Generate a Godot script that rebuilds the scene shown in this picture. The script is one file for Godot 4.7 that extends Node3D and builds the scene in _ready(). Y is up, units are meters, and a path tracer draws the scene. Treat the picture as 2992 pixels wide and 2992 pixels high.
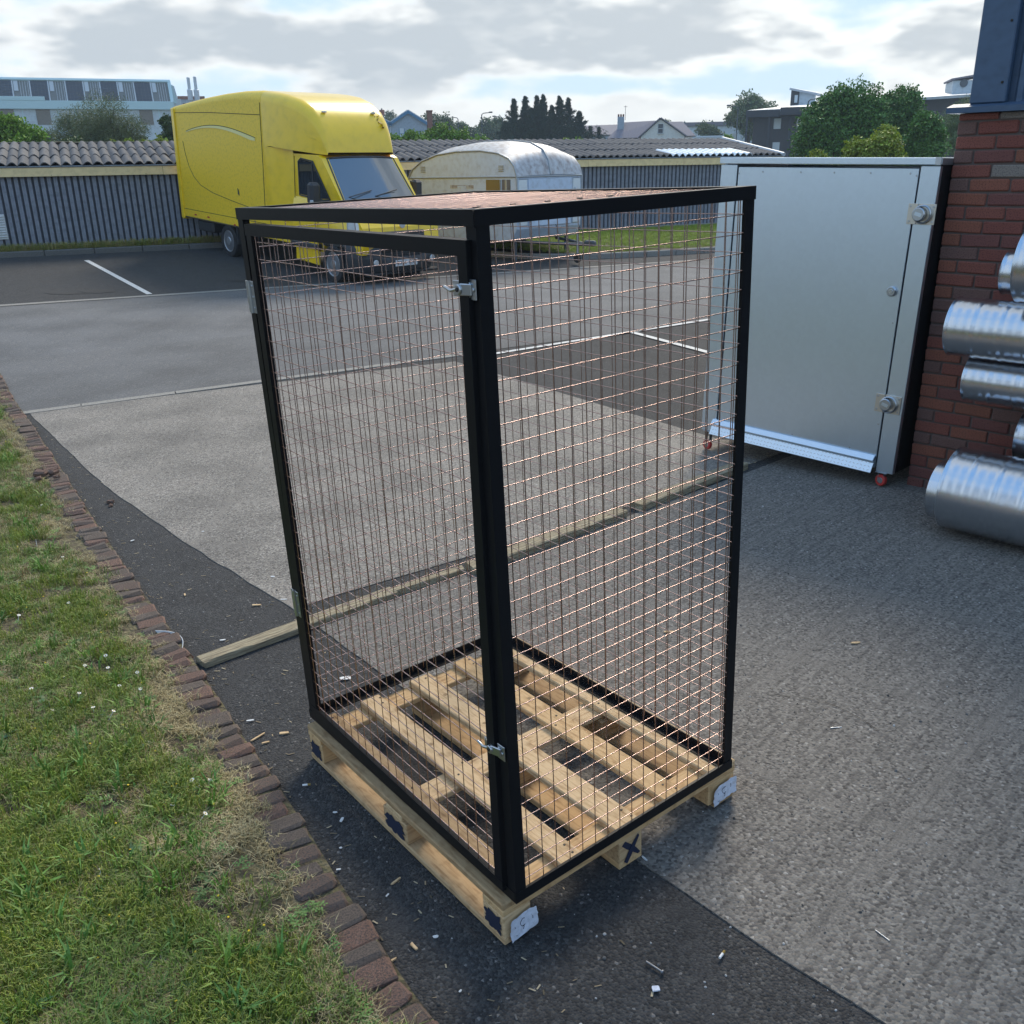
extends Node3D

# ---------------------------------------------------------------- helpers
const EYE := 2.071                     # height of the lens above the yard
const SLOPE := 0.0335                  # the yard rises to the right
var M := {}
var rng := RandomNumberGenerator.new()
var cache := {}

class Geo:
	var v := PackedVector3Array()
	var n := PackedVector3Array()
	var c := PackedColorArray()
	var col := Color.WHITE
	var use_col := false
	func tri(a: Vector3, b: Vector3, d: Vector3) -> void:      # counter-clockwise seen from outside
		var m := (b - a).cross(d - a).normalized()
		v.append(a); v.append(d); v.append(b)
		n.append(m); n.append(m); n.append(m)
		if use_col:
			c.append(col); c.append(col); c.append(col)
	func quad(a: Vector3, b: Vector3, d: Vector3, e: Vector3) -> void:
		tri(a, b, d); tri(a, d, e)
	func tri_n(a: Vector3, b: Vector3, d: Vector3, na: Vector3, nb: Vector3, nd: Vector3) -> void:
		v.append(a); v.append(d); v.append(b)
		n.append(na); n.append(nd); n.append(nb)
		if use_col:
			c.append(col); c.append(col); c.append(col)
	# grid of rows of points, smooth; rows run "up", points run "right" seen from outside
	func grid(rows: Array, wrap := false) -> void:
		var R := rows.size()
		var C: int = rows[0].size()
		var nn := []
		for i in R:
			var line := PackedVector3Array()
			for j in C:
				var jl := j - 1 if j > 0 else (C - 2 if wrap else 0)
				var jr := j + 1 if j < C - 1 else (1 if wrap else C - 1)
				var du: Vector3 = rows[i][jr] - rows[i][jl]
				var dv: Vector3 = rows[mini(i + 1, R - 1)][j] - rows[maxi(i - 1, 0)][j]
				line.append(du.cross(dv).normalized())
			nn.append(line)
		for i in R - 1:
			for j in C - 1:
				var a: Vector3 = rows[i][j]
				var b: Vector3 = rows[i][j + 1]
				var d: Vector3 = rows[i + 1][j + 1]
				var e: Vector3 = rows[i + 1][j]
				tri_n(a, b, d, nn[i][j], nn[i][j + 1], nn[i + 1][j + 1])
				tri_n(a, d, e, nn[i][j], nn[i + 1][j + 1], nn[i + 1][j])
	# a flat polygon pushed along ext; works for any simple polygon
	func prism(pts: Array, ext: Vector3, caps := true) -> void:
		var k := pts.size()
		var m := Vector3.ZERO
		for i in k:
			m += (pts[i] as Vector3).cross(pts[(i + 1) % k])
		var p := pts.duplicate()
		if m.dot(ext) < 0.0:
			p.reverse(); m = -m
		for i in k:
			var a: Vector3 = p[i]
			var b: Vector3 = p[(i + 1) % k]
			quad(a, b, b + ext, a + ext)
		if caps:
			m = m.normalized()
			var ux := m.cross(Vector3(0.31, 0.82, 0.47)).normalized()
			var uy := m.cross(ux)
			var flat := PackedVector2Array()
			for q in p:
				flat.append(Vector2((q as Vector3).dot(ux), (q as Vector3).dot(uy)))
			var t := Geometry2D.triangulate_polygon(flat)
			for i in range(0, t.size(), 3):
				var a: Vector3 = p[t[i]]
				var b: Vector3 = p[t[i + 1]]
				var d: Vector3 = p[t[i + 2]]
				if (b - a).cross(d - a).dot(m) < 0.0:
					var s := b; b = d; d = s
				tri(a + ext, b + ext, d + ext)
				tri(a, d, b)
	func box(lo: Vector3, hi: Vector3) -> void:
		var x0 := lo.x; var y0 := lo.y; var z0 := lo.z; var x1 := hi.x; var y1 := hi.y; var z1 := hi.z
		quad(Vector3(x0, y0, z1), Vector3(x1, y0, z1), Vector3(x1, y1, z1), Vector3(x0, y1, z1))
		quad(Vector3(x1, y0, z0), Vector3(x0, y0, z0), Vector3(x0, y1, z0), Vector3(x1, y1, z0))
		quad(Vector3(x1, y0, z1), Vector3(x1, y0, z0), Vector3(x1, y1, z0), Vector3(x1, y1, z1))
		quad(Vector3(x0, y0, z0), Vector3(x0, y0, z1), Vector3(x0, y1, z1), Vector3(x0, y1, z0))
		quad(Vector3(x0, y1, z1), Vector3(x1, y1, z1), Vector3(x1, y1, z0), Vector3(x0, y1, z0))
		quad(Vector3(x0, y0, z0), Vector3(x1, y0, z0), Vector3(x1, y0, z1), Vector3(x0, y0, z1))
	# box with chamfered edges
	func cbox(lo: Vector3, hi: Vector3, b: float) -> void:
		var ce := (lo + hi) * 0.5
		var h := (hi - lo) * 0.5
		b = minf(b, minf(h.x, minf(h.y, h.z)) * 0.9)
		var ax := [Vector3.RIGHT, Vector3.UP, Vector3.BACK]
		for i in 3:
			var o: Vector3 = ax[i]
			var p: Vector3 = ax[(i + 1) % 3]
			var q: Vector3 = ax[(i + 2) % 3]
			var ho := absf(h.dot(o)); var hp := absf(h.dot(p)) - b; var hq := absf(h.dot(q)) - b
			for s in [-1.0, 1.0]:
				var f: Vector3 = ce + o * ho * s
				if s > 0:
					quad(f - p * hp - q * hq, f + p * hp - q * hq, f + p * hp + q * hq, f - p * hp + q * hq)
				else:
					quad(f - p * hp + q * hq, f + p * hp + q * hq, f + p * hp - q * hq, f - p * hp - q * hq)
			# edges along o
			for sp in [-1.0, 1.0]:
				for sq in [-1.0, 1.0]:
					var e1: Vector3 = ce + p * sp * (hp + b) + q * sq * hq
					var e2: Vector3 = ce + p * sp * hp + q * sq * (hq + b)
					var l := o * (ho - b)
					if sp * sq > 0:
						quad(e1 - l, e1 + l, e2 + l, e2 - l)
					else:
						quad(e1 + l, e1 - l, e2 - l, e2 + l)
		for sx in [-1.0, 1.0]:
			for sy in [-1.0, 1.0]:
				for sz in [-1.0, 1.0]:
					var k := Vector3(sx, sy, sz)
					var a := ce + k * (h - Vector3(0, b, b))
					var d := ce + k * (h - Vector3(b, 0, b))
					var e := ce + k * (h - Vector3(b, b, 0))
					if sx * sy * sz > 0:
						tri(a, d, e)
					else:
						tri(a, e, d)
	# round bar through points
	func tube(path: Array, radii, sides := 6, caps := true) -> void:
		var rows := []
		var up := Vector3.UP
		for i in path.size():
			var d: Vector3 = ((path[mini(i + 1, path.size() - 1)] as Vector3) - path[maxi(i - 1, 0)]).normalized()
			if absf(d.dot(up)) > 0.97:
				up = Vector3(0.9, 0.1, 0.42).normalized()
			var x := d.cross(up).normalized()
			var y := x.cross(d).normalized()
			up = y
			var r: float = radii[i] if radii is Array else radii
			var line := []
			for k in sides + 1:
				var t := TAU * k / sides
				line.append((path[i] as Vector3) + (x * cos(t) + y * sin(t)) * r)
			rows.append(line)
		grid(rows, true)
		if caps:
			for k in range(1, sides - 1):
				tri(rows[0][0], rows[0][k + 1], rows[0][k])
				var e: Array = rows[-1]
				tri(e[0], e[k], e[k + 1])
	# profile of (radius, height) turned round an axis
	func lathe(at: Vector3, axis: Vector3, prof: Array, sides := 16, sharp := false) -> void:
		var d := axis.normalized()
		var x := d.cross(Vector3.UP if absf(d.y) < 0.9 else Vector3.RIGHT).normalized()
		var y := d.cross(x).normalized()
		var rows := []
		for q in prof:
			var line := []
			for k in sides + 1:
				var t := TAU * k / sides
				line.append(at + d * q.y + (x * cos(t) + y * sin(t)) * q.x)
			rows.append(line)
		if sharp:
			for i in rows.size() - 1:
				grid([rows[i], rows[i + 1]], true)
		else:
			grid(rows, true)
	func mesh() -> ArrayMesh:
		var a := []
		a.resize(Mesh.ARRAY_MAX)
		a[Mesh.ARRAY_VERTEX] = v
		a[Mesh.ARRAY_NORMAL] = n
		if use_col:
			a[Mesh.ARRAY_COLOR] = c
		var m := ArrayMesh.new()
		m.add_surface_from_arrays(Mesh.PRIMITIVE_TRIANGLES, a)
		return m

func lin(r: float, g: float, b: float) -> Color:
	return Color(r, g, b).linear_to_srgb()

func tag(o: Node, label: String, category: String, group := "") -> Node:
	o.set_meta("label", label)
	o.set_meta("category", category)
	if group != "":
		o.set_meta("group", group)
	return o

func thing(called: String, label: String, category: String, xf := Transform3D(), group := "") -> Node3D:
	var o := Node3D.new()
	o.name = called
	o.transform = xf
	add_child(o, true)
	tag(o, label, category, group)
	return o

func part(parent: Node, called: String, mesh: Mesh, mat: Material, xf := Transform3D()) -> MeshInstance3D:
	var o := MeshInstance3D.new()
	o.name = called
	o.mesh = mesh
	o.material_override = mat
	o.transform = xf
	parent.add_child(o, true)
	return o

func struct_node(called: String) -> Node3D:
	var o := Node3D.new()
	o.name = called
	add_child(o, true)
	o.set_meta("kind", "structure")
	return o

func structure(called: String, mesh: Mesh, mat: Material) -> MeshInstance3D:
	var o := part(self, called, mesh, mat)
	o.set_meta("kind", "structure")
	return o

func cb(size: Vector3, bevel := 0.004) -> ArrayMesh:      # centred, cached
	var key := "cb%s%s" % [size, bevel]
	if not cache.has(key):
		var g := Geo.new()
		g.cbox(-size * 0.5, size * 0.5, bevel)
		cache[key] = g.mesh()
	return cache[key]

func rod(length: float, r: float, sides := 6) -> ArrayMesh:   # along +Y from 0
	var key := "rod%.4f_%.4f_%d" % [length, r, sides]
	if not cache.has(key):
		var g := Geo.new()
		g.tube([Vector3.ZERO, Vector3(0, length, 0)], r, sides)
		cache[key] = g.mesh()
	return cache[key]

func cyl(r: float, h: float, sides := 18, bevel := 0.004) -> ArrayMesh:   # along +Y, base at 0
	var key := "cyl%.4f_%.4f_%d" % [r, h, sides]
	if not cache.has(key):
		var g := Geo.new()
		g.lathe(Vector3.ZERO, Vector3.UP, [Vector2(0.0001, 0), Vector2(r - bevel, 0), Vector2(r, bevel), Vector2(r, h - bevel), Vector2(r - bevel, h), Vector2(0.0001, h)], sides, true)
		cache[key] = g.mesh()
	return cache[key]

func at(x: float, y: float, z: float) -> Transform3D:
	return Transform3D(Basis(), Vector3(x, y, z))

func turned(b: Basis, x: float, y: float, z: float) -> Transform3D:
	return Transform3D(b, Vector3(x, y, z))

func along_axis(d: Vector3) -> Basis:        # +Y of the mesh points along d
	var y := d.normalized()
	var x := y.cross(Vector3(0.123, 0.456, 0.88)).normalized()
	return Basis(x, y, x.cross(y))

# ---------------------------------------------------------------- the lie of the land
const A0 := Vector3(-4.78, 0.0, -8.9)                       # where concrete, edging and road meet
const E1 := Vector3(0.91355, 0.0, -0.40674)                 # along the road
const E2 := Vector3(-0.40674, 0.0, -0.91355)                # across it, towards the long shed

func gh(x: float, z: float) -> float:
	var d := Vector3(x, 0, z) - A0
	var s := d.dot(E2)
	var t := d.dot(E1)
	var near := SLOPE * clampf(x, -12.0, 12.0)
	var w := 1.0 - 0.55 * clampf((t - 5.0) / 7.0, 0.0, 1.0)
	if s <= 0.0:
		return near
	if s < 7.6:
		var k := s / 7.6
		k = k * k * (3.0 - 2.0 * k)
		return near * (1.0 - k)
	return minf(0.07 * (s - 7.6), 0.42) * w

func ts(t: float, s: float, lift := 0.0) -> Vector3:
	var p := A0 + E1 * t + E2 * s
	return Vector3(p.x, gh(p.x, p.z) + lift, p.z)

func xz(x: float, z: float, lift := 0.0) -> Vector3:
	return Vector3(x, gh(x, z) + lift, z)

# ---------------------------------------------------------------- surfaces
func noise(kind: int, freq: float, octaves := 1, seed_ := 1, warp := 0.0) -> FastNoiseLite:
	var f := FastNoiseLite.new()
	f.noise_type = kind
	f.frequency = freq
	f.seed = seed_
	if octaves > 1:
		f.fractal_type = FastNoiseLite.FRACTAL_FBM
		f.fractal_octaves = octaves
	else:
		f.fractal_type = FastNoiseLite.FRACTAL_NONE
	if warp > 0.0:
		f.domain_warp_enabled = true
		f.domain_warp_amplitude = warp
		f.domain_warp_frequency = freq * 1.5
	return f

func cells(freq: float, ret: int, seed_ := 1, warp := 0.0) -> FastNoiseLite:
	var f := noise(FastNoiseLite.TYPE_CELLULAR, freq, 1, seed_, warp)
	f.cellular_return_type = ret
	f.cellular_distance_function = FastNoiseLite.DISTANCE_EUCLIDEAN
	f.cellular_jitter = 1.0
	return f

func ramp(stops: Array, constant := false) -> Gradient:     # [offset, linear rgb]
	var g := Gradient.new()
	var o := PackedFloat32Array()
	var c := PackedColorArray()
	for s in stops:
		o.append(s[0])
		c.append(lin(s[1], s[2], s[3]))
	g.offsets = o
	g.colors = c
	g.interpolation_mode = Gradient.GRADIENT_INTERPOLATE_CONSTANT if constant else Gradient.GRADIENT_INTERPOLATE_LINEAR
	return g

func tex(f: FastNoiseLite, size := 512, g: Gradient = null) -> NoiseTexture2D:
	var t := NoiseTexture2D.new()
	t.width = size
	t.height = size
	t.seamless = true
	t.seamless_blend_skirt = 0.15
	t.noise = f
	t.normalize = true
	if g:
		t.color_ramp = g
	return t

func mat(col: Color, rough := 0.7, metal := 0.0) -> StandardMaterial3D:
	var m := StandardMaterial3D.new()
	m.albedo_color = col
	m.roughness = rough
	m.metallic = metal
	return m

func world3(m: StandardMaterial3D, s: float, world := true) -> StandardMaterial3D:
	m.uv1_triplanar = true
	m.uv1_world_triplanar = world
	m.uv1_scale = Vector3.ONE * s
	return m

func detail(m: StandardMaterial3D, t: Texture2D, s: float, world := true) -> void:
	m.detail_enabled = true
	m.detail_blend_mode = BaseMaterial3D.BLEND_MODE_MUL
	m.detail_uv_layer = BaseMaterial3D.DETAIL_UV_2
	m.detail_albedo = t
	m.uv2_triplanar = true
	m.uv2_world_triplanar = world
	m.uv2_scale = Vector3.ONE * s

func relief(m: StandardMaterial3D, t: Texture2D, cm: float) -> void:
	m.heightmap_enabled = true
	m.heightmap_texture = t
	m.heightmap_scale = cm

func make_materials() -> void:
	var S := FastNoiseLite.TYPE_SIMPLEX_SMOOTH
	# broad mottling shared by many surfaces
	var blotch := tex(noise(S, 0.012, 5, 3), 512, ramp([[0.0, 0.60, 0.60, 0.61], [0.45, 0.86, 0.86, 0.86], [0.7, 1, 1, 1], [1.0, 1, 0.99, 0.97]]))
	var blotch2 := tex(noise(S, 0.02, 4, 9), 512, ramp([[0.0, 0.72, 0.72, 0.72], [0.5, 0.93, 0.93, 0.93], [1.0, 1, 1, 1]]))
	var grain := tex(noise(S, 0.09, 4, 5), 512)
	# brushed exposed-aggregate concrete
	var agg := ramp([[0.0, 0.12, 0.111, 0.102], [0.10, 0.185, 0.171, 0.156], [0.22, 0.27, 0.25, 0.222], [0.36, 0.215, 0.199, 0.181], [0.48, 0.31, 0.287, 0.254], [0.60, 0.24, 0.222, 0.201], [0.72, 0.335, 0.31, 0.276], [0.84, 0.195, 0.18, 0.163], [0.90, 0.37, 0.345, 0.308], [0.985, 0.50, 0.475, 0.435]], true)
	var c := mat(Color.WHITE, 0.88)
	c.albedo_color = lin(0.86, 0.845, 0.82)
	c.albedo_texture = tex(cells(0.085, FastNoiseLite.RETURN_CELL_VALUE, 4, 6.0), 1024, agg)
	world3(c, 1.25)
	detail(c, blotch, 0.16)
	relief(c, tex(cells(0.085, FastNoiseLite.RETURN_DISTANCE, 4, 6.0), 1024), 0.35)
	c.heightmap_flip_texture = true
	M.concrete = c
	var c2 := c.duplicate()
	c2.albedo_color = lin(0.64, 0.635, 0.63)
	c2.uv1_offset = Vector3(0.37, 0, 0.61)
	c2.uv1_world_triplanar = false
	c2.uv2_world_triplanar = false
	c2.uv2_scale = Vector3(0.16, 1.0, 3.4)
	c2.detail_albedo = tex(noise(S, 0.022, 5, 37), 512, ramp([[0.0, 0.58, 0.58, 0.59], [0.35, 0.84, 0.84, 0.84], [0.6, 0.97, 0.97, 0.97], [1.0, 1, 1, 1]]))  # streaks: shading of the brush grooves painted into the colour
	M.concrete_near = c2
	# tarmac
	var tar := ramp([[0.0, 0.022, 0.022, 0.023], [0.3, 0.042, 0.042, 0.043], [0.55, 0.031, 0.031, 0.033], [0.75, 0.056, 0.055, 0.054], [0.93, 0.08, 0.078, 0.076], [0.99, 0.18, 0.17, 0.16]], true)
	var tm := mat(Color.WHITE, 0.9)
	tm.albedo_texture = tex(cells(0.11, FastNoiseLite.RETURN_CELL_VALUE, 8, 5.0), 1024, tar)
	world3(tm, 1.15)
	detail(tm, blotch2, 0.35)
	relief(tm, tex(cells(0.11, FastNoiseLite.RETURN_DISTANCE, 8, 5.0), 1024), 0.5)
	tm.heightmap_flip_texture = true
	M.tarmac = tm
	var road_r := ramp([[0.0, 0.10, 0.104, 0.106], [0.3, 0.14, 0.143, 0.145], [0.55, 0.12, 0.122, 0.125], [0.8, 0.17, 0.17, 0.168], [0.95, 0.23, 0.22, 0.21]], true)
	var rd := mat(Color.WHITE, 0.85)
	rd.albedo_texture = tex(cells(0.11, FastNoiseLite.RETURN_CELL_VALUE, 12, 5.0), 512, road_r)
	world3(rd, 1.9)
	detail(rd, blotch, 0.09)
	rd.vertex_color_use_as_albedo = true
	relief(rd, tex(cells(0.11, FastNoiseLite.RETURN_DISTANCE, 12, 5.0), 512), 0.3)
	rd.heightmap_flip_texture = true
	M.road = rd
	M.paint = world3(mat(lin(0.62, 0.62, 0.60), 0.7), 1.5)
	M.paint.albedo_texture = tex(noise(S, 0.06, 4, 21), 512, ramp([[0.0, 0.18, 0.18, 0.18], [0.28, 0.35, 0.35, 0.35], [0.36, 0.9, 0.9, 0.9], [1.0, 1, 1, 1]]))
	var kb := world3(mat(lin(0.30, 0.285, 0.26), 0.9), 1.2)
	kb.albedo_texture = tex(noise(S, 0.05, 5, 31), 512, ramp([[0.0, 0.5, 0.5, 0.48], [0.5, 0.85, 0.84, 0.82], [1.0, 1, 1, 1]]))
	relief(kb, grain, 0.3)
	M.kerb = kb
	var kd := kb.duplicate()
	kd.albedo_color = lin(0.15, 0.145, 0.135)
	M.kerb_dark = kd
	# soil under the grass
	var so := world3(mat(Color.WHITE, 0.97), 0.9)
	so.albedo_texture = tex(noise(S, 0.03, 5, 41), 512, ramp([[0.0, 0.045, 0.034, 0.022], [0.4, 0.085, 0.066, 0.04], [0.6, 0.12, 0.105, 0.05], [0.8, 0.17, 0.14, 0.08], [1.0, 0.23, 0.19, 0.115]]))
	relief(so, grain, 1.2)
	M.soil = so
	M.land = world3(mat(lin(0.07, 0.085, 0.035), 0.95), 0.05)
	M.land.albedo_texture = tex(noise(S, 0.02, 4, 44), 512, ramp([[0.0, 0.6, 0.6, 0.5], [1.0, 1, 1, 1]]))
	# bricks: several fired tones with darker drag marks
	M.bricks = []
	var tones := [[0.245, 0.082, 0.058], [0.22, 0.070, 0.052], [0.27, 0.096, 0.060], [0.19, 0.072, 0.06], [0.24, 0.09, 0.055], [0.175, 0.095, 0.078], [0.25, 0.215, 0.185]]
	var pits := tex(noise(S, 0.045, 4, 55), 512, ramp([[0.0, 0.35, 0.33, 0.33], [0.25, 0.6, 0.6, 0.6], [0.42, 0.9, 0.9, 0.9], [1.0, 1.08, 1.05, 1.03]]))
	for i in tones.size():
		var b := mat(lin(tones[i][0], tones[i][1], tones[i][2]), 0.85)
		b.albedo_texture = pits
		world3(b, 4.0, false)
		b.uv1_offset = Vector3(i * 0.27, i * 0.61, i * 0.13)
		relief(b, grain, 0.35)
		M.bricks.append(b)
	M.mortar = world3(mat(lin(0.12, 0.095, 0.085), 0.95), 3.0)
	relief(M.mortar, grain, 0.3)
	# edging bricks, weathered: grey skin with orange breaks
	M.edging = []
	var skin := [
		ramp([[0.0, 0.06, 0.048, 0.042], [0.35, 0.12, 0.092, 0.078], [0.6, 0.17, 0.125, 0.10], [0.78, 0.21, 0.12, 0.085], [1.0, 0.28, 0.145, 0.09]]),
		ramp([[0.0, 0.07, 0.055, 0.048], [0.32, 0.12, 0.09, 0.077], [0.5, 0.20, 0.12, 0.09], [0.75, 0.26, 0.15, 0.11], [1.0, 0.32, 0.19, 0.135]]),
		ramp([[0.0, 0.07, 0.056, 0.046], [0.4, 0.135, 0.107, 0.088], [0.75, 0.20, 0.15, 0.118], [1.0, 0.25, 0.19, 0.145]])]
	for i in 3:
		for k in 2:
			var b := mat(Color.WHITE, 0.92)
			b.albedo_texture = tex(noise(S, 0.035, 5, 60 + i * 3), 512, skin[i])
			world3(b, 6.5, true)
			b.uv1_offset = Vector3(k * 0.4 + i * 0.17, k * 0.3, k * 0.7)
			relief(b, grain, 0.6)
			M.edging.append(b)
	# pallet timber: grain stretched along local z (length) or x
	var wood := ramp([[0.0, 0.34, 0.21, 0.105], [0.35, 0.52, 0.36, 0.20], [0.55, 0.63, 0.46, 0.275], [0.75, 0.57, 0.405, 0.23], [1.0, 0.68, 0.52, 0.33]])
	var wgrain := tex(noise(S, 0.02, 5, 71, 12.0), 512, wood)
	var knots := tex(noise(S, 0.016, 3, 77), 512, ramp([[0.0, 0.55, 0.47, 0.40], [0.2, 0.80, 0.77, 0.73], [0.45, 1, 1, 1], [1.0, 1, 1, 1]]))
	M.wood_z = []
	M.wood_x = []
	var tint := [[1.0, 0.97, 0.92], [0.86, 0.80, 0.72], [0.95, 0.86, 0.72], [0.62, 0.57, 0.50]]
	for i in 4:
		for ax in 2:
			var w := mat(lin(tint[i][0], tint[i][1], tint[i][2]), 0.8)
			w.albedo_texture = wgrain
			w.uv1_triplanar = true
			w.uv1_scale = Vector3(6, 6, 0.7) if ax == 0 else Vector3(0.7, 6, 6)
			w.uv1_offset = Vector3(i * 0.23, i * 0.41, i * 0.37)
			relief(w, wgrain, 0.15)
			detail(w, knots, 1.6, false)
			(M.wood_z if ax == 0 else M.wood_x).append(w)
	var old := mat(lin(0.95, 0.93, 0.88), 0.9)
	old.albedo_texture = tex(noise(S, 0.02, 5, 83, 10.0), 512, ramp([[0.0, 0.12, 0.10, 0.07], [0.4, 0.30, 0.25, 0.17], [0.7, 0.42, 0.36, 0.25], [1.0, 0.5, 0.45, 0.34]]))
	old.uv1_triplanar = true
	old.uv1_scale = Vector3(0.6, 7, 7)
	relief(old, grain, 0.4)
	M.old_wood = old
	# metals
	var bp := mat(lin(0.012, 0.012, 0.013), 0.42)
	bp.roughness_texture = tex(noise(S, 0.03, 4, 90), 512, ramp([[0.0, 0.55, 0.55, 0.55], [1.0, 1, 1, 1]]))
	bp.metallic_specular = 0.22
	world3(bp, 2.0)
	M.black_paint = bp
	M.copper = mat(lin(0.49, 0.35, 0.315), 0.27, 1.0)
	M.zinc_fit = mat(lin(0.46, 0.48, 0.50), 0.30, 0.95)
	var gv := mat(lin(0.62, 0.71, 0.79), 0.33, 0.94)
	gv.albedo_texture = tex(cells(0.035, FastNoiseLite.RETURN_CELL_VALUE, 15, 20.0), 512, ramp([[0.0, 0.965, 0.965, 0.965], [1.0, 1, 1, 1]]))
	gv.roughness_texture = tex(noise(S, 0.015, 4, 92), 512, ramp([[0.0, 0.88, 0.88, 0.88], [1.0, 1, 1, 1]]))
	world3(gv, 2.2, false)
	M.galv = gv
	var dk := mat(lin(0.60, 0.63, 0.67), 0.27, 1.0)
	dk.roughness_texture = tex(noise(S, 0.02, 4, 95), 512, ramp([[0.0, 0.8, 0.8, 0.8], [1.0, 1, 1, 1]]))
	world3(dk, 2.0, false)
	relief(dk, tex(noise(S, 0.006, 2, 97), 512), 0.12)
	M.duct = dk
	M.blue_clad = world3(mat(lin(0.060, 0.105, 0.175), 0.5), 1.5)
	M.blue_clad.albedo_texture = blotch2
	M.red_rubber = mat(lin(0.45, 0.035, 0.03), 0.5)
	M.paper = world3(mat(lin(0.66, 0.69, 0.78), 0.85), 6.0, false)
	M.paper.albedo_texture = blotch2
	M.ink = mat(lin(0.015, 0.016, 0.03), 0.8)
	M.blue_spray = world3(mat(lin(0.014, 0.021, 0.055), 0.8), 7.0, false)
	M.blue_spray.albedo_texture = tex(noise(S, 0.05, 4, 99), 512, ramp([[0.0, 0.5, 0.5, 0.5], [1, 1, 1, 1]]))
	M.nickel = mat(lin(0.62, 0.58, 0.51), 0.34, 0.9)
	M.dull_steel = mat(lin(0.22, 0.23, 0.25), 0.5, 0.8)
	M.nail = mat(lin(0.03, 0.025, 0.022), 0.6, 0.4)
	M.black_rubber = world3(mat(lin(0.016, 0.016, 0.017), 0.8), 3.0)
	M.white_plastic = mat(lin(0.60, 0.61, 0.61), 0.55)
	M.chassis = world3(mat(lin(0.045, 0.043, 0.04), 0.85), 2.0)
	M.chassis.albedo_texture = blotch2
	# far things
	M.yellow = world3(mat(lin(0.93, 0.61, 0.006), 0.28), 0.35, false)
	M.yellow.albedo_texture = tex(noise(S, 0.02, 5, 101), 512, ramp([[0.0, 0.80, 0.80, 0.95], [0.5, 0.95, 0.95, 1], [1.0, 1, 1, 1]]))
	M.yellow.clearcoat_enabled = true
	M.yellow.clearcoat = 0.5
	M.yellow.clearcoat_roughness = 0.15
	M.yellow_dull = world3(mat(lin(0.90, 0.60, 0.022), 0.42), 0.9, false)
	M.yellow_dull.albedo_texture = tex(noise(S, 0.03, 5, 103), 512, ramp([[0.0, 0.75, 0.75, 0.75], [0.5, 0.95, 0.95, 0.95], [1.0, 1, 1, 1]]))
	M.yellow_pale = mat(lin(0.80, 0.72, 0.30), 0.5)
	M.seam = mat(lin(0.10, 0.075, 0.01), 0.7)
	M.plastic = world3(mat(lin(0.030, 0.032, 0.036), 0.55), 1.0)
	M.glass = mat(lin(0.012, 0.017, 0.022), 0.03)
	M.glass.metallic_specular = 0.8
	M.screen = mat(lin(0.20, 0.22, 0.24), 0.04, 0.6)
	M.rim_silver = mat(lin(0.33, 0.34, 0.35), 0.4, 0.6)
	M.lamp_glass = mat(lin(0.55, 0.57, 0.58), 0.12, 0.3)
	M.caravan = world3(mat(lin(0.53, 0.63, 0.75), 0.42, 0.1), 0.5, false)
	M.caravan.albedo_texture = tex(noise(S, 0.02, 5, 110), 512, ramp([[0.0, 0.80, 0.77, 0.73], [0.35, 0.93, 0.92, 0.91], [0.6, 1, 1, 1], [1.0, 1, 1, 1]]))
	M.caravan_roof = world3(mat(lin(0.46, 0.48, 0.50), 0.5, 0.3), 0.6, false)
	M.caravan_roof.albedo_texture = tex(noise(S, 0.02, 5, 113), 512, ramp([[0.0, 0.45, 0.38, 0.36], [0.4, 0.8, 0.75, 0.72], [0.6, 1, 1, 1], [1.0, 1, 1, 1]]))
	M.caravan_trim = mat(lin(0.36, 0.38, 0.39), 0.45, 0.6)
	M.ply = mat(lin(0.26, 0.165, 0.03), 0.7)
	var sw := world3(mat(lin(0.255, 0.272, 0.315), 0.6), 0.7)
	sw.albedo_texture = tex(noise(S, 0.018, 5, 120), 512, ramp([[0.0, 0.55, 0.55, 0.56], [0.5, 0.85, 0.85, 0.86], [1.0, 1.0, 1.0, 1.0]]))
	M.shed_wall = sw
	M.shed_dark = mat(lin(0.032, 0.036, 0.048), 0.7)
	M.fascia = world3(mat(lin(0.86, 0.66, 0.34), 0.6), 0.6)
	M.fascia.albedo_texture = blotch2
	M.gutter = mat(lin(0.22, 0.24, 0.26), 0.6, 0.2)
	M.roof_sheets = []
	for i in 3:
		var r := world3(mat(lin(0.135 + 0.025 * i, 0.135 + 0.022 * i, 0.14 + 0.018 * i), 0.92), 0.9)
		r.albedo_texture = tex(noise(S, 0.03, 5, 130), 512, ramp([[0.0, 0.35, 0.33, 0.32], [0.4, 0.75, 0.74, 0.73], [1.0, 1, 1, 1]]))
		r.uv1_offset = Vector3(i * 0.3, i * 0.5, 0)
		relief(r, grain, 0.5)
		M.roof_sheets.append(r)
	M.rooflight = mat(lin(0.62, 0.70, 0.76), 0.35)
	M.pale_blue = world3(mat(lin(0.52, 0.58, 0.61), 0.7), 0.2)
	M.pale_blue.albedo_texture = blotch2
	M.aqua = mat(lin(0.46, 0.62, 0.64), 0.6)
	M.grey_sheet = world3(mat(lin(0.16, 0.165, 0.155), 0.7), 0.3)
	M.grey_sheet.albedo_texture = blotch2
	M.brown_sheet = world3(mat(lin(0.19, 0.16, 0.125), 0.8), 0.4)
	M.brown_sheet.albedo_texture = blotch2
	M.far_glass = mat(lin(0.035, 0.042, 0.055), 0.2)
	M.far_frame = mat(lin(0.45, 0.48, 0.50), 0.6)
	M.blue_trim = mat(lin(0.03, 0.16, 0.30), 0.5)
	M.render_white = world3(mat(lin(0.76, 0.73, 0.66), 0.8), 0.4)
	M.render_white.albedo_texture = blotch2
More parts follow.
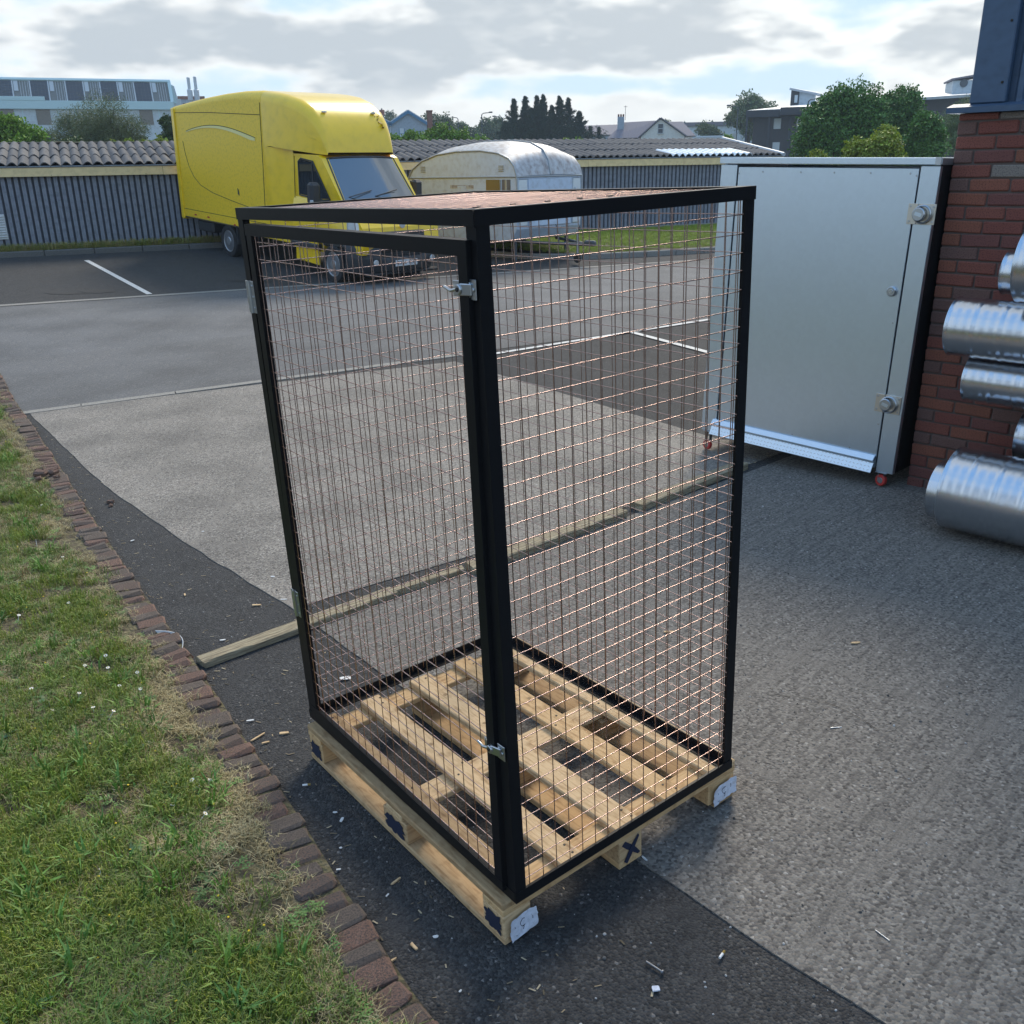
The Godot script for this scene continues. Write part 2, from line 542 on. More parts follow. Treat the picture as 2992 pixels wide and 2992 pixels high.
	M.render_grey = world3(mat(lin(0.34, 0.40, 0.46), 0.8), 0.3)
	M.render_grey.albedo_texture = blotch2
	M.slate = world3(mat(lin(0.20, 0.18, 0.21), 0.75), 0.8)
	M.slate.albedo_texture = blotch
	M.metal_roof = world3(mat(lin(0.50, 0.54, 0.58), 0.5, 0.2), 0.2)
	M.metal_roof.albedo_texture = blotch2
	M.dark_clad = world3(mat(lin(0.030, 0.030, 0.038), 0.5), 0.3)
	M.dark_clad.albedo_texture = blotch2
	M.pale_window = mat(lin(0.55, 0.60, 0.62), 0.3)
	M.brick_far = world3(mat(lin(0.22, 0.085, 0.05), 0.9), 0.8)
	M.brick_far.albedo_texture = blotch
	M.lamp_steel = mat(lin(0.10, 0.11, 0.12), 0.6, 0.5)
	M.bark = world3(mat(lin(0.055, 0.042, 0.03), 0.95), 1.0)
	M.bark.albedo_texture = blotch
	var leaves := {"leaf_olive": [0.075, 0.115, 0.030], "leaf_willow": [0.15, 0.18, 0.085], "leaf_fresh": [0.17, 0.28, 0.025], "leaf_maple": [0.085, 0.19, 0.03], "leaf_dark": [0.026, 0.048, 0.024], "leaf_lime": [0.25, 0.31, 0.035], "leaf_far": [0.085, 0.13, 0.05], "leaf_birch": [0.12, 0.175, 0.06]}
	for k in leaves:
		var q: Array = leaves[k]
		var l := mat(lin(q[0], q[1], q[2]), 0.6)
		l.vertex_color_use_as_albedo = true
		l.backlight_enabled = true
		l.backlight = lin(q[0] * 0.7, q[1] * 0.7, q[2] * 0.5)
		M[k] = l
	var gb := mat(Color.WHITE, 0.6)
	gb.vertex_color_use_as_albedo = true
	gb.backlight_enabled = true
	gb.backlight = lin(0.05, 0.075, 0.015)
	M.blade = gb
	M.petal = mat(lin(0.75, 0.74, 0.72), 0.7)
	M.petal_y = mat(lin(0.70, 0.50, 0.02), 0.7)

# ---------------------------------------------------------------- sky
var n_big := FastNoiseLite.new()
var n_mid := FastNoiseLite.new()
var n_fine := FastNoiseLite.new()

func sky_at(az: float, el: float) -> Vector3:       # radians; az 0 = straight ahead, linear light
	var ce := cos(el)
	var d := Vector3(sin(az) * ce, sin(el), -cos(az) * ce)
	var h := clampf(d.y, 0.0, 1.0)
	var blue := Vector3(0.56, 0.67, 0.745).lerp(Vector3(0.16, 0.37, 0.72), pow(h, 0.62))
	var deg := rad_to_deg(el)
	# cloud field, wider than tall near the horizon, rounder overhead
	var st := lerpf(3.4, 1.2, smoothstep(0.1, 0.7, h))
	var q := Vector3(d.x, d.y * st, d.z)
	var f := n_big.get_noise_3dv(q * 100.0) * 1.15 + n_mid.get_noise_3dv(q * 100.0) * 0.40 + n_fine.get_noise_3dv(q * 100.0) * 0.13
	# the deck lies over the view; it breaks up overhead and behind
	var front := cos(az) * 0.5 + 0.5
	var cover := lerpf(-0.45, 0.20, front) - 0.22 * smoothstep(0.25, 0.8, h) * (1.0 - front)
	# a clearer band above the low cumulus
	cover -= 0.34 * exp(-pow((deg - 3.9) / 0.8, 2.0))
	cover += 0.26 * exp(-pow((deg - 6.2) / 1.5, 2.0)) * smoothstep(-0.45, -0.1, az)
	cover -= 0.62 * exp(-pow((deg - 9.0) / 2.2, 2.0)) * exp(-pow((az + 0.46) / 0.16, 2.0))
	var dens := f + cover
	var a := smoothstep(-0.34, 0.30, dens)
	var thick := clampf(smoothstep(0.0, 0.62, dens) + 0.42 * n_mid.get_noise_3dv(q * 130.0) * a, 0.0, 1.0)
	var sunside := exp(-(pow((az - 0.55) / 0.5, 2.0) + pow((el - 0.35) / 0.35, 2.0)))
	var white := Vector3(0.70, 0.71, 0.70) + Vector3(0.24, 0.23, 0.19) * sunside
	var grey := Vector3(0.385, 0.425, 0.46) + Vector3(0.08, 0.07, 0.05) * sunside
	var low := smoothstep(4.6, 2.4, deg)
	var cloud := white.lerp(grey, thick * (1.0 - 0.72 * low))
	if low > 0.0:
		cloud = cloud.lerp(Vector3(0.72, 0.72, 0.68), 0.25 * low)
	return blue.lerp(cloud, a * 0.97)

func fill_sky(im: Image, w: int, h: int, x0: int, y0: int, x1: int, y1: int) -> void:
	for y in range(y0, y1):
		var el := (0.5 - (y + 0.5) / h) * PI
		for x in range(x0, x1):
			var az := ((x + 0.5) / w) * TAU
			if az > PI:
				az -= TAU
			var c := sky_at(az, el)
			im.set_pixel(x, y, Color(c.x, c.y, c.z))

func make_sky() -> Image:
	var f := FastNoiseLite.TYPE_SIMPLEX_SMOOTH
	n_big = noise(f, 0.034, 3, 17)
	n_mid = noise(f, 0.12, 3, 5)
	n_fine = noise(f, 0.45, 3, 23)
	# coarse all round, fine where the lens looks: the same sky, sampled more closely
	var lo := Image.create(512, 256, false, Image.FORMAT_RGBF)
	lo.fill(Color(0.30, 0.31, 0.30))
	fill_sky(lo, 512, 256, 0, 0, 512, 129)
	lo.resize(4096, 2048, Image.INTERPOLATE_BILINEAR)
	var rows0 := 2048 / 2 - 160
	fill_sky(lo, 4096, 2048, 0, rows0, 440, 1025)
	fill_sky(lo, 4096, 2048, 4096 - 440, rows0, 4096, 1025)
	return lo

func setup_view() -> void:
	var cam := Camera3D.new()
	cam.name = "camera"
	var pitch := 0.3608
	var roll := 0.0165
	var right := Vector3.RIGHT
	var up := Vector3(0, cos(pitch), -sin(pitch))
	var fwd := Vector3(0, -sin(pitch), -cos(pitch))
	cam.transform = Transform3D(Basis(right * cos(roll) - up * sin(roll), right * sin(roll) + up * cos(roll), -fwd), Vector3(0, EYE, 0))
	cam.fov = rad_to_deg(2.0 * atan(1496.0 / 2690.0))
	cam.near = 0.05
	cam.far = 6000.0
	cam.current = true
	add_child(cam)
	var env := Environment.new()
	env.background_mode = Environment.BG_SKY
	var sky := Sky.new()
	var pm := PanoramaSkyMaterial.new()
	pm.panorama = ImageTexture.create_from_image(make_sky())
	sky.sky_material = pm
	env.sky = sky
	env.background_energy_multiplier = 0.90
	env.tonemap_mode = Environment.TONE_MAPPER_LINEAR
	env.tonemap_exposure = 1.72
	env.sdfgi_enabled = true
	env.ssao_enabled = true
	env.ssil_enabled = true
	env.fog_enabled = true
	env.fog_light_color = Color(0.80, 0.87, 0.93)
	env.fog_density = 0.0007
	var we := WorldEnvironment.new()
	we.name = "environment"
	we.environment = env
	add_child(we)
	var sun := DirectionalLight3D.new()
	sun.name = "sun"
	sun.light_color = Color(1.0, 0.95, 0.87)
	sun.light_energy = 0.64
	sun.light_angular_distance = 18.0
	sun.shadow_enabled = true
	var az := deg_to_rad(17.0)
	var el := deg_to_rad(42.0)
	var to := Vector3(sin(az) * cos(el), sin(el), -cos(az) * cos(el))
	add_child(sun)
	sun.look_at_from_position(to * 50.0, Vector3.ZERO)

# ---------------------------------------------------------------- ground
func patch_ts(t0: float, t1: float, s0: float, s1: float, step: float, lift: float, wob := 0.0, tones := false) -> ArrayMesh:
	var g := Geo.new()
	var f := noise(FastNoiseLite.TYPE_SIMPLEX_SMOOTH, 0.25, 3, 77)
	var nt := maxi(1, int(ceil((t1 - t0) / step)))
	var ns := maxi(1, int(ceil((s1 - s0) / step)))
	g.use_col = tones
	for i in nt:
		for j in ns:
			var q := []
			for k in [[0, 0], [1, 0], [1, 1], [0, 1]]:
				var t: float = lerpf(t0, t1, float(i + k[0]) / nt)
				var s: float = lerpf(s0, s1, float(j + k[1]) / ns)
				if wob > 0.0:
					if j + k[1] == 0: s += f.get_noise_2d(t * 3.0, 0) * wob
					if j + k[1] == ns: s += f.get_noise_2d(t * 3.0, 50) * wob
				q.append(ts(t, s, lift))
			if tones:
				# worn, patched surfacing in long strips
				var tm := lerpf(t0, t1, (i + 0.5) / nt)
				var sm := lerpf(s0, s1, (j + 0.5) / ns)
				var k := 0.86 + 0.10 * f.get_noise_2d(tm * 0.6, sm * 2.2)
				if sm > 3.1 and sm < 5.6 and tm > -3.6 + 0.5 * f.get_noise_1d(sm * 4.0):
					k = 1.30 + 0.10 * f.get_noise_2d(tm * 0.8, sm * 3.0)
				elif sm > 5.6 and sm < 6.6:
					k = 1.05 + 0.2 * f.get_noise_2d(tm * 0.5, sm * 2.0)
				elif sm > 2.3 and sm < 3.1:
					k = 0.94
				g.col = Color(k, k * (0.995), k * 0.985)
			g.quad(q[0], q[1], q[2], q[3])
	return g.mesh()

func ragged(points: Array, step: float, amp: float, seed_: int) -> Array:
	var f := noise(FastNoiseLite.TYPE_SIMPLEX_SMOOTH, 1.0, 3, seed_)
	var out := []
	var run := 0.0
	for i in points.size() - 1:
		var a: Vector2 = points[i]
		var b: Vector2 = points[i + 1]
		var k := maxi(1, int(a.distance_to(b) / step))
		var side := (b - a).orthogonal().normalized()
		for j in k:
			run += step
			out.append(a.lerp(b, float(j) / k) + side * f.get_noise_1d(run * 2.2) * amp)
	out.append(points[-1])
	return out

# a slab with thickness from a polygon on plan
func slab(poly: Array, lift: float, thick: float, turn := Basis()) -> ArrayMesh:
	var flat := PackedVector2Array(poly)
	var g := Geo.new()
	var t := Geometry2D.triangulate_polygon(flat)
	for i in range(0, t.size(), 3):
		var a := flat[t[i]]; var b := flat[t[i + 1]]; var d := flat[t[i + 2]]
		var p := xz(a.x, a.y, lift); var q := xz(b.x, b.y, lift); var r := xz(d.x, d.y, lift)
		if (q - p).cross(r - p).y < 0: g.tri(p, r, q)
		else: g.tri(p, q, r)
	var area := 0.0
	for i in flat.size():
		var a := flat[i]; var b := flat[(i + 1) % flat.size()]
		area += a.cross(b)
	for i in flat.size():
		var a := flat[i]; var b := flat[(i + 1) % flat.size()]
		if area > 0: var sw := a; a = b; b = sw
		g.quad(xz(a.x, a.y, lift - thick), xz(b.x, b.y, lift - thick), xz(b.x, b.y, lift), xz(a.x, a.y, lift))
	var inv := turn.inverse()
	for i in g.v.size():
		g.v[i] = inv * g.v[i]
		g.n[i] = inv * g.n[i]
	return g.mesh()

const EDGE := [Vector2(-8.2, -14.3), Vector2(-5.25, -9.55), Vector2(-4.805, -8.873), Vector2(-3.74, -7.221), Vector2(-3.079, -6.177), Vector2(-2.462, -5.216), Vector2(-2.041, -4.561), Vector2(-1.796, -4.198), Vector2(-1.618, -3.937), Vector2(-1.439, -3.668), Vector2(-1.337, -3.497), Vector2(-1.217, -3.318), Vector2(-1.088, -3.1), Vector2(-0.984, -2.954), Vector2(-0.902, -2.829), Vector2(-0.751, -2.591), Vector2(-0.662, -2.444), Vector2(-0.572, -2.294), Vector2(-0.462, -2.121), Vector2(-0.323, -1.898), Vector2(-0.226, -1.76), Vector2(0.35, -0.98), Vector2(1.6, 0.7)]
const CONC := [Vector2(-4.80, -8.95), Vector2(-3.03, -6.48), Vector2(-1.94, -5.15), Vector2(-1.12, -4.23), Vector2(-0.28, -3.17), Vector2(0.412, -2.29), Vector2(0.62, -2.03), Vector2(0.925, -1.70), Vector2(2.3, -0.1), Vector2(3.6, 1.4)]

func edge_point(run: float) -> Array:     # point and direction along the brick edging, measured from its far end
	var left := run
	for i in EDGE.size() - 1:
		var a: Vector2 = EDGE[i]
		var b: Vector2 = EDGE[i + 1]
		var l := a.distance_to(b)
		if left <= l or i == EDGE.size() - 2:
			return [a.lerp(b, left / l), (b - a).normalized()]
		left -= l
	return [EDGE[-1], Vector2(1, 0)]

func edge_dist(x: float, z: float) -> float:   # + on the grass side
	var p := Vector2(x, z)
	var best := 1e9
	var sgn := 1.0
	for i in EDGE.size() - 1:
		var a: Vector2 = EDGE[i]
		var b: Vector2 = EDGE[i + 1]
		var q := Geometry2D.get_closest_point_to_segment(p, a, b)
		var d := q.distance_to(p)
		if d < best:
			best = d
			sgn = signf((b - a).cross(p - a))
	return best * sgn

func bank(x: float, z: float) -> float:    # height of the lawn
	var d := maxf(edge_dist(x, z) - 0.17, 0.0)
	return gh(x, z) + 0.022 + 0.05 * minf(d, 3.0) + 0.02 * n_lawn.get_noise_2d(x * 40.0, z * 40.0)

var n_lawn := FastNoiseLite.new()

func build_ground() -> void:
	# open country, reaching the horizon behind everything
	var g := Geo.new()
	var rings := [0.0, 30.0, 60.0, 120.0, 400.0, 1500.0, 4500.0]
	for i in rings.size() - 1:
		for k in 32:
			var a := TAU * k / 32.0
			var b := TAU * (k + 1) / 32.0
			var r0: float = rings[i]
			var r1: float = rings[i + 1]
			var y0 := -0.75 - r0 * 0.003
			var y1 := -0.75 - r1 * 0.003
			var p := Vector3(cos(a) * r0, y0, sin(a) * r0)
			var q := Vector3(cos(b) * r0, y0, sin(b) * r0)
			var r := Vector3(cos(b) * r1, y1, sin(b) * r1)
			var s := Vector3(cos(a) * r1, y1, sin(a) * r1)
			if i == 0: g.tri(p, r, s)
			else: g.quad(p, q, r, s)
	structure("ground", g.mesh(), M.land)
	# tarmac of the yard under everything near
	g = Geo.new()
	for i in 52:
		for j in 50:
			var x0 := -18.0 + i; var z0 := -20.0 + j * 0.5
			if j >= 44: z0 = 2.0 + (j - 44)
			var dz := 0.5 if j < 44 else 1.0
			g.quad(xz(x0, z0 + dz, -0.004), xz(x0 + 1, z0 + dz, -0.004), xz(x0 + 1, z0, -0.004), xz(x0, z0, -0.004))
	structure("tarmac_yard", g.mesh(), M.tarmac)
	structure("road", patch_ts(-34, 40, 0.10, 7.56, 0.5, 0.0, 0.0, true), M.road)
	structure("parking_bays", patch_ts(-34, 40, 7.70, 13.2, 0.5, 0.0), M.tarmac)
	structure("channel_strip", patch_ts(-34, 40, 7.555, 7.705, 0.8, 0.006, 0.02), M.kerb)
	# concrete
	var far_edge := [Vector2(-4.80, -8.95), Vector2(-0.62, -10.46)]
	var plank_a := Vector2(-1.12, -4.20)
	var plank_b := Vector2(2.75, -7.15)
	var left: Array = ragged(CONC.slice(0, 4), 0.12, 0.012, 3)
	left.append(Vector2(-1.10, -4.27))
	var far := left.duplicate()
	far.append_array([Vector2(0.3, -5.16), Vector2(1.62, -6.17), Vector2(2.2, -6.62), Vector2(1.62, -6.86), Vector2(1.05, -7.75), Vector2(-0.62, -10.44)])
	far.append_array([Vector2(-2.7, -9.72)])
	structure("concrete_apron", slab(far, 0.001, 0.05), M.concrete)
	var near: Array = ragged(CONC.slice(3), 0.10, 0.012, 5)
	near[0] = Vector2(-1.03, -4.14)
	near.append_array([Vector2(9.5, 1.4), Vector2(7.6, -0.3), Vector2(2.75, -5.46), Vector2(3.2, -6.0), Vector2(2.45, -6.72), Vector2(1.70, -6.10), Vector2(0.36, -5.03)])
	var brush := Basis(Vector3.UP, PI / 4.0)
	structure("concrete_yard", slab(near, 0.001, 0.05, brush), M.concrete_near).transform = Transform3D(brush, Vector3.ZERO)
	# flush kerb along the far end of the apron
	var kerb := struct_node("flush_kerb")
	for i in 6:
		var t0 := -0.42 + i * 0.915
		g = Geo.new()
		var q := []
		for k in [[0, -0.02], [0.905, -0.02], [0.905, 0.105], [0, 0.105]]:
			q.append(ts(t0 + k[0], k[1], 0.006) + Vector3(0, 0, 0))
		var lo := []
		for p in q: lo.append(p - Vector3(0, 0.1, 0))
		g.quad(q[0], q[1], q[2], q[3])
		for k in 4: g.quad(lo[k], lo[(k + 1) % 4], q[(k + 1) % 4], q[k])
		part(kerb, "kerb_stone", g.mesh(), M.kerb)
	# painted lines
	line_strip([ts(0.80, 12.0, 0.006), ts(1.72, 7.78, 0.006)], 0.10, "bay_line")
	line_strip([ts(-6.4, 12.0, 0.006), ts(-5.4, 7.78, 0.006)], 0.10, "bay_line")
	var arc := []
	for k in 9:
		var u := k / 8.0
		arc.append(ts(4.7 + 3.5 * u, 0.16 + 0.09 * u, 0.005) if false else xz(lerpf(-0.42, 2.70, u), lerpf(-10.62, -12.42, u), 0.006))
	line_strip(arc, 0.085, "edge_line")
	line_strip([xz(1.55, -11.75, 0.008), xz(2.25, -10.15, 0.008), xz(2.6, -9.3, 0.008)], 0.09, "edge_line")
	# kerbs in front of the shed and round the grass at its right end
	kerb_run([ts(-14.0, 13.05), ts(-9.0, 13.04), ts(-4.0, 13.0), ts(0.0, 12.98), ts(4.0, 12.95), ts(7.6, 12.9)], 0.11, "bay_kerb")
	kerb_run([ts(8.1, 12.6), ts(8.4, 11.6), ts(9.0, 10.3), ts(9.9, 9.3), ts(11.0, 8.85), ts(12.6, 8.72), ts(15.0, 8.75), ts(19.0, 8.8)], 0.12, "grass_kerb")
	# grass plot at the right end of the bays
	g = Geo.new()
	var rows := []
	for j in 9:
		var u := j / 8.0
		var line := []
		for i in 15:
			var t := lerpf(8.5, 20.0, i / 14.0)
			var s0 := 8.9 + 3.6 * pow(clampf((11.4 - t) / 2.9, 0, 1), 1.6)
			var s := lerpf(s0, 13.8, u)
			line.append(ts(t, s, 0.10 + 0.06 * sin(u * PI)))
		rows.append(line)
	g.grid(rows)
	structure("grass_plot", g.mesh(), M.soil)
	# weedy verge between kerb and shed
	g = Geo.new()
	rows = []
	for j in 3:
		var line := []
		for i in 30:
			line.append(ts(lerpf(-14.0, 8.0, i / 29.0), lerpf(13.1, 14.2, j / 2.0), 0.10))
		rows.append(line)
	g.grid(rows)
	structure("weedy_verge", g.mesh(), M.soil)
	# lawn
	n_lawn = noise(FastNoiseLite.TYPE_SIMPLEX_SMOOTH, 0.05, 3, 8)
	g = Geo.new()
	rows = []
	for i in 72:
		var ep := edge_point(i * 0.31)
		var p: Vector2 = ep[0]
		var d: Vector2 = ep[1]
		var s := Vector2(-1, 0.25).normalized() if i > 10 else Vector2(-1, 0.5).normalized()
		s = Vector2(-d.y, d.x).lerp(Vector2(-0.87, 0.5), 0.5).normalized()
		if (d.cross(s)) < 0: s = -s
		var line := []
		for k in 15:
			var w := 0.085 + 6.5 * pow(k / 14.0, 2.0)
			var q := p + s * w
			line.append(Vector3(q.x, bank(q.x, q.y) if k > 0 else gh(q.x, q.y) + 0.012, q.y))
		rows.append(line)
	g.grid(rows)
	structure("lawn", g.mesh(), M.soil)

func line_strip(pts: Array, w: float, called: String) -> void:
	var g := Geo.new()
	var fine := []
	for i in pts.size() - 1:
		var k := 8
		for j in k: fine.append((pts[i] as Vector3).lerp(pts[i + 1], j / float(k)))
	fine.append(pts[-1])
	for i in fine.size():
		fine[i].y = gh(fine[i].x, fine[i].z) + 0.007
	for i in fine.size() - 1:
		var a: Vector3 = fine[i]
		var b: Vector3 = fine[i + 1]
		var s := (b - a).cross(Vector3.UP).normalized() * w * 0.5
		g.quad(a + s, b + s, b - s, a - s) if (b - a).cross(-s).y > 0 else g.quad(a - s, b - s, b + s, a + s)
	structure(called, g.mesh(), M.paint)

func kerb_run(pts: Array, h: float, called: String) -> void:
	var root := struct_node(called)
	for i in pts.size() - 1:
		var a: Vector3 = pts[i]
		var b: Vector3 = pts[i + 1]
		var k := maxi(1, roundi(a.distance_to(b) / 0.915))
		for j in k:
			var p := a.lerp(b, j / float(k))
			var q := a.lerp(b, (j + 1) / float(k))
			p.y = gh(p.x, p.z); q.y = gh(q.x, q.z)
			var d := (q - p).normalized()
			var l := p.distance_to(q) - 0.008
			var x := d
			var z := x.cross(Vector3.UP).normalized()
			part(root, "kerb_stone", cb(Vector3(snappedf(l, 0.01), h + 0.3, 0.125), 0.015), M.kerb_dark if called == "bay_kerb" else M.kerb, Transform3D(Basis(x, z.cross(x), z), (p + q) * 0.5 + Vector3(0, h * 0.5 - 0.15, 0)))

func build_edging() -> void:
	var root := struct_node("brick_edging")
	var run := 0.0
	var g := Geo.new()
	for i in 115:
		g.col = Color.WHITE
	rng.seed = 91
	# bed of mortar and dirt under the bricks
	var rows := [[], []]
	for i in 70:
		var ep := edge_point(4.0 + i * 0.25)
		var p: Vector2 = ep[0]
		var d: Vector2 = ep[1]
		var s := Vector2(-d.y, d.x)
		if d.cross(s) < 0: s = -s
		var q := p + s * 0.16
		rows[0].append(xz(p.x - s.x * 0.004, p.y - s.y * 0.004, 0.012))
		rows[1].append(xz(q.x, q.y, 0.018))
	g.grid([rows[0], rows[1]])
	part(root, "mortar_bed", g.mesh(), M.soil)
	var count := 0
	run = 4.4
	var meshes := []
	for k in 5:
		var b := Geo.new()
		b.cbox(Vector3(-0.036 - 0.002 * k, -0.06, -0.066), Vector3(0.037, 0.0, 0.066 + 0.004 * (k % 3)), 0.006 + 0.003 * k)
		for j in b.v.size():
			var e := b.v[j]
			b.v[j] = e + Vector3(n_lawn.get_noise_2d(e.z * 900.0 + k * 77.0, e.y * 700.0), n_lawn.get_noise_2d(e.x * 900.0, e.z * 700.0 + k * 31.0), n_lawn.get_noise_2d(e.y * 700.0, e.x * 900.0 + k * 11.0)) * 0.016
		meshes.append(b.mesh())
	while run < 19.5 and count < 240:
		var ep := edge_point(run)
		var p: Vector2 = ep[0]
		var d: Vector2 = ep[1]
		var s := Vector2(-d.y, d.x)
		if d.cross(s) < 0: s = -s
		var q := p + s * (0.068 + rng.randf_range(-0.012, 0.012))
		var x := Vector3(d.x, 0, d.y)
		x = x.rotated(Vector3.UP, rng.randf_range(-0.10, 0.10))
		x.y = SLOPE * x.x
		x = x.normalized()
		var y := Vector3(rng.randf_range(-0.06, 0.06), 1, rng.randf_range(-0.06, 0.06)).normalized()
		var z := x.cross(y).normalized()
		y = z.cross(x).normalized()
		part(root, "brick", meshes[rng.randi() % 5], M.edging[rng.randi() % 6], Transform3D(Basis(x, y, z), xz(q.x, q.y, 0.031 + rng.randf_range(-0.010, 0.008))))
		run += 0.083 + rng.randf_range(-0.003, 0.006)
		count += 1

# ---------------------------------------------------------------- cage on its pallet
const PAL_U := Vector3(-0.6143, -0.0204, -0.7888)
const PAL_N := Vector3(-0.0335, 0.99944, 0.0)
var pal_xf := Transform3D()

func lsec(p: Vector3, a: Vector3, b: Vector3, w: float, t: float, ext: Vector3) -> ArrayMesh:
	var g := Geo.new()
	var pts := [p, p + a * w, p + a * w + b * t, p + a * t + b * t, p + a * t + b * w, p + b * w]
	g.prism(pts, ext)
	return g.mesh()

func build_pallet() -> void:
	var z := -PAL_U
	var y := PAL_N.normalized()
	var x := y.cross(z).normalized()
	z = x.cross(y).normalized()
	pal_xf = Transform3D(Basis(x, y, z), Vector3(-0.0396, 0.0014, -2.0047))
	var t := thing("wooden_pallet", "pale wooden pallet with blue-painted blocks under the black wire cage", "pallet", pal_xf)
	rng.seed = 7
	# bottom boards, along z
	for i in 3:
		var cx: float = [0.05, 0.5, 0.945][i]
		part(t, "bottom_board", cb(Vector3(0.10, 0.022, 1.2), 0.003), M.wood_z[[1, 2, 3][i]], at(cx, 0.011, -0.6))
	# blocks
	for i in 3:
		for k in 3:
			var cx: float = [0.05, 0.5, 0.93][i]
			var cz: float = [-0.05, -0.585, -1.145][k]
			var w: float = [0.098, 0.1, 0.13][i]
			var b := part(t, "block", cb(Vector3(w, 0.078, 0.1 if k != 1 else 0.145), 0.003), M.wood_x[(i + k) % 4], at(cx, 0.061, cz))
			if i == 0:
				# sprayed blue on the outer face
				var g := Geo.new()
				var hw := 0.045 if k != 1 else 0.068
				var pts := []
				for q in 28:
					var a := TAU * q / 28.0
					var sq := 1.0 / maxf(absf(cos(a)), absf(sin(a)))
					var rg := 0.80 + 0.20 * sin(q * 2.7 + k * 1.3) * sin(q * 1.13 + k * 2.0)
					pts.append(Vector3(-0.0512, -0.002 + sin(a) * sq * 0.036 * rg, cos(a) * sq * hw * rg))
				g.prism(pts, Vector3(-0.0008, 0, 0))
				part(b, "blue_paint", g.mesh(), M.blue_spray)
	# cross boards, along x
	for k in 3:
		var cz: float = [-0.05, -0.585, -1.15][k]
		part(t, "cross_board", cb(Vector3(1.0, 0.022, 0.098), 0.003), M.wood_x[[2, 0, 2][k]], at(0.5, 0.111, cz))
	# deck boards, along z
	var deck := [[0.0, 0.118, 3], [0.226, 0.310, 0], [0.448, 0.548, 0], [0.664, 0.752, 2], [0.875, 1.0, 0]]
	for d in deck:
		var b := part(t, "deck_board", cb(Vector3(d[1] - d[0], 0.024, 1.2), 0.004), M.wood_z[d[2]], at((d[0] + d[1]) * 0.5, 0.134, -0.6))
		for cz in [-0.03, -0.07, -0.565, -0.61, -1.13, -1.17]:
			var nx: float = ((d[1] - d[0]) * 0.24) * (1.0 if int(cz * 1000) % 2 == 0 else -1.0)
			part(b, "nail", cyl(0.0042, 0.002, 8, 0.0004), M.nail, at(nx + rng.randf_range(-0.012, 0.012), 0.0115, cz + 0.6))
		for q in 2:
			part(b, "knot", cyl(rng.randf_range(0.007, 0.013), 0.0018, 12, 0.0004), M.wood_x[3], at(rng.randf_range(-0.02, 0.02), 0.0109, rng.randf_range(-0.5, 0.5)))
	# blue cross on the middle block of the end
	for s in [-1.0, 1.0]:
		var g := Geo.new()
		var p := []
		for q in [[-0.05, -0.010], [-0.02, -0.011], [0.02, -0.008], [0.046, -0.006], [0.05, 0.004], [0.02, 0.009], [-0.015, 0.010], [-0.048, 0.008]]:
			p.append(Vector3(q[0], q[1], 0))
		g.prism(p, Vector3(0, 0, 0.0008))
		part(t, "blue_cross_stroke", g.mesh(), M.blue_spray, Transform3D(Basis(Vector3.BACK, s * 0.95 if s > 0 else -0.8), Vector3(0.503, 0.058, 0.0006 + 0.001 * (s + 1.0))))
	# crumpled paper labels stapled on two end blocks
	paper_label(t, Vector3(0.062, 0.050, 0.004), 0.100, 0.075, 0.10, 1)
	paper_label(t, Vector3(0.934, 0.056, 0.004), 0.118, 0.068, 0.12, 5)

func paper_label(parent: Node3D, o: Vector3, w: float, h: float, tilt: float, seed_: int) -> void:
	var f := noise(FastNoiseLite.TYPE_SIMPLEX_SMOOTH, 0.28, 2, seed_)
	var rows := []
	for j in 9:
		var line := []
		for i in 11:
			var u := i / 10.0 - 0.5
			var v := j / 8.0 - 0.5
			var lift := 0.006 + 0.004 * f.get_noise_2d(u * 12.0, v * 12.0) + 0.022 * pow(maxf(0, absf(u) * 2.0 - 0.45), 2.0) * (1.0 if v > 0 else 0.4)
			line.append(Vector3(u * w * (1.0 - 0.10 * absf(v + 0.1)), v * h + 0.002 * f.get_noise_1d(i * 3.0), lift))
		rows.append(line)
	var g := Geo.new()
	g.grid(rows)
	var xf := Transform3D(Basis(Vector3.BACK, tilt), o)
	var p := part(parent, "paper_label", g.mesh(), M.paper, xf)
	# handwritten mark: a C with a tail
	var pts := []
	for k in 13:
		var a := deg_to_rad(50.0 + 250.0 * k / 12.0)
		pts.append(Vector3(cos(a) * 0.0105, 0.006 + sin(a) * 0.013, 0.0))
	var tail := [Vector3(-0.004, -0.007, 0), Vector3(0.002, -0.012, 0), Vector3(-0.003, -0.020, 0)]
	var marks := [pts, tail, [Vector3(-0.032, 0.012, 0), Vector3(-0.030, 0.006, 0)], [Vector3(0.030, 0.014, 0), Vector3(0.034, 0.004, 0), Vector3(0.032, -0.002, 0)], [Vector3(-0.034, -0.022, 0), Vector3(-0.028, -0.024, 0)]]
	for q in marks:
		var m := []
		for e in q:
			var u: float = e.x / w
			var v: float = e.y / h
			m.append(Vector3(e.x, e.y, 0.0066 + 0.004 * f.get_noise_2d(u * 12.0, v * 12.0) + 0.022 * pow(maxf(0, absf(u) * 2.0 - 0.45), 2.0) * (1.0 if v > 0 else 0.4)))
		g = Geo.new()
		g.tube(m, 0.0009, 5)
		part(p, "pen_stroke", g.mesh(), M.ink)

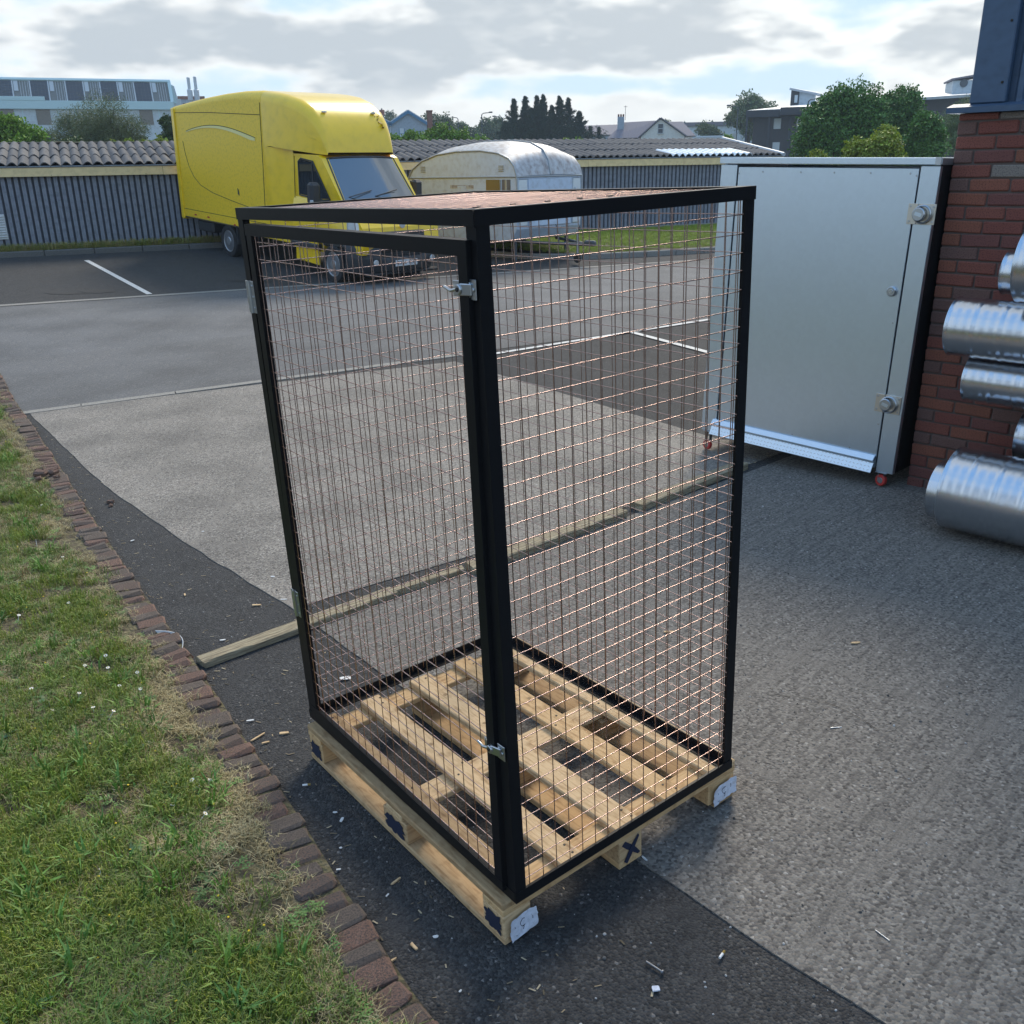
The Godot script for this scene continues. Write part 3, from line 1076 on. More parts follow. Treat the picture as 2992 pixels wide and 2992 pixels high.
func wire_panel(parent: Node3D, called: String, o: Vector3, a: Vector3, la: float, b: Vector3, lb: float, nrm: Vector3, first_a := 0.03, first_b := 0.03) -> void:
	# wires along b spaced along a, wires along a spaced along b and laid on nrm side
	var root := Node3D.new()
	root.name = called
	parent.add_child(root, true)
	var r := 0.0014
	var wr := RandomNumberGenerator.new()
	wr.seed = hash(called)
	var p := first_a
	while p < la - 0.012:
		part(root, "wire", rod(snappedf(lb, 0.001), r, 6), M.copper, Transform3D(along_axis((b + a * wr.randf_range(-0.0012, 0.0012) + nrm * wr.randf_range(-0.0008, 0.0008)).normalized()), o + a * (p + wr.randf_range(-0.0008, 0.0008))))
		p += 0.0503
	p = first_b
	while p < lb - 0.012:
		part(root, "wire", rod(snappedf(la, 0.001), r, 6), M.copper, Transform3D(along_axis((a + b * wr.randf_range(-0.0014, 0.0014)).normalized()), o + b * (p + wr.randf_range(-0.0008, 0.0008)) + nrm * 2.0 * r))
		p += 0.0503

func build_cage() -> void:
	var t := thing("wire_cage", "tall black steel cage with copper-coloured wire mesh standing on the pallet", "cage", pal_xf.translated_local(Vector3(0, 0.1462, 0)))
	var x0 := 0.0347; var x1 := 0.952
	var z0 := 0.0189; var z1 := -1.2365
	var H := 1.837
	var W := 0.036; var T := 0.004
	var X := Vector3.RIGHT; var Y := Vector3.UP; var Z := Vector3.BACK
	# corner posts, steel angle
	part(t, "post", lsec(Vector3(x0, 0.004, z0), X, -Z, W, T, Y * (H - 0.008)), M.black_paint)
	part(t, "post", lsec(Vector3(x1, 0.004, z0), -X, -Z, W, T, Y * (H - 0.008)), M.black_paint)
	part(t, "post", lsec(Vector3(x0, 0.004, z1), X, Z, W, T, Y * (H - 0.008)), M.black_paint)
	part(t, "post", lsec(Vector3(x1, 0.004, z1), -X, Z, W, T, Y * (H - 0.008)), M.black_paint)
	# rails, set 2.5 mm proud of the posts
	var e := 0.0025
	for top in 2:
		var y: float = H if top == 1 else 0.0
		var v := -Y if top == 1 else Y
		var h := 0.034
		part(t, "rail", lsec(Vector3(x0 - e, y, z0 + e), v, -Z, h, T, X * (x1 - x0 + 2 * e)), M.black_paint)
		part(t, "rail", lsec(Vector3(x0 - e, y, z1 - e), v, Z, h, T, X * (x1 - x0 + 2 * e)), M.black_paint)
		part(t, "rail", lsec(Vector3(x0 - e, y, z0 + e - 0.006), v, X, h, T, Z * (z1 - z0 - 2 * e + 0.012)), M.black_paint)
		part(t, "rail", lsec(Vector3(x1 + e, y, z0 + e - 0.006), v, -X, h, T, Z * (z1 - z0 - 2 * e + 0.012)), M.black_paint)
	# weld beads at the front top corner
	var g := Geo.new()
	for k in 9:
		g.tube([Vector3(x0 - e - 0.001, H - 0.002 - k * 0.004, z0 + 0.001), Vector3(x0 - e - 0.001, H - 0.004 - k * 0.004, z0 + 0.0005)], 0.003, 6)
	part(t, "weld_bead", g.mesh(), M.black_paint)
	var ii := 0.006
	wire_panel(t, "end_panel", Vector3(x0 + 0.01, 0.012, z0 - ii), X, x1 - x0 - 0.02, Y, H - 0.024, -Z, 0.045, 0.045)
	wire_panel(t, "back_panel", Vector3(x0 + 0.01, 0.012, z1 + ii), X, x1 - x0 - 0.02, Y, H - 0.024, Z, 0.045, 0.045)
	wire_panel(t, "side_panel", Vector3(x1 - ii, 0.012, z1 + 0.01), Z, z0 - z1 - 0.02, Y, H - 0.024, -X, 0.05, 0.045)
	wire_panel(t, "top_panel", Vector3(x0 + 0.01, H - 0.006, z1 + 0.01), Z, z0 - z1 - 0.02, X, x1 - x0 - 0.02, -Y, 0.05, 0.04)
	# wire ties on the top panel
	for k in 5:
		var c := Vector3(x0 + 0.08 + 0.11 * k, H - 0.002, z0 - 0.11 - 0.008 * k)
		g = Geo.new()
		g.tube([c, c + Vector3(0.012, 0.001, 0.003), c + Vector3(0.016, 0.002, -0.01)], 0.0012, 5)
		g.tube([c, c + Vector3(-0.01, 0.002, 0.006)], 0.0012, 5)
		part(t, "wire_tie", g.mesh(), M.black_paint)
	# door on the long side, dropped a little at the latch end and standing a touch proud there
	var dl := z0 - z1 - 0.075
	var dh := H - 0.082
	var hinge := Vector3(x0 - 0.004, 0.036, z1 + 0.034)
	var door := Node3D.new()
	door.name = "door"
	door.transform = Transform3D(Basis(X, 0.0125) * Basis(Y, -0.008), hinge)
	t.add_child(door, true)
	part(door, "door_rail", lsec(Vector3(-0.002, dh, 0), -Y, X, 0.034, T, Z * dl), M.black_paint)
	part(door, "door_rail", lsec(Vector3(-0.002, 0, 0), Y, X, 0.034, T, Z * dl), M.black_paint)
	part(door, "door_stile", lsec(Vector3(0, 0.003, 0.003), Z, X, 0.034, T, Y * (dh - 0.006)), M.black_paint)
	part(door, "door_stile", lsec(Vector3(0, 0.003, dl - 0.003), -Z, X, 0.034, T, Y * (dh - 0.006)), M.black_paint)
	wire_panel(door, "door_mesh", Vector3(0.0062, 0.012, 0.01), Z, dl - 0.02, Y, dh - 0.024, X, 0.042, 0.03)
	# hinges
	for y in [dh - 0.222, 0.455]:
		var hn := Node3D.new()
		hn.name = "hinge"
		hn.position = Vector3(x0 - 0.0045, y + 0.036, z1 + 0.030)
		t.add_child(hn, true)
		part(hn, "knuckle", rod(0.1, 0.0065, 12), M.zinc_fit, at(-0.003, -0.05, 0))
		for s in [-1.0, 1.0]:
			part(hn, "leaf", cb(Vector3(0.003, 0.1, 0.024), 0.001), M.zinc_fit, at(0.0, 0, s * 0.016))
			for q in [-0.034, 0.0, 0.034]:
				part(hn, "screw", cyl(0.0045, 0.003, 10, 0.001), M.zinc_fit, Transform3D(along_axis(-X), Vector3(-0.001, q, s * 0.019)))
	# toggle latches
	for y in [dh - 0.112, 0.462]:
		var lt := Node3D.new()
		lt.name = "toggle_latch"
		lt.position = Vector3(x0 - 0.006, y + 0.03, z0 - 0.032)
		t.add_child(lt, true)
		part(lt, "keeper_plate", cb(Vector3(0.003, 0.044, 0.030), 0.001), M.zinc_fit, at(-0.0005, 0, 0.014))
		for q in [[0.012, 0.008], [-0.012, 0.008], [0.0, 0.021]]:
			part(lt, "screw", cyl(0.0045, 0.003, 10, 0.001), M.zinc_fit, Transform3D(along_axis(-X), Vector3(-0.002, q[0], q[1])))
		part(lt, "base_plate", cb(Vector3(0.004, 0.034, 0.046), 0.001), M.zinc_fit, at(-0.003, 0.0, -0.030))
		part(lt, "pivot", cyl(0.0115, 0.014, 16, 0.002), M.zinc_fit, Transform3D(along_axis(-X), Vector3(-0.004, 0.0, -0.018)))
		part(lt, "pivot_cap", cyl(0.005, 0.004, 10, 0.001), M.nail, Transform3D(along_axis(-X), Vector3(-0.0165, 0.0, -0.018)))
		g = Geo.new()
		g.tube([Vector3(-0.014, 0.002, -0.02), Vector3(-0.016, -0.004, -0.045), Vector3(-0.018, 0.004, -0.066)], [0.0045, 0.004, 0.0035], 8)
		part(lt, "lever", g.mesh(), M.zinc_fit)
		part(lt, "link", cb(Vector3(0.006, 0.026, 0.034), 0.002), M.zinc_fit, Transform3D(Basis(Y, 0.25), Vector3(-0.008, 0.0, 0.0)))

# ---------------------------------------------------------------- brick unit on the right, silver cabinet, ducts
const WALL_AT := Vector3(2.5615, 0.0, -5.6594)
var wall_xf := Transform3D(Basis(Vector3(0.68835, 0, 0.72537), Vector3.UP, Vector3(-0.72537, 0, 0.68835)), WALL_AT)

func build_brick_unit() -> void:
	var t := thing("brick_unit", "red brick unit with dark blue cladding above, at the right edge", "building", wall_xf)
	rng.seed = 33
	part(t, "wall_core", cb(Vector3(9.0, 2.7, 0.22), 0.002), M.mortar, at(4.514, 0.945, -0.118))
	part(t, "return_wall", cb(Vector3(0.2, 2.6, 6.0), 0.002), M.mortar, at(0.12, 0.99, -3.24))
	# bricks one by one where the picture shows them, laid in stretcher bond
	var full := []
	for k in 4:
		var g := Geo.new()
		g.cbox(Vector3(-0.10625, -0.0327, -0.05), Vector3(0.10625, 0.0327, 0.0), 0.004 + 0.0012 * k)
		for j in g.v.size():
			var e := g.v[j]
			g.v[j] = e + Vector3(n_lawn.get_noise_2d(e.y * 900.0 + k * 50.0, e.x * 300.0), n_lawn.get_noise_2d(e.x * 260.0, k * 70.0 + e.z * 100.0), n_lawn.get_noise_2d(e.x * 400.0 + 30.0 * k, e.y * 700.0)) * 0.004
		full.append(g.mesh())
	var gh_ := Geo.new()
	gh_.cbox(Vector3(-0.051, -0.0327, -0.05), Vector3(0.051, 0.0327, 0.0), 0.005)
	var half := gh_.mesh()
	var rest := Geo.new()
	for c in 31:
		var y := 2.2977 - 0.0755 * c           # centre of the course
		var odd := c % 2 == 1
		var x := 0.012 + (0.051 if odd else 0.10625)
		var first := true
		while x < 4.6:
			var m: Material = M.bricks[rng.randi() % 6]
			if rng.randf() < 0.035: m = M.bricks[6]
			if c == 9 and not odd: pass
			var z := 0.004 + rng.randf_range(-0.0012, 0.0012)
			if first and odd:
				part(t, "brick", half, m, at(x, y, z))
				x += 0.051 + 0.01 + 0.10625
			else:
				var yy := y
				if c == 0:
					var lo := Geo.new()
					lo.cbox(Vector3(-0.10625, -0.0327, -0.05), Vector3(0.10625, 0.002, 0.0), 0.004)
					if x < 1.35: part(t, "brick", lo.mesh(), m, at(x, y, z))
				elif x < 1.35:
					if c == 9 and x < 0.2: m = M.bricks[6]
					part(t, "brick", full[rng.randi() % 4], m, turned(Basis(Vector3.BACK, rng.randf_range(-0.006, 0.006)), x, yy, z))
				else:
					rest.cbox(Vector3(x - 0.10625, y - 0.0327, -0.05), Vector3(x + 0.10625, y + 0.0327, z), 0.004)
				x += 0.2225
			first = false
	var r := part(t, "brickwork", rest.mesh(), M.bricks[0])
	r.set_meta("kind", "stuff")
	# flashing over the brickwork
	var g := Geo.new()
	g.prism([Vector3(-0.045, 2.302, 0.055), Vector3(-0.045, 2.332, 0.057), Vector3(-0.045, 2.352, -0.03), Vector3(-0.045, 2.346, -0.25), Vector3(-0.045, 2.302, -0.25)], Vector3(9.0, 0, 0))
	part(t, "flashing", g.mesh(), M.blue_clad)
	# corner trim and ribbed sheets
	part(t, "corner_trim", cb(Vector3(0.19, 3.7, 0.05), 0.006), M.blue_clad, at(0.148, 4.199, -0.024))
	part(t, "cladding_backing", cb(Vector3(8.5, 3.7, 0.16), 0.004), M.blue_clad, at(4.45, 4.199, -0.14))
	var x := 0.27
	while x < 5.2:
		g = Geo.new()
		g.prism([Vector3(x, 0, -0.06), Vector3(x + 0.022, 0, -0.025), Vector3(x + 0.05, 0, -0.025), Vector3(x + 0.072, 0, -0.06)], Vector3(0, 3.7, 0))
		part(t, "cladding_rib", g.mesh(), M.blue_clad, at(0, 2.349, 0))
		x += 0.125
	for q in [2.45, 2.75, 3.05]:
		part(t, "screw", cyl(0.007, 0.006, 10, 0.001), M.nail, Transform3D(along_axis(Vector3.BACK), Vector3(0.215, q, 0.0)))
	part(t, "side_cladding", cb(Vector3(0.16, 3.7, 6.0), 0.004), M.blue_clad, at(0.14, 4.199, -3.24))
	part(t, "roof", cb(Vector3(9.4, 0.2, 6.6), 0.02), M.metal_roof, at(4.5, 6.15, -3.2))

func rivet_at(parent: Node3D, x: float, y: float, z: float, r := 0.006) -> void:
	part(parent, "rivet", cyl(r, 0.003, 10, 0.0012), M.zinc_fit, Transform3D(along_axis(Vector3.BACK), Vector3(x, y, z)))

func build_cabinet() -> void:
	var xf := wall_xf * Transform3D(Basis(Vector3.BACK, -0.016) * Basis(Vector3.RIGHT, -0.006), Vector3(-0.762, 0.19, 0.15))
	var t := thing("steel_cabinet", "tall silver galvanised cabinet on red castors beside the brick wall", "cabinet", xf)
	var W := 1.475
	var x0 := -W * 0.5
	var x1 := W * 0.5
	var H := 1.893
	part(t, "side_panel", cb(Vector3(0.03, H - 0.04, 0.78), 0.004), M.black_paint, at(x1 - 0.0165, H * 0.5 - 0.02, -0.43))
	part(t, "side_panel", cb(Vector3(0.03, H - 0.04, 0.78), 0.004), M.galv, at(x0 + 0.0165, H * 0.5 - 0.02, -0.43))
	part(t, "back_panel", cb(Vector3(W - 0.07, H - 0.06, 0.02), 0.004), M.galv, at(0, H * 0.5 - 0.02, -0.80))
	part(t, "floor", cb(Vector3(W - 0.07, 0.03, 0.72), 0.004), M.galv, at(0, 0.03, -0.43))
	part(t, "stile", cb(Vector3(0.126, H - 0.045, 0.035), 0.003), M.galv, at(x0 + 0.065, H * 0.5 - 0.0225, -0.0175))
	part(t, "stile", cb(Vector3(0.112, H - 0.045, 0.035), 0.003), M.galv, at(x1 - 0.058, H * 0.5 - 0.0225, -0.0175))
	part(t, "top_cover", cb(Vector3(W + 0.012, 0.04, 0.87), 0.004), M.galv, at(0, H - 0.02, -0.425))
	part(t, "corner_cap", cb(Vector3(0.034, 0.043, 0.012), 0.002), M.zinc_fit, at(x1 - 0.012, H - 0.02, 0.014))
	# door leaf with a shadow gap round it
	var d := part(t, "door", cb(Vector3(W - 0.262, H - 0.075, 0.022), 0.0025), M.galv, at(0.007, H * 0.5 - 0.021, -0.014))
	for q in [-0.42, -0.145, 0.083, 0.318, 0.56]:
		rivet_at(d, q, H * 0.5 - 0.066, 0.0105)
	for q in [-0.42, 0.0, 0.42]:
		rivet_at(d, q, -H * 0.5 + 0.135, 0.0105)
	for q in [-0.60, 0.598]:
		rivet_at(d, q, H * 0.5 - 0.078, 0.0105)
	rivet_at(d, 0.585, 0.02, 0.0105, 0.005)
	rivet_at(d, 0.588, -0.62, 0.0105, 0.005)
	# cylinder lock
	var k := part(t, "cylinder_lock", cyl(0.030, 0.022, 24, 0.006), M.zinc_fit, Transform3D(along_axis(Vector3.BACK), Vector3(0.560, 1.134, -0.004)))
	part(k, "keyhole", cyl(0.014, 0.003, 20, 0.001), M.duct, at(0, 0.021, 0))
	# hasps with round shackleless locks
	for y in [1.585, 0.447]:
		var hs := Node3D.new()
		hs.name = "hasp"
		hs.position = Vector3(0.668 if y > 1 else 0.640, y, 0.0)
		t.add_child(hs, true)
		part(hs, "plate", cb(Vector3(0.056, 0.116, 0.004), 0.0015), M.nickel, at(-0.053, 0, 0.0045))
		part(hs, "plate", cb(Vector3(0.104, 0.116, 0.004), 0.0015), M.nickel, at(0.030, 0, 0.0045))
		var ring := Geo.new()
		ring.lathe(Vector3(0, 0, 0.006), Vector3.BACK, [Vector2(0.054, 0), Vector2(0.054, 0.02), Vector2(0.049, 0.024), Vector2(0.044, 0.02), Vector2(0.044, 0.0)], 26, true)
		part(hs, "shroud", ring.mesh(), M.zinc_fit, at(0.012, 0, 0))
		var p := part(hs, "puck_lock", cyl(0.038, 0.034, 26, 0.005), M.zinc_fit, Transform3D(along_axis(Vector3.BACK), Vector3(-0.004, 0, 0.007)))
		part(p, "stamped_label", cb(Vector3(0.042, 0.0012, 0.02), 0.0005), M.galv, at(0, 0.0342, 0))
		for q in [[-0.068, 0.042], [-0.068, -0.042], [0.068, 0.042], [0.068, -0.042]]:
			rivet_at(hs, q[0], q[1], 0.006, 0.007)
	# threshold strip and folded chequer-plate flap
	part(t, "weather_strip", cb(Vector3(1.245, 0.045, 0.03), 0.003), M.galv, turned(Basis(Vector3.RIGHT, -0.75), -0.010, 0.078, 0.014))
	var flap := part(t, "chequer_flap", cb(Vector3(1.245, 0.008, 0.075), 0.002), M.galv, turned(Basis(Vector3.RIGHT, 1.1), -0.010, 0.026, 0.030))
	var lug := Geo.new()
	for i in 48:
		for j in 3:
			var c := Vector3(-0.60 + i * 0.0255, 0.0042, -0.026 + j * 0.024)
			var a := Vector3(0.009, 0, 0.006) if (i + j) % 2 == 0 else Vector3(0.009, 0, -0.006)
			var b := Vector3(a.z * 0.3, 0, -a.x * 0.3)
			lug.quad(c - a, c + b, c + a, c - b) if (a * 2).cross(b).y > 0 else lug.quad(c - a, c - b, c + a, c + b)
			lug.col = Color.WHITE
	var tr := part(flap, "tread_lugs", lug.mesh(), M.zinc_fit, at(0, 0.0006, 0))
	tr.set_meta("kind", "stuff")
	# castors
	for c in [[x0 + 0.06, -0.03], [x1 - 0.075, -0.03], [x0 + 0.06, -0.74], [x1 - 0.075, -0.74]]:
		var w := Vector3(c[0], 0.0, c[1])
		var gy: float = gh_world(xf * w) - (xf * w).y
		var cs := Node3D.new()
		cs.name = "castor"
		cs.position = w
		t.add_child(cs, true)
		var r := 0.038
		var cy := gy + r + 0.004
		part(cs, "top_plate", cb(Vector3(0.075, 0.006, 0.075), 0.001), M.zinc_fit, at(0, -0.003, 0))
		for s in [-1.0, 1.0]:
			part(cs, "fork_arm", cb(Vector3(0.004, absf(cy) + 0.012, 0.034), 0.001), M.zinc_fit, at(s * 0.019, cy * 0.5 - 0.004, 0.012))
		var tw := Geo.new()
		tw.lathe(Vector3(-0.014, 0, 0), Vector3.RIGHT, [Vector2(0.020, 0), Vector2(r - 0.004, 0), Vector2(r, 0.005), Vector2(r, 0.023), Vector2(r - 0.004, 0.028), Vector2(0.020, 0.028)], 24, true)
		part(cs, "wheel", tw.mesh(), M.red_rubber, turned(Basis(Vector3.UP, 1.35), 0, cy, 0.016))
		part(cs, "hub", cyl(0.0205, 0.03, 16, 0.002), M.zinc_fit, turned(Basis(Vector3.UP, 1.35) * Basis(Vector3.BACK, -PI / 2), -0.003, cy, 0.030))

func gh_world(p: Vector3) -> float:
	return gh(p.x, p.z) + 0.001

func duct(called: String, label: String, x: float, y: float, z: float, r: float, l: float, inner := 0.0) -> void:
	var t := thing(called, label, "duct", wall_xf * at(x, y, z), "spiral steel ducts stacked against the brick wall")
	var prof := []
	var pitch := 0.137
	var p := 0.0
	# rolled body: shallow ribs between lock seams
	var shell := Geo.new()
	var rows := []
	var sides := 40
	var n := int(l / 0.0115)
	for i in n + 1:
		var u := l * i / n
		var line := []
		for k in sides + 1:
			var a := TAU * k / sides
			var ph := fposmod(u / pitch - k / float(sides) * 0.0, 1.0)
			var bump := 0.0008 * cos(ph * TAU * 3.0)
			if ph < 0.05: bump = 0.0042
			elif ph < 0.11: bump = -0.0016
			var rr := r + bump + 0.0005 * sin(a * 2.0 + x * 9.0)
			line.append(Vector3(u, sin(a) * rr, cos(a) * rr))
		rows.append(line)
	shell.grid(rows, true)
	part(t, "shell", shell.mesh(), M.duct)
	# raw rolled edge and dark inside
	var rim := Geo.new()
	rim.lathe(Vector3(0, 0, 0), Vector3.RIGHT, [Vector2(r + 0.0015, -0.002), Vector2(r + 0.002, 0.003), Vector2(r - 0.003, 0.003), Vector2(r - 0.003, -0.002), Vector2(r + 0.0015, -0.002)], 40, true)
	part(t, "rim", rim.mesh(), M.zinc_fit)
	var ins := Geo.new()
	ins.lathe(Vector3(0, 0, 0), Vector3.RIGHT, [Vector2(r - 0.004, 0.0), Vector2(r - 0.004, l)], 32)
	part(t, "lining", ins.mesh(), M.galv)
	if inner > 0.0:
		var g := Geo.new()
		g.lathe(Vector3(-0.09, -(r - inner) + 0.028, -0.02), Vector3.RIGHT, [Vector2(inner - 0.003, 0.0), Vector2(inner, 0.0), Vector2(inner, 0.06), Vector2(inner + 0.003, 0.065), Vector2(inner, 0.07), Vector2(inner, 1.2)], 36, true)
		part(t, "nested_sleeve", g.mesh(), M.duct)

func build_ducts() -> void:
	# cantilever rack, mostly outside the picture, that carries the ducts
	var t := thing("duct_rack", "steel wall rack carrying the spiral ducts, beyond the right edge", "rack", wall_xf)
	for x in [1.55, 2.75]:
		part(t, "upright", cb(Vector3(0.06, 1.9, 0.05), 0.004), M.black_paint, at(x, 1.02, 0.045))
		for q in [[0.105, 0.95], [0.43, 0.34], [0.778, 1.0], [1.372, 0.86]]:
			part(t, "arm", cb(Vector3(0.05, 0.02, q[1] - 0.07), 0.003), M.black_paint, at(x, q[0] - 0.0105, 0.0705 + (q[1] - 0.07) * 0.5))
	duct("spiral_duct", "large spiral duct at the bottom with a smaller sleeve in its end", 0.515, 0.105 + 0.233, 0.60, 0.228, 2.9, 0.165)
	duct("spiral_duct", "spiral duct half hidden just above the large bottom duct", 0.70, 0.43 + 0.163, 0.182, 0.158, 2.5)
	duct("spiral_duct", "small spiral duct directly under the long middle duct", 0.425, 0.778 + 0.133, 0.36, 0.128, 2.7)
	duct("spiral_duct", "spiral duct whose end just shows above the large one at the right edge", 0.905, 0.778 + 0.121, 0.80, 0.116, 2.3)
	duct("spiral_duct", "long bright spiral duct in the middle of the stack", 0.335, 1.036 + 0.163, 0.45, 0.158, 2.9)
	duct("spiral_duct", "small spiral duct behind the top one, second from the top", 0.515, 1.372 + 0.118, 0.33, 0.113, 2.5)
	duct("spiral_duct", "topmost spiral duct, cut by the right edge of the picture", 0.68, 1.372 + 0.190, 0.58, 0.185, 2.3)

# ---------------------------------------------------------------- yellow van
# local axes: x forward from the front axle, y up, z towards the side that faces the camera (0 = that side)
var van_xf := Transform3D()

func wheel(parent: Node3D, x: float, z: float, r: float, out: float) -> void:
	var w := Node3D.new()
	w.name = "wheel"
	w.position = Vector3(x, r - 0.012, z)
	parent.add_child(w, true)
	var g := Geo.new()
	var a := Vector3(0, 0, out)
	g.lathe(Vector3(0, 0, -out * 0.20), a, [Vector2(0.2, 0.0), Vector2(r - 0.03, 0.0), Vector2(r, 0.03), Vector2(r, 0.18), Vector2(r - 0.025, 0.205), Vector2(0.235, 0.205), Vector2(0.225, 0.19)], 36, true)
	part(w, "tyre", g.mesh(), M.black_rubber)
	# drum behind, then a trim ring with fourteen spokes
	part(w, "brake_drum", cyl(0.20, 0.05, 24, 0.006), M.dull_steel, Transform3D(along_axis(a), -a * 0.06))
	g = Geo.new()
	g.lathe(Vector3(0, 0, -out * 0.02), a, [Vector2(0.196, -0.02), Vector2(0.205, 0.006), Vector2(0.220, 0.018), Vector2(0.232, 0.012), Vector2(0.228, -0.01)], 30, true)
	g.lathe(Vector3(0, 0, -out * 0.02), a, [Vector2(0.158, -0.012), Vector2(0.152, 0.006), Vector2(0.09, 0.010), Vector2(0.075, 0.026), Vector2(0.0001, 0.03)], 30, true)
	for k in 14:
		var t := TAU * k / 14.0
		var d := Vector3(cos(t), sin(t), 0)
		var s := Vector3(-sin(t), cos(t), 0)
		var o := Vector3(0, 0, out * -0.026)
		g.prism([d * 0.150 - s * 0.017 + o, d * 0.204 - s * 0.020 + o, d * 0.204 + s * 0.020 + o, d * 0.150 + s * 0.017 + o], Vector3(0, 0, out * 0.014))
	part(w, "rim", g.mesh(), M.rim_silver)

func section(x: float, y0: float, y1: float, z0: float, z1: float, r: float, k := 6) -> Array:
	# open ring: up the near side, over the rounded top, down the far side
	var line := []
	line.append(Vector3(x, y0, z0))
	line.append(Vector3(x, lerpf(y0, y1 - r, 0.5), z0))
	for i in k + 1:
		var a := PI * 0.5 * i / k
		line.append(Vector3(x, y1 - r + sin(a) * r, z0 - r + cos(a) * r))
	for i in k + 1:
		var a := PI * 0.5 * (1.0 + i / float(k))
		line.append(Vector3(x, y1 - r + sin(a) * r, z1 + r + cos(a) * r))
	line.append(Vector3(x, lerpf(y0, y1 - r, 0.5), z1))
	line.append(Vector3(x, y0, z1))
	return line

func loft(secs: Array, flip := false) -> ArrayMesh:
	var g := Geo.new()
	var rows := secs.duplicate()
	if flip: rows.reverse()
	g.grid(rows)
	return g.mesh()

func build_van() -> void:
	var f := Vector3(0.693, -0.0656, 0.718).normalized()
	var side := f.cross(Vector3.UP).normalized()
	van_xf = Transform3D(Basis(f, side.cross(f).normalized(), side), Vector3(-3.355, 0.014, -18.07))
	var t := thing("box_van", "bright yellow box van with high curved roof parked nose out in front of the shed", "van", van_xf)
	var ZF := -2.02
	# load box: roof climbs from the tail to a crest, rounded upper corners
	var secs := []
	for q in [[-5.93, 2.98, 0.06], [-5.86, 3.00, 0.10], [-5.2, 3.09, 0.12], [-4.4, 3.19, 0.13], [-3.6, 3.27, 0.14], [-2.9, 3.32, 0.16], [-2.3, 3.335, 0.18], [-2.16, 3.33, 0.19]]:
		secs.append(section(q[0], 0.70, q[1], 0.03, ZF - 0.03, q[2]))
	part(t, "load_box", loft(secs), M.yellow_dull)
	var g := Geo.new()
	g.prism([Vector3(-5.93, 0.62, 0.03), Vector3(-5.93, 2.95, 0.03), Vector3(-5.93, 2.95, ZF - 0.03), Vector3(-5.93, 0.62, ZF - 0.03)], Vector3(-0.03, 0, 0))
	part(t, "rear_doors", g.mesh(), M.yellow_dull)
	part(t, "rear_corner_post", cb(Vector3(0.13, 2.32, 0.05), 0.015), M.yellow, at(-5.88, 1.80, 0.035))
	part(t, "box_floor", cb(Vector3(3.74, 0.08, 2.0), 0.01), M.brown_sheet, at(-4.05, 0.70, -1.01))
	# moulded seams and swage lines on the side
	g = Geo.new()
	g.tube([Vector3(-5.80, 2.865, 0.031), Vector3(-4.2, 2.90, 0.031), Vector3(-2.2, 2.90, 0.031)], 0.007, 5)
	g.tube([Vector3(-2.19, 3.12, 0.032), Vector3(-2.22, 2.0, 0.032), Vector3(-2.26, 1.05, 0.032)], 0.008, 5)
	part(t, "panel_seam", g.mesh(), M.seam)
	var arc := []
	var arc2 := []
	for i in 17:
		var u := i / 16.0
		var x := lerpf(-5.35, -2.45, u)
		var y := 2.50 + 0.165 * sin(PI * pow(u, 0.92)) - 0.03 * u
		var w := 0.012 + 0.065 * pow(u, 0.8) * (1.0 if u < 0.97 else 0.6)
		arc.append(Vector3(x, y, 0.028))
		arc2.append(Vector3(x, y - w, 0.028))
	arc2.reverse()
	g = Geo.new()
	g.prism(arc + arc2, Vector3(0, 0, 0.014))
	part(t, "swage_flash", g.mesh(), M.yellow_pale)
	g = Geo.new()
	arc2.reverse()
	var upper := []
	for p in arc: upper.append(p + Vector3(0, 0.008, 0.006))
	g.tube(upper, 0.007, 5)
	var crv := []
	for q in [[-5.56, 2.30], [-5.50, 2.05], [-5.38, 1.78], [-5.20, 1.58], [-4.92, 1.42], [-4.4, 1.30], [-3.6, 1.20], [-2.9, 1.13], [-2.3, 1.09]]:
		crv.append(Vector3(q[0], q[1], 0.031))
	g.tube(crv, 0.008, 5)
	part(t, "swage_line", g.mesh(), M.seam)
	g = Geo.new()
	g.prism([Vector3(-3.30, 1.36, 0.03), Vector3(-3.25, 1.33, 0.03), Vector3(-3.26, 1.42, 0.03), Vector3(-3.30, 1.47, 0.03)], Vector3(0, 0, 0.012))
	part(t, "side_marker", g.mesh(), M.plastic)
	# wind deflector over the cab
	secs = []
	for q in [[-2.16, 2.30, 3.33, 0.028, 0.19], [-1.95, 2.345, 3.32, 0.024, 0.20], [-1.5, 2.318, 3.28, -0.01, 0.21], [-1.10, 2.295, 3.19, -0.065, 0.21], [-0.82, 2.28, 3.06, -0.115, 0.19], [-0.64, 2.27, 2.90, -0.155, 0.16], [-0.50, 2.262, 2.70, -0.195, 0.13], [-0.40, 2.258, 2.48, -0.23, 0.09], [-0.35, 2.256, 2.30, -0.25, 0.03]]:
		secs.append(section(q[0], q[1], q[2], q[3], ZF - q[3], q[4]))
	part(t, "wind_deflector", loft(secs), M.yellow)
	g = Geo.new()
	for i in secs.size() - 1:
		g.quad(secs[i][0], secs[i][-1], secs[i + 1][-1], secs[i + 1][0])
	part(t, "deflector_underside", g.mesh(), M.yellow)
	g = Geo.new()
	g.tube([Vector3(-1.93, 3.17, -0.03), Vector3(-1.3, 2.88, -0.047), Vector3(-0.78, 2.56, -0.128), Vector3(-0.60, 2.52, -0.16)], 0.009, 5)
	part(t, "deflector_crease", g.mesh(), M.yellow_dull)
	# torn leading edge on the far side
	g = Geo.new()
	rng.seed = 12
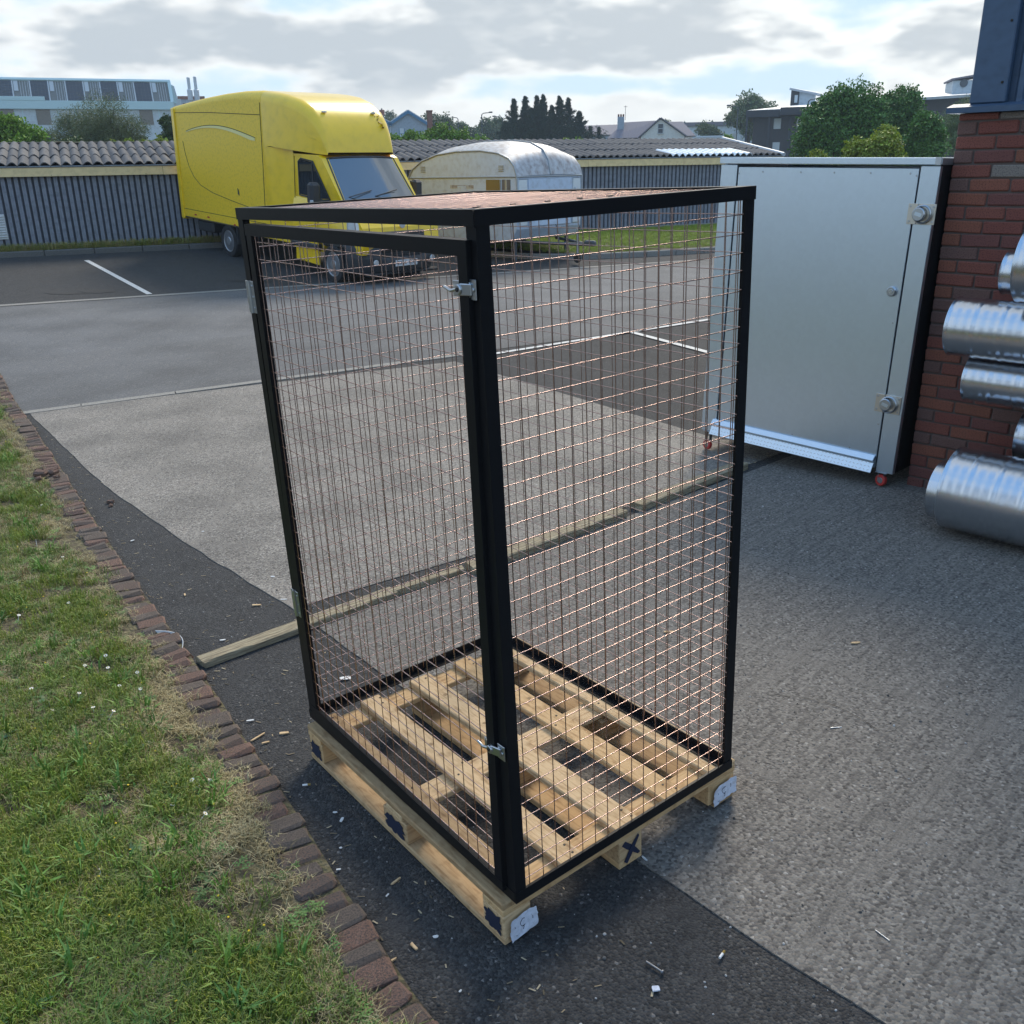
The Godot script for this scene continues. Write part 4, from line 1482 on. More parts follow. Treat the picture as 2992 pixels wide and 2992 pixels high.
	for k in 22:
		var u := k / 21.0
		var c := Vector3(lerpf(-1.15, -0.50, u), lerpf(3.13, 2.74, u * u), lerpf(-1.45, -1.68, u))
		var a := Vector3(rng.randf_range(-0.09, 0.09), rng.randf_range(-0.01, 0.05), rng.randf_range(-0.08, 0.08))
		var b := Vector3(rng.randf_range(-0.06, 0.08), rng.randf_range(-0.03, 0.02), rng.randf_range(-0.1, 0.05))
		g.tri(c, c + a, c + b)
		g.tri(c, c + b, c - a * 0.7)
	part(t, "torn_edge", g.mesh(), M.ply)
	# fairing from the box down to the cab
	secs = []
	for q in [[-2.17, 0.028], [-1.95, 0.012], [-1.7, -0.05], [-1.5, -0.10], [-1.32, -0.115]]:
		var l := []
		for y in [0.72, 1.0, 1.4, 1.9, 2.33]:
			l.append(Vector3(q[0], y, q[1]))
		secs.append(l)
	part(t, "cab_fairing", loft(secs, true), M.yellow)
	for s in secs:
		for i in s.size(): s[i].z = ZF - s[i].z
	part(t, "cab_fairing", loft(secs), M.yellow)
	g = Geo.new()
	g.prism([Vector3(-2.15, 0.7, 0), Vector3(-2.15, 2.3, 0), Vector3(-1.33, 2.25, -0.12), Vector3(-1.33, 0.7, -0.12)], Vector3(0, 0, -0.002))
	# cab body: side profile pushed across the width
	var zc := -0.12
	var wc := ZF + 0.24
	var prof := [Vector3(-1.34, 0.50, zc), Vector3(-1.34, 2.24, zc), Vector3(-0.52, 2.25, zc), Vector3(-0.38, 2.20, zc), Vector3(0.22, 1.50, zc), Vector3(0.34, 1.40, zc), Vector3(0.70, 1.22, zc), Vector3(0.84, 1.06, zc), Vector3(0.88, 0.80, zc), Vector3(0.80, 0.58, zc), Vector3(0.44, 0.58, zc), Vector3(0.38, 0.70, zc), Vector3(0.24, 0.80, zc), Vector3(0.0, 0.85, zc), Vector3(-0.24, 0.80, zc), Vector3(-0.38, 0.70, zc), Vector3(-0.46, 0.50, zc)]
	g = Geo.new()
	g.prism(prof, Vector3(0, 0, wc))
	part(t, "cab_body", g.mesh(), M.yellow)
	# shoulder: the cab bulges towards the sills
	for far in 2:
		var m := Geo.new()
		var z: float = zc if far == 0 else zc + wc
		var o: float = 1.0 if far == 0 else -1.0
		var rr := []
		for q in [[0.52, 0.095], [0.9, 0.10], [1.25, 0.085], [1.42, 0.05], [1.47, 0.004]]:
			var l := []
			for x in [-1.33, -0.9, -0.47]:
				l.append(Vector3(x, q[0], z + o * q[1]))
			rr.append(l)
		if far == 1: rr.reverse()
		m.grid(rr)
		part(t, "door_skin", m.mesh(), M.yellow)
		m = Geo.new()
		var win := [Vector3(-1.16, 1.52, z), Vector3(-1.14, 2.10, z), Vector3(-1.06, 2.15, z), Vector3(-0.66, 2.12, z), Vector3(-0.40, 1.78, z), Vector3(-0.16, 1.50, z), Vector3(-0.5, 1.48, z)]
		m.prism(win, Vector3(0, 0, o * 0.012))
		var wn := part(t, "side_window", m.mesh(), M.glass)
		m = Geo.new()
		m.tube([Vector3(-1.16, 1.50, z + o * 0.014), Vector3(-1.15, 2.11, z + o * 0.014), Vector3(-1.06, 2.165, z + o * 0.014), Vector3(-0.66, 2.135, z + o * 0.014), Vector3(-0.13, 1.48, z + o * 0.014), Vector3(-0.5, 1.46, z + o * 0.014), Vector3(-1.16, 1.50, z + o * 0.014)], 0.014, 6)
		m.tube([Vector3(-0.68, 2.12, z + o * 0.014), Vector3(-0.66, 1.48, z + o * 0.014)], 0.016, 6)
		part(wn, "window_seal", m.mesh(), M.plastic)
		m = Geo.new()
		m.tube([Vector3(-1.31, 0.55, z + o * 0.1), Vector3(-1.31, 1.45, z + o * 0.03), Vector3(-1.30, 2.2, z + o * 0.006)], 0.006, 5)
		m.tube([Vector3(-0.46, 0.6, z + o * 0.10), Vector3(-0.44, 1.2, z + o * 0.09), Vector3(-0.30, 1.45, z + o * 0.02)], 0.006, 5)
		part(t, "door_gap", m.mesh(), M.seam)
		part(t, "door_handle", cb(Vector3(0.16, 0.05, 0.03), 0.01), M.plastic, at(-1.14, 1.18, z + o * 0.10))
		# front wing
		m = Geo.new()
		rr = []
		for q in [[0.84, 0.09], [1.0, 0.10], [1.2, 0.07], [1.36, 0.0]]:
			var l := []
			for x in [-0.45, -0.1, 0.25, 0.5, 0.72]:
				l.append(Vector3(x, q[0] - maxf(0.0, x - 0.3) * 0.35 * (q[0] - 0.6), z + o * (q[1] - maxf(0, x - 0.4) * 0.35)))
			rr.append(l)
		if far == 1: rr.reverse()
		m.grid(rr)
		part(t, "front_wing", m.mesh(), M.yellow)
		# mirror on its arm
		var mr := Node3D.new()
		mr.name = "door_mirror"
		mr.position = Vector3(-0.20, 1.60, z + o * 0.32)
		t.add_child(mr, true)
		var shell := Geo.new()
		shell.cbox(Vector3(-0.09, -0.20, -0.11), Vector3(0.09, 0.20, 0.11), 0.05)
		part(mr, "mirror_shell", shell.mesh(), M.plastic)
		part(mr, "mirror_glass", cb(Vector3(0.01, 0.32, 0.17), 0.004), M.glass, at(-0.092, 0.01, 0))
		part(mr, "indicator", cb(Vector3(0.07, 0.09, 0.05), 0.012), M.lamp_glass, at(0.06, -0.15, o * 0.09))
		var arm := Geo.new()
		arm.tube([Vector3(0.0, -0.10, -o * 0.05), Vector3(0.03, -0.14, -o * 0.18), Vector3(0.03, -0.14, -o * 0.30)], 0.035, 8)
		part(mr, "mirror_arm", arm.mesh(), M.plastic)
		# headlamp
		var hl := Geo.new()
		hl.prism([Vector3(0.84, 0.96, z - o * 0.12), Vector3(0.62, 1.16, z + o * 0.045), Vector3(0.46, 1.25, z + o * 0.075), Vector3(0.48, 0.98, z + o * 0.085), Vector3(0.66, 0.88, z + o * 0.05)], Vector3(0.045, 0.03, 0))
		part(t, "headlamp", hl.mesh(), M.lamp_glass)
		part(t, "wheel_arch_liner", cb(Vector3(0.84, 0.30, 0.10), 0.06), M.chassis, at(0.0, 0.78, z + o * 0.01))
	# windscreen, slightly bowed
	g = Geo.new()
	var rows := []
	for j in 6:
		var v := j / 5.0
		var line := []
		for i in 9:
			var u := i / 8.0
			var bow := 0.09 * (1.0 - pow(2.0 * u - 1.0, 2.0))
			var wtop := lerpf(0.05, 0.12, v)
			line.append(Vector3(lerpf(0.235, -0.385, v) + bow, lerpf(1.475, 2.195, v) + bow * 0.35, lerpf(zc - wtop, zc + wc + wtop, u)))
		rows.append(line)
	g.grid(rows)
	var ws := part(t, "windscreen", g.mesh(), M.screen)
	g = Geo.new()
	var ring := []
	for p in rows[0]: ring.append(p)
	for j in range(1, 6): ring.append(rows[j][-1])
	for i in range(7, -1, -1): ring.append(rows[5][i])
	for j in range(4, -1, -1): ring.append(rows[j][0])
	g.tube(ring, 0.02, 6)
	part(ws, "screen_seal", g.mesh(), M.plastic)
	for q in [[-0.5, -0.35], [-1.15, -0.95]]:
		g = Geo.new()
		g.tube([Vector3(0.33, 1.48, q[0]), Vector3(0.28, 1.56, q[1] + 0.1), Vector3(0.22, 1.66, q[1] - 0.45)], 0.010, 6)
		part(t, "wiper", g.mesh(), M.plastic)
	# scuttle, grille, bumper, number plate
	part(t, "scuttle", cb(Vector3(0.14, 0.05, 1.62), 0.02), M.plastic, at(0.27, 1.455, -1.01))
	part(t, "grille", cb(Vector3(0.05, 0.17, 1.05), 0.02), M.plastic, turned(Basis(Vector3.BACK, 0.12), 0.875, 0.90, -1.01))
	for k in 3:
		part(t, "grille_bar", cb(Vector3(0.03, 0.02, 0.98), 0.006), M.lamp_steel, at(0.905, 0.85 + 0.05 * k, -1.01))
	part(t, "badge", cyl(0.07, 0.02, 20, 0.006), M.lamp_glass, Transform3D(along_axis(Vector3.RIGHT), Vector3(0.87, 1.10, -1.01)))
	secs = []
	for j in 7:
		var y: float = [0.22, 0.28, 0.49, 0.53, 0.65, 0.69, 0.75][j]
		var bulge: float = [0.86, 0.96, 1.0, 0.99, 0.97, 0.96, 0.90][j]
		var l := []
		for i in 15:
			var a := lerpf(-1.0, 1.0, i / 14.0)
			var x := bulge - 0.50 * pow(absf(a), 5.0) - 0.06 * a * a
			if (j == 4 or j == 3) and absf(a) < 0.5: x -= 0.11
			l.append(Vector3(x, y, -1.01 - a * 1.0))
		secs.append(l)
	part(t, "bumper", loft(secs), M.plastic)
	for k in 3:
		part(t, "intake_bar", cb(Vector3(0.02, 0.014, 0.96), 0.004), M.plastic, at(0.90, 0.555 + 0.04 * k, -1.01))
	part(t, "lower_lip", cb(Vector3(0.16, 0.05, 1.70), 0.02), M.black_rubber, at(0.86, 0.23, -1.01))
	for z in [-0.34, -1.68]:
		part(t, "fog_lamp", cyl(0.055, 0.03, 18, 0.006), M.lamp_glass, Transform3D(along_axis(Vector3(1, 0, 0)), Vector3(0.925, 0.45, z)))
	var plate := part(t, "number_plate", cb(Vector3(0.012, 0.112, 0.52), 0.003), M.white_plastic, at(1.003, 0.42, -1.0))
	var tm := TextMesh.new()
	tm.text = "KR64 FDO"
	var fnt := SystemFont.new()
	fnt.font_names = PackedStringArray(["Droid Sans Mono"])
	fnt.font_weight = 700
	tm.font = fnt
	tm.font_size = 48
	tm.pixel_size = 0.00185
	tm.depth = 0.003
	part(plate, "plate_characters", tm, M.ink, Transform3D(Basis(Vector3.UP, PI / 2) * Basis().scaled(Vector3(1, 1.05, 1)), Vector3(0.007, 0.0, 0)))
	# small fittings: rivet rows, marker lamps, filler cap, gutter over the doors
	for k in 9:
		part(t, "rivet", cyl(0.011, 0.006, 8, 0.002), M.yellow_dull, Transform3D(along_axis(Vector3.BACK), Vector3(-5.88, 0.95 + 0.22 * k, 0.058)))
	for k in 8:
		part(t, "rivet", cyl(0.010, 0.006, 8, 0.002), M.yellow_dull, Transform3D(along_axis(Vector3.BACK), Vector3(-5.6 + 0.43 * k, 0.80, 0.028)))
	for z in [-0.45, -1.57]:
		part(t, "roof_marker_lamp", cb(Vector3(0.05, 0.03, 0.10), 0.01), M.lamp_glass, at(-0.71, 2.995, z))
	for x in [-5.3, -4.7, -2.9]:
		part(t, "side_marker_lamp", cb(Vector3(0.09, 0.035, 0.014), 0.006), M.red_rubber, at(x, 0.765, 0.034))
	part(t, "filler_cap", cyl(0.085, 0.012, 20, 0.003), M.yellow, Transform3D(along_axis(Vector3.BACK), Vector3(-1.62, 1.05, -0.07)))
	part(t, "lower_skirt_seam", cb(Vector3(3.6, 0.012, 0.008), 0.002), M.seam, at(-4.05, 0.86, 0.03))
	# running gear
	wheel(t, 0.0, -0.02, 0.345, 1.0)
	wheel(t, 0.0, ZF + 0.02, 0.345, -1.0)
	wheel(t, -3.98, -0.02, 0.345, 1.0)
	wheel(t, -3.98, ZF + 0.02, 0.345, -1.0)
	part(t, "mudguard", cb(Vector3(0.86, 0.07, 0.26), 0.03), M.plastic, at(-3.97, 0.745, -0.12))
	part(t, "mud_flap", cb(Vector3(0.03, 0.42, 0.26), 0.01), M.plastic, at(-3.54, 0.52, -0.12))
	part(t, "mudguard", cb(Vector3(0.86, 0.07, 0.26), 0.03), M.plastic, at(-3.97, 0.745, ZF + 0.12))
	for z in [-0.55, -1.47]:
		part(t, "chassis_rail", cb(Vector3(5.9, 0.14, 0.08), 0.01), M.chassis, at(-2.6, 0.56, z))
	part(t, "rear_axle", cb(Vector3(0.12, 0.12, 1.7), 0.03), M.chassis, at(-3.98, 0.34, -1.01))
	part(t, "front_axle", cb(Vector3(0.3, 0.14, 1.7), 0.03), M.chassis, at(0.0, 0.36, -1.01))
	part(t, "battery_box", cb(Vector3(0.72, 0.22, 0.30), 0.03), M.plastic, at(-5.05, 0.53, -0.20))
	part(t, "side_skirt", cb(Vector3(0.80, 0.27, 0.05), 0.012), M.yellow, turned(Basis(Vector3.BACK, -0.04), -0.90, 0.40, -0.06))
	part(t, "side_step", cb(Vector3(0.90, 0.10, 0.14), 0.02), M.plastic, at(-0.92, 0.60, -0.05))
	part(t, "side_rail", cb(Vector3(1.7, 0.10, 0.04), 0.01), M.yellow_dull, at(-2.30, 0.62, -0.02))
	part(t, "side_lamp", cb(Vector3(0.06, 0.03, 0.015), 0.004), M.red_rubber, at(-3.55, 0.715, 0.035))

# ---------------------------------------------------------------- old touring caravan
func build_caravan() -> void:
	var xf := Transform3D(Basis(Vector3(0.68835, 0, 0.72537), Vector3.UP, Vector3(-0.72537, 0, 0.68835)), Vector3(0.20, gh(0.0, -20.8) - 0.02, -20.62))
	var t := thing("touring_caravan", "old pale grey touring caravan with weathered domed roof behind the cage", "caravan", xf)
	var ZF := -2.02
	var L := -3.75
	# side outline: round ended, roof domed along its length
	var out := []
	for q in [[0.0, 0.72], [0.03, 1.15], [0.02, 1.78], [-0.05, 1.98], [-0.22, 2.14], [-0.55, 2.25], [-1.1, 2.31], [-1.9, 2.31], [-2.6, 2.25], [-3.15, 2.12], [-3.5, 1.95], [-3.68, 1.75], [-3.75, 1.45], [-3.74, 0.9], [-3.66, 0.62], [-3.4, 0.50], [-0.45, 0.46], [-0.15, 0.50]]:
		out.append(Vector2(q[0], q[1]))
	var g := Geo.new()
	var pts := []
	for q in out: pts.append(Vector3(q.x, q.y, 0))
	g.prism(pts, Vector3(0, 0, ZF))
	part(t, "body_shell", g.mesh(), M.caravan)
	# crowned roof
	var rows := []
	var prof := out.slice(2, 12)
	for q in prof:
		var line := []
		for i in 13:
			var u := i / 12.0
			var crown := 0.20 * (1.0 - pow(absf(2.0 * u - 1.0), 2.2))
			var k := clampf((q.y - 1.72) / 0.5, 0.0, 1.0)
			line.append(Vector3(q.x + (0.02 if q.x > -0.3 else -0.004), q.y + 0.012 + crown * k, lerpf(0.012, ZF - 0.012, u)))
		rows.append(line)
	g = Geo.new()
	rows.reverse()
	g.grid(rows)
	part(t, "roof", g.mesh(), M.caravan_roof)
	g = Geo.new()
	var ridge := []
	for r in rows: ridge.append(r[6] + Vector3(0, 0.012, 0))
	g.tube(ridge, 0.018, 6)
	part(t, "roof_seam", g.mesh(), M.caravan_trim)
	for s in [0.004, ZF - 0.004]:
		g = Geo.new()
		var e := []
		for q in out.slice(1, 14): e.append(Vector3(q.x + 0.004, q.y + 0.006, s))
		g.tube(e, 0.022, 6)
		part(t, "roof_edging", g.mesh(), M.caravan_trim)
	g = Geo.new()
	g.tube([Vector3(-3.75, 1.765, 0.012), Vector3(0.03, 1.785, 0.012), Vector3(0.045, 1.785, -0.02), Vector3(0.045, 1.785, ZF + 0.02)], 0.014, 6)
	part(t, "waist_trim", g.mesh(), M.caravan_trim)
	# front: raised centre panel and side flashes with marker lamps
	part(t, "front_panel", cb(Vector3(0.03, 0.98, 1.34), 0.012), M.caravan, at(0.03, 1.255, -1.0))
	for z in [-0.17, -1.85]:
		part(t, "front_flash", cb(Vector3(0.035, 0.96, 0.26), 0.015), M.galv, at(0.026, 1.26, z))
		part(t, "marker_lamp", cb(Vector3(0.04, 0.07, 0.10), 0.01), M.white_plastic, at(0.06, 1.50, z + 0.02))
	# boarded window and its lighter frame
	var w := part(t, "boarded_window", cb(Vector3(0.43, 0.46, 0.02), 0.006), M.ply, at(-0.72, 1.50, 0.005))
	part(w, "window_frame", cb(Vector3(0.03, 0.46, 0.03), 0.006), M.caravan_trim, at(0.245, 0, 0.002))
	part(t, "window_panel", cb(Vector3(0.26, 0.46, 0.018), 0.006), M.brown_sheet, at(-0.30, 1.50, 0.004))
	part(t, "window_post", cb(Vector3(0.07, 0.46, 0.026), 0.006), M.caravan_trim, at(-0.30, 1.50, 0.006))
	for x in [-0.45, -3.1]:
		for k in 4:
			part(t, "vent_slot", cb(Vector3(0.16, 0.018, 0.014), 0.004), M.caravan_trim, at(x, 1.90 + k * 0.035, 0.008))
	part(t, "ghost_letter_patch", cb(Vector3(0.8, 0.07, 0.004), 0.001), M.caravan_roof, at(-1.75, 1.58, 0.003))
	part(t, "locker_door", cb(Vector3(0.30, 0.36, 0.008), 0.003), M.caravan, at(-1.75, 1.42, 0.004))
	# skirt, wheels, drawbar
	for z in [-0.12, ZF + 0.12]:
		var wh := Node3D.new()
		wh.name = "wheel"
		wh.position = Vector3(-2.0, 0.30, z)
		t.add_child(wh, true)
		var tg := Geo.new()
		tg.lathe(Vector3(0, 0, -0.08), Vector3.BACK, [Vector2(0.15, 0), Vector2(0.27, 0.0), Vector2(0.30, 0.03), Vector2(0.30, 0.13), Vector2(0.27, 0.16), Vector2(0.15, 0.16)], 26, true)
		part(wh, "tyre", tg.mesh(), M.black_rubber)
		part(wh, "hub", cyl(0.15, 0.15, 20, 0.02), M.caravan_trim, Transform3D(along_axis(Vector3.BACK), Vector3(0, 0, -0.075)))
	part(t, "axle", cb(Vector3(0.08, 0.08, 1.8), 0.01), M.chassis, at(-2.0, 0.30, -1.01))
	for s in [-0.35, -1.65]:
		g = Geo.new()
		g.tube([Vector3(-0.4, 0.44, s), Vector3(0.25, 0.42, lerpf(s, -1.0, 0.35)), Vector3(1.15, 0.40, -1.0)], 0.035, 6)
		part(t, "drawbar", g.mesh(), M.lamp_steel)
	part(t, "coupling", cb(Vector3(0.3, 0.12, 0.12), 0.03), M.lamp_steel, at(1.22, 0.43, -1.0))
	part(t, "jockey_wheel_tube", rod(0.62, 0.024, 10), M.zinc_fit, at(0.98, 0.10, -0.86))
	part(t, "jockey_wheel", cyl(0.10, 0.05, 18, 0.01), M.black_rubber, Transform3D(along_axis(Vector3.BACK), Vector3(0.98, 0.12, -0.885)))
	g = Geo.new()
	g.tube([Vector3(0.5, 0.44, -0.8), Vector3(0.42, 0.72, -0.82), Vector3(0.36, 0.80, -0.84)], 0.014, 6)
	part(t, "brake_lever", g.mesh(), M.lamp_steel)
	for q in [[-0.25, -0.2], [-0.25, -1.8], [-3.5, -0.2], [-3.5, -1.8]]:
		part(t, "corner_steady", cb(Vector3(0.05, 0.46, 0.05), 0.008), M.lamp_steel, at(q[0], 0.245, q[1]))

# ---------------------------------------------------------------- long low shed behind the bays
var shed_xf := Transform3D(Basis(E1, Vector3.UP, Vector3(0.40674, 0, 0.91355)), Vector3(-10.966, 0.0, -21.046))

func build_shed() -> void:
	var t := thing("long_shed", "long low shed with grey ribbed walls, cream fascia and old corrugated roof", "shed", shed_xf)
	var X0 := -4.2
	var X1 := 21.0
	part(t, "wall_back", cb(Vector3(X1 - X0, 2.2, 0.06), 0.004), M.shed_dark, at((X0 + X1) * 0.5, 0.90, -0.046))
	# ribbed sheeting, rib by rib
	var rib := Geo.new()
	rib.prism([Vector3(-0.046, 0, -0.016), Vector3(-0.036, 0, 0.020), Vector3(-0.008, 0, 0.020), Vector3(-0.004, 0, 0.016), Vector3(0.004, 0, 0.016), Vector3(0.008, 0, 0.020), Vector3(0.036, 0, 0.020), Vector3(0.046, 0, -0.016)], Vector3(0, 2.10, 0))
	var rm := rib.mesh()
	var x := X0 + 0.06
	while x < X1 - 0.03:
		part(t, "wall_rib", rm, M.shed_wall, at(x, -0.10, 0.0))
		x += 0.1296
	part(t, "end_wall", cb(Vector3(0.08, 2.2, 6.0), 0.004), M.shed_dark, at(X1 - 0.04, 0.90, -3.08))
	part(t, "end_wall", cb(Vector3(0.08, 2.2, 6.0), 0.004), M.shed_dark, at(X0 + 0.04, 0.90, -3.08))
	part(t, "rear_wall", cb(Vector3(X1 - X0, 2.2, 0.08), 0.004), M.shed_dark, at((X0 + X1) * 0.5, 0.90, -6.12))
	# brick plinth showing at the right end
	part(t, "plinth", cb(Vector3(6.4, 0.42, 0.10), 0.01), M.brick_far, at(X1 - 3.0, 0.10, 0.075))
	part(t, "plinth_coping", cb(Vector3(6.5, 0.05, 0.16), 0.01), M.kerb, at(X1 - 3.0, 0.335, 0.075))
	# fascia boards with butt joints, gutter edge above
	var xs := [X0, -1.2, 3.42, 8.2, 11.5, 14.4, 17.5, X1 + 0.05]
	for i in xs.size() - 1:
		var fb := part(t, "fascia_board", cb(Vector3(xs[i + 1] - xs[i] - 0.006, 0.185, 0.025), 0.003), M.fascia, at((xs[i] + xs[i + 1]) * 0.5, 2.075 + 0.004 * (i % 2), 0.105))
		for q in 3:
			part(fb, "screw_head", cyl(0.007, 0.004, 8, 0.001), M.nail, Transform3D(along_axis(Vector3.BACK), Vector3((q - 1) * (xs[i + 1] - xs[i]) * 0.42, -0.07, 0.0125)))
	part(t, "gutter_edge", cb(Vector3(X1 - X0 + 0.1, 0.036, 0.10), 0.012), M.gutter, at((X0 + X1) * 0.5, 2.184, 0.09))
	# corrugated roof: three overlapping courses of rolls
	var slope := Vector3(0, 0.51, -3.02)
	var p0 := Vector3(0, 2.19, 0.14)
	var courses := 3
	var pitch := 0.213
	var variants := []
	var len_ := slope.length() / courses
	for k in 3:
		var g := Geo.new()
		var rows := []
		for j in 3:
			var line := []
			for i in 9:
				var u := i / 8.0 - 0.5
				var roll := 0.075 * maxf(0.0, cos(u * PI * 1.06)) - 0.004
				line.append(Vector3(u * (pitch + 0.006), roll + 0.022 * (1.0 - j / 2.0) + (0.005 * sin(k * 2.0 + i) if j == 0 else 0.0), -len_ * 1.06 * j / 2.0))
			rows.append(line)
		g.grid(rows)
		var nose := []
		var lip: Array = rows[0]
		for i in lip.size() - 1:
			g.quad(lip[i] + Vector3(0, -0.02, 0), lip[i + 1] + Vector3(0, -0.02, 0), lip[i + 1], lip[i])
		nose.clear()
		variants.append(g.mesh())
	var tilt := Basis(Vector3.RIGHT, atan2(0.51, 3.02))
	rng.seed = 5
	var rest := Geo.new()
	var n := int((X1 - X0) / pitch)
	for i in n:
		for c in courses:
			var o := p0 + slope * (c / float(courses)) + Vector3(X0 + pitch * (i + 0.5), 0, 0)
			var tl := Transform3D(tilt * Basis(Vector3.UP, rng.randf_range(-0.02, 0.02)), o + Vector3(0, rng.randf_range(-0.004, 0.006), rng.randf_range(-0.02, 0.02)))
			if i >= 100 and i < 113 and c == 0:
				continue                       # here the translucent sheets lie
			if i < 96:
				part(t, "roof_roll", variants[rng.randi() % 3], M.roof_sheets[0 if rng.randf() < 0.6 else rng.randi() % 3], tl)
			else:
				var src: ArrayMesh = variants[rng.randi() % 3]
				var a := src.surface_get_arrays(0)
				var vv: PackedVector3Array = a[Mesh.ARRAY_VERTEX]
				var nn: PackedVector3Array = a[Mesh.ARRAY_NORMAL]
				for k in vv.size():
					rest.v.append(tl * vv[k])
					rest.n.append(tl.basis * nn[k])
	var r := part(t, "roof_rolls_far_end", rest.mesh(), M.roof_sheets[1])
	r.set_meta("kind", "stuff")
	for i in range(100, 113):
		var o := p0 + Vector3(X0 + pitch * (i + 0.5), 0.012, 0.0)
		part(t, "clear_roof_sheet", variants[i % 3], M.rooflight, Transform3D(tilt, o))
	# roof boarding under the rolls, rear slope, ridge, verge capping
	var g := Geo.new()
	g.prism([Vector3(X0, 2.165, 0.10), Vector3(X0, 2.165 + 0.505, -2.90), Vector3(X0, 2.165, -6.2), Vector3(X0, 2.05, -6.2), Vector3(X0, 2.05, 0.08)], Vector3(X1 - X0, 0, 0))
	part(t, "roof_deck", g.mesh(), M.shed_dark)
	part(t, "ridge_board", cb(Vector3(12.6, 0.035, 0.16), 0.01), M.brown_sheet, turned(Basis(Vector3.RIGHT, -0.1), X0 + 8.0, 2.735, -2.98))
	part(t, "slipped_board", cb(Vector3(0.6, 0.02, 0.08), 0.006), M.old_wood, turned(Basis(Vector3.BACK, -0.05), 1.6, 2.752, -2.86))
	g = Geo.new()
	g.tube([Vector3(X1 + 0.03, 2.23, 0.15), Vector3(X1 + 0.03, 2.76, -2.95)], 0.06, 8)
	part(t, "verge_capping", g.mesh(), M.metal_roof)
	# louvre vent at the left
	var v := part(t, "louvre_vent", cb(Vector3(0.42, 0.52, 0.03), 0.006), M.white_plastic, at(-0.17, 0.97, 0.032))
	for k in 9:
		part(v, "louvre", cb(Vector3(0.38, 0.035, 0.02), 0.004), M.white_plastic, turned(Basis(Vector3.RIGHT, 0.6), 0, -0.21 + 0.0525 * k, 0.022))

# ---------------------------------------------------------------- beyond the shed
func pol(az: float, dist: float, te := 0.0) -> Vector3:
	var a := deg_to_rad(az)
	return Vector3(sin(a) * dist, EYE + te * dist, -cos(a) * dist)

func facing(az: float, dist: float) -> Transform3D:        # x to the right, z towards the yard, origin on the ground
	var a := deg_to_rad(az)
	var z := Vector3(-sin(a), 0, cos(a))
	return Transform3D(Basis(Vector3.UP.cross(z), Vector3.UP, z), Vector3(sin(a) * dist, 0, -cos(a) * dist))

func bx(parent: Node, called: String, m: Material, x0: float, x1: float, y0: float, y1: float, z0: float, z1: float, bevel := 0.02) -> MeshInstance3D:
	var g := Geo.new()
	g.cbox(Vector3(minf(x0, x1), minf(y0, y1), minf(z0, z1)), Vector3(maxf(x0, x1), maxf(y0, y1), maxf(z0, z1)), bevel)
	return part(parent, called, g.mesh(), m)

func slope_quad(parent: Node, called: String, m: Material, a: Vector3, b: Vector3, c: Vector3, d: Vector3, thick := 0.12) -> MeshInstance3D:
	var g := Geo.new()
	var n := (b - a).cross(d - a).normalized()
	g.prism([a, b, c, d], -n * thick)
	return part(parent, called, g.mesh(), m)

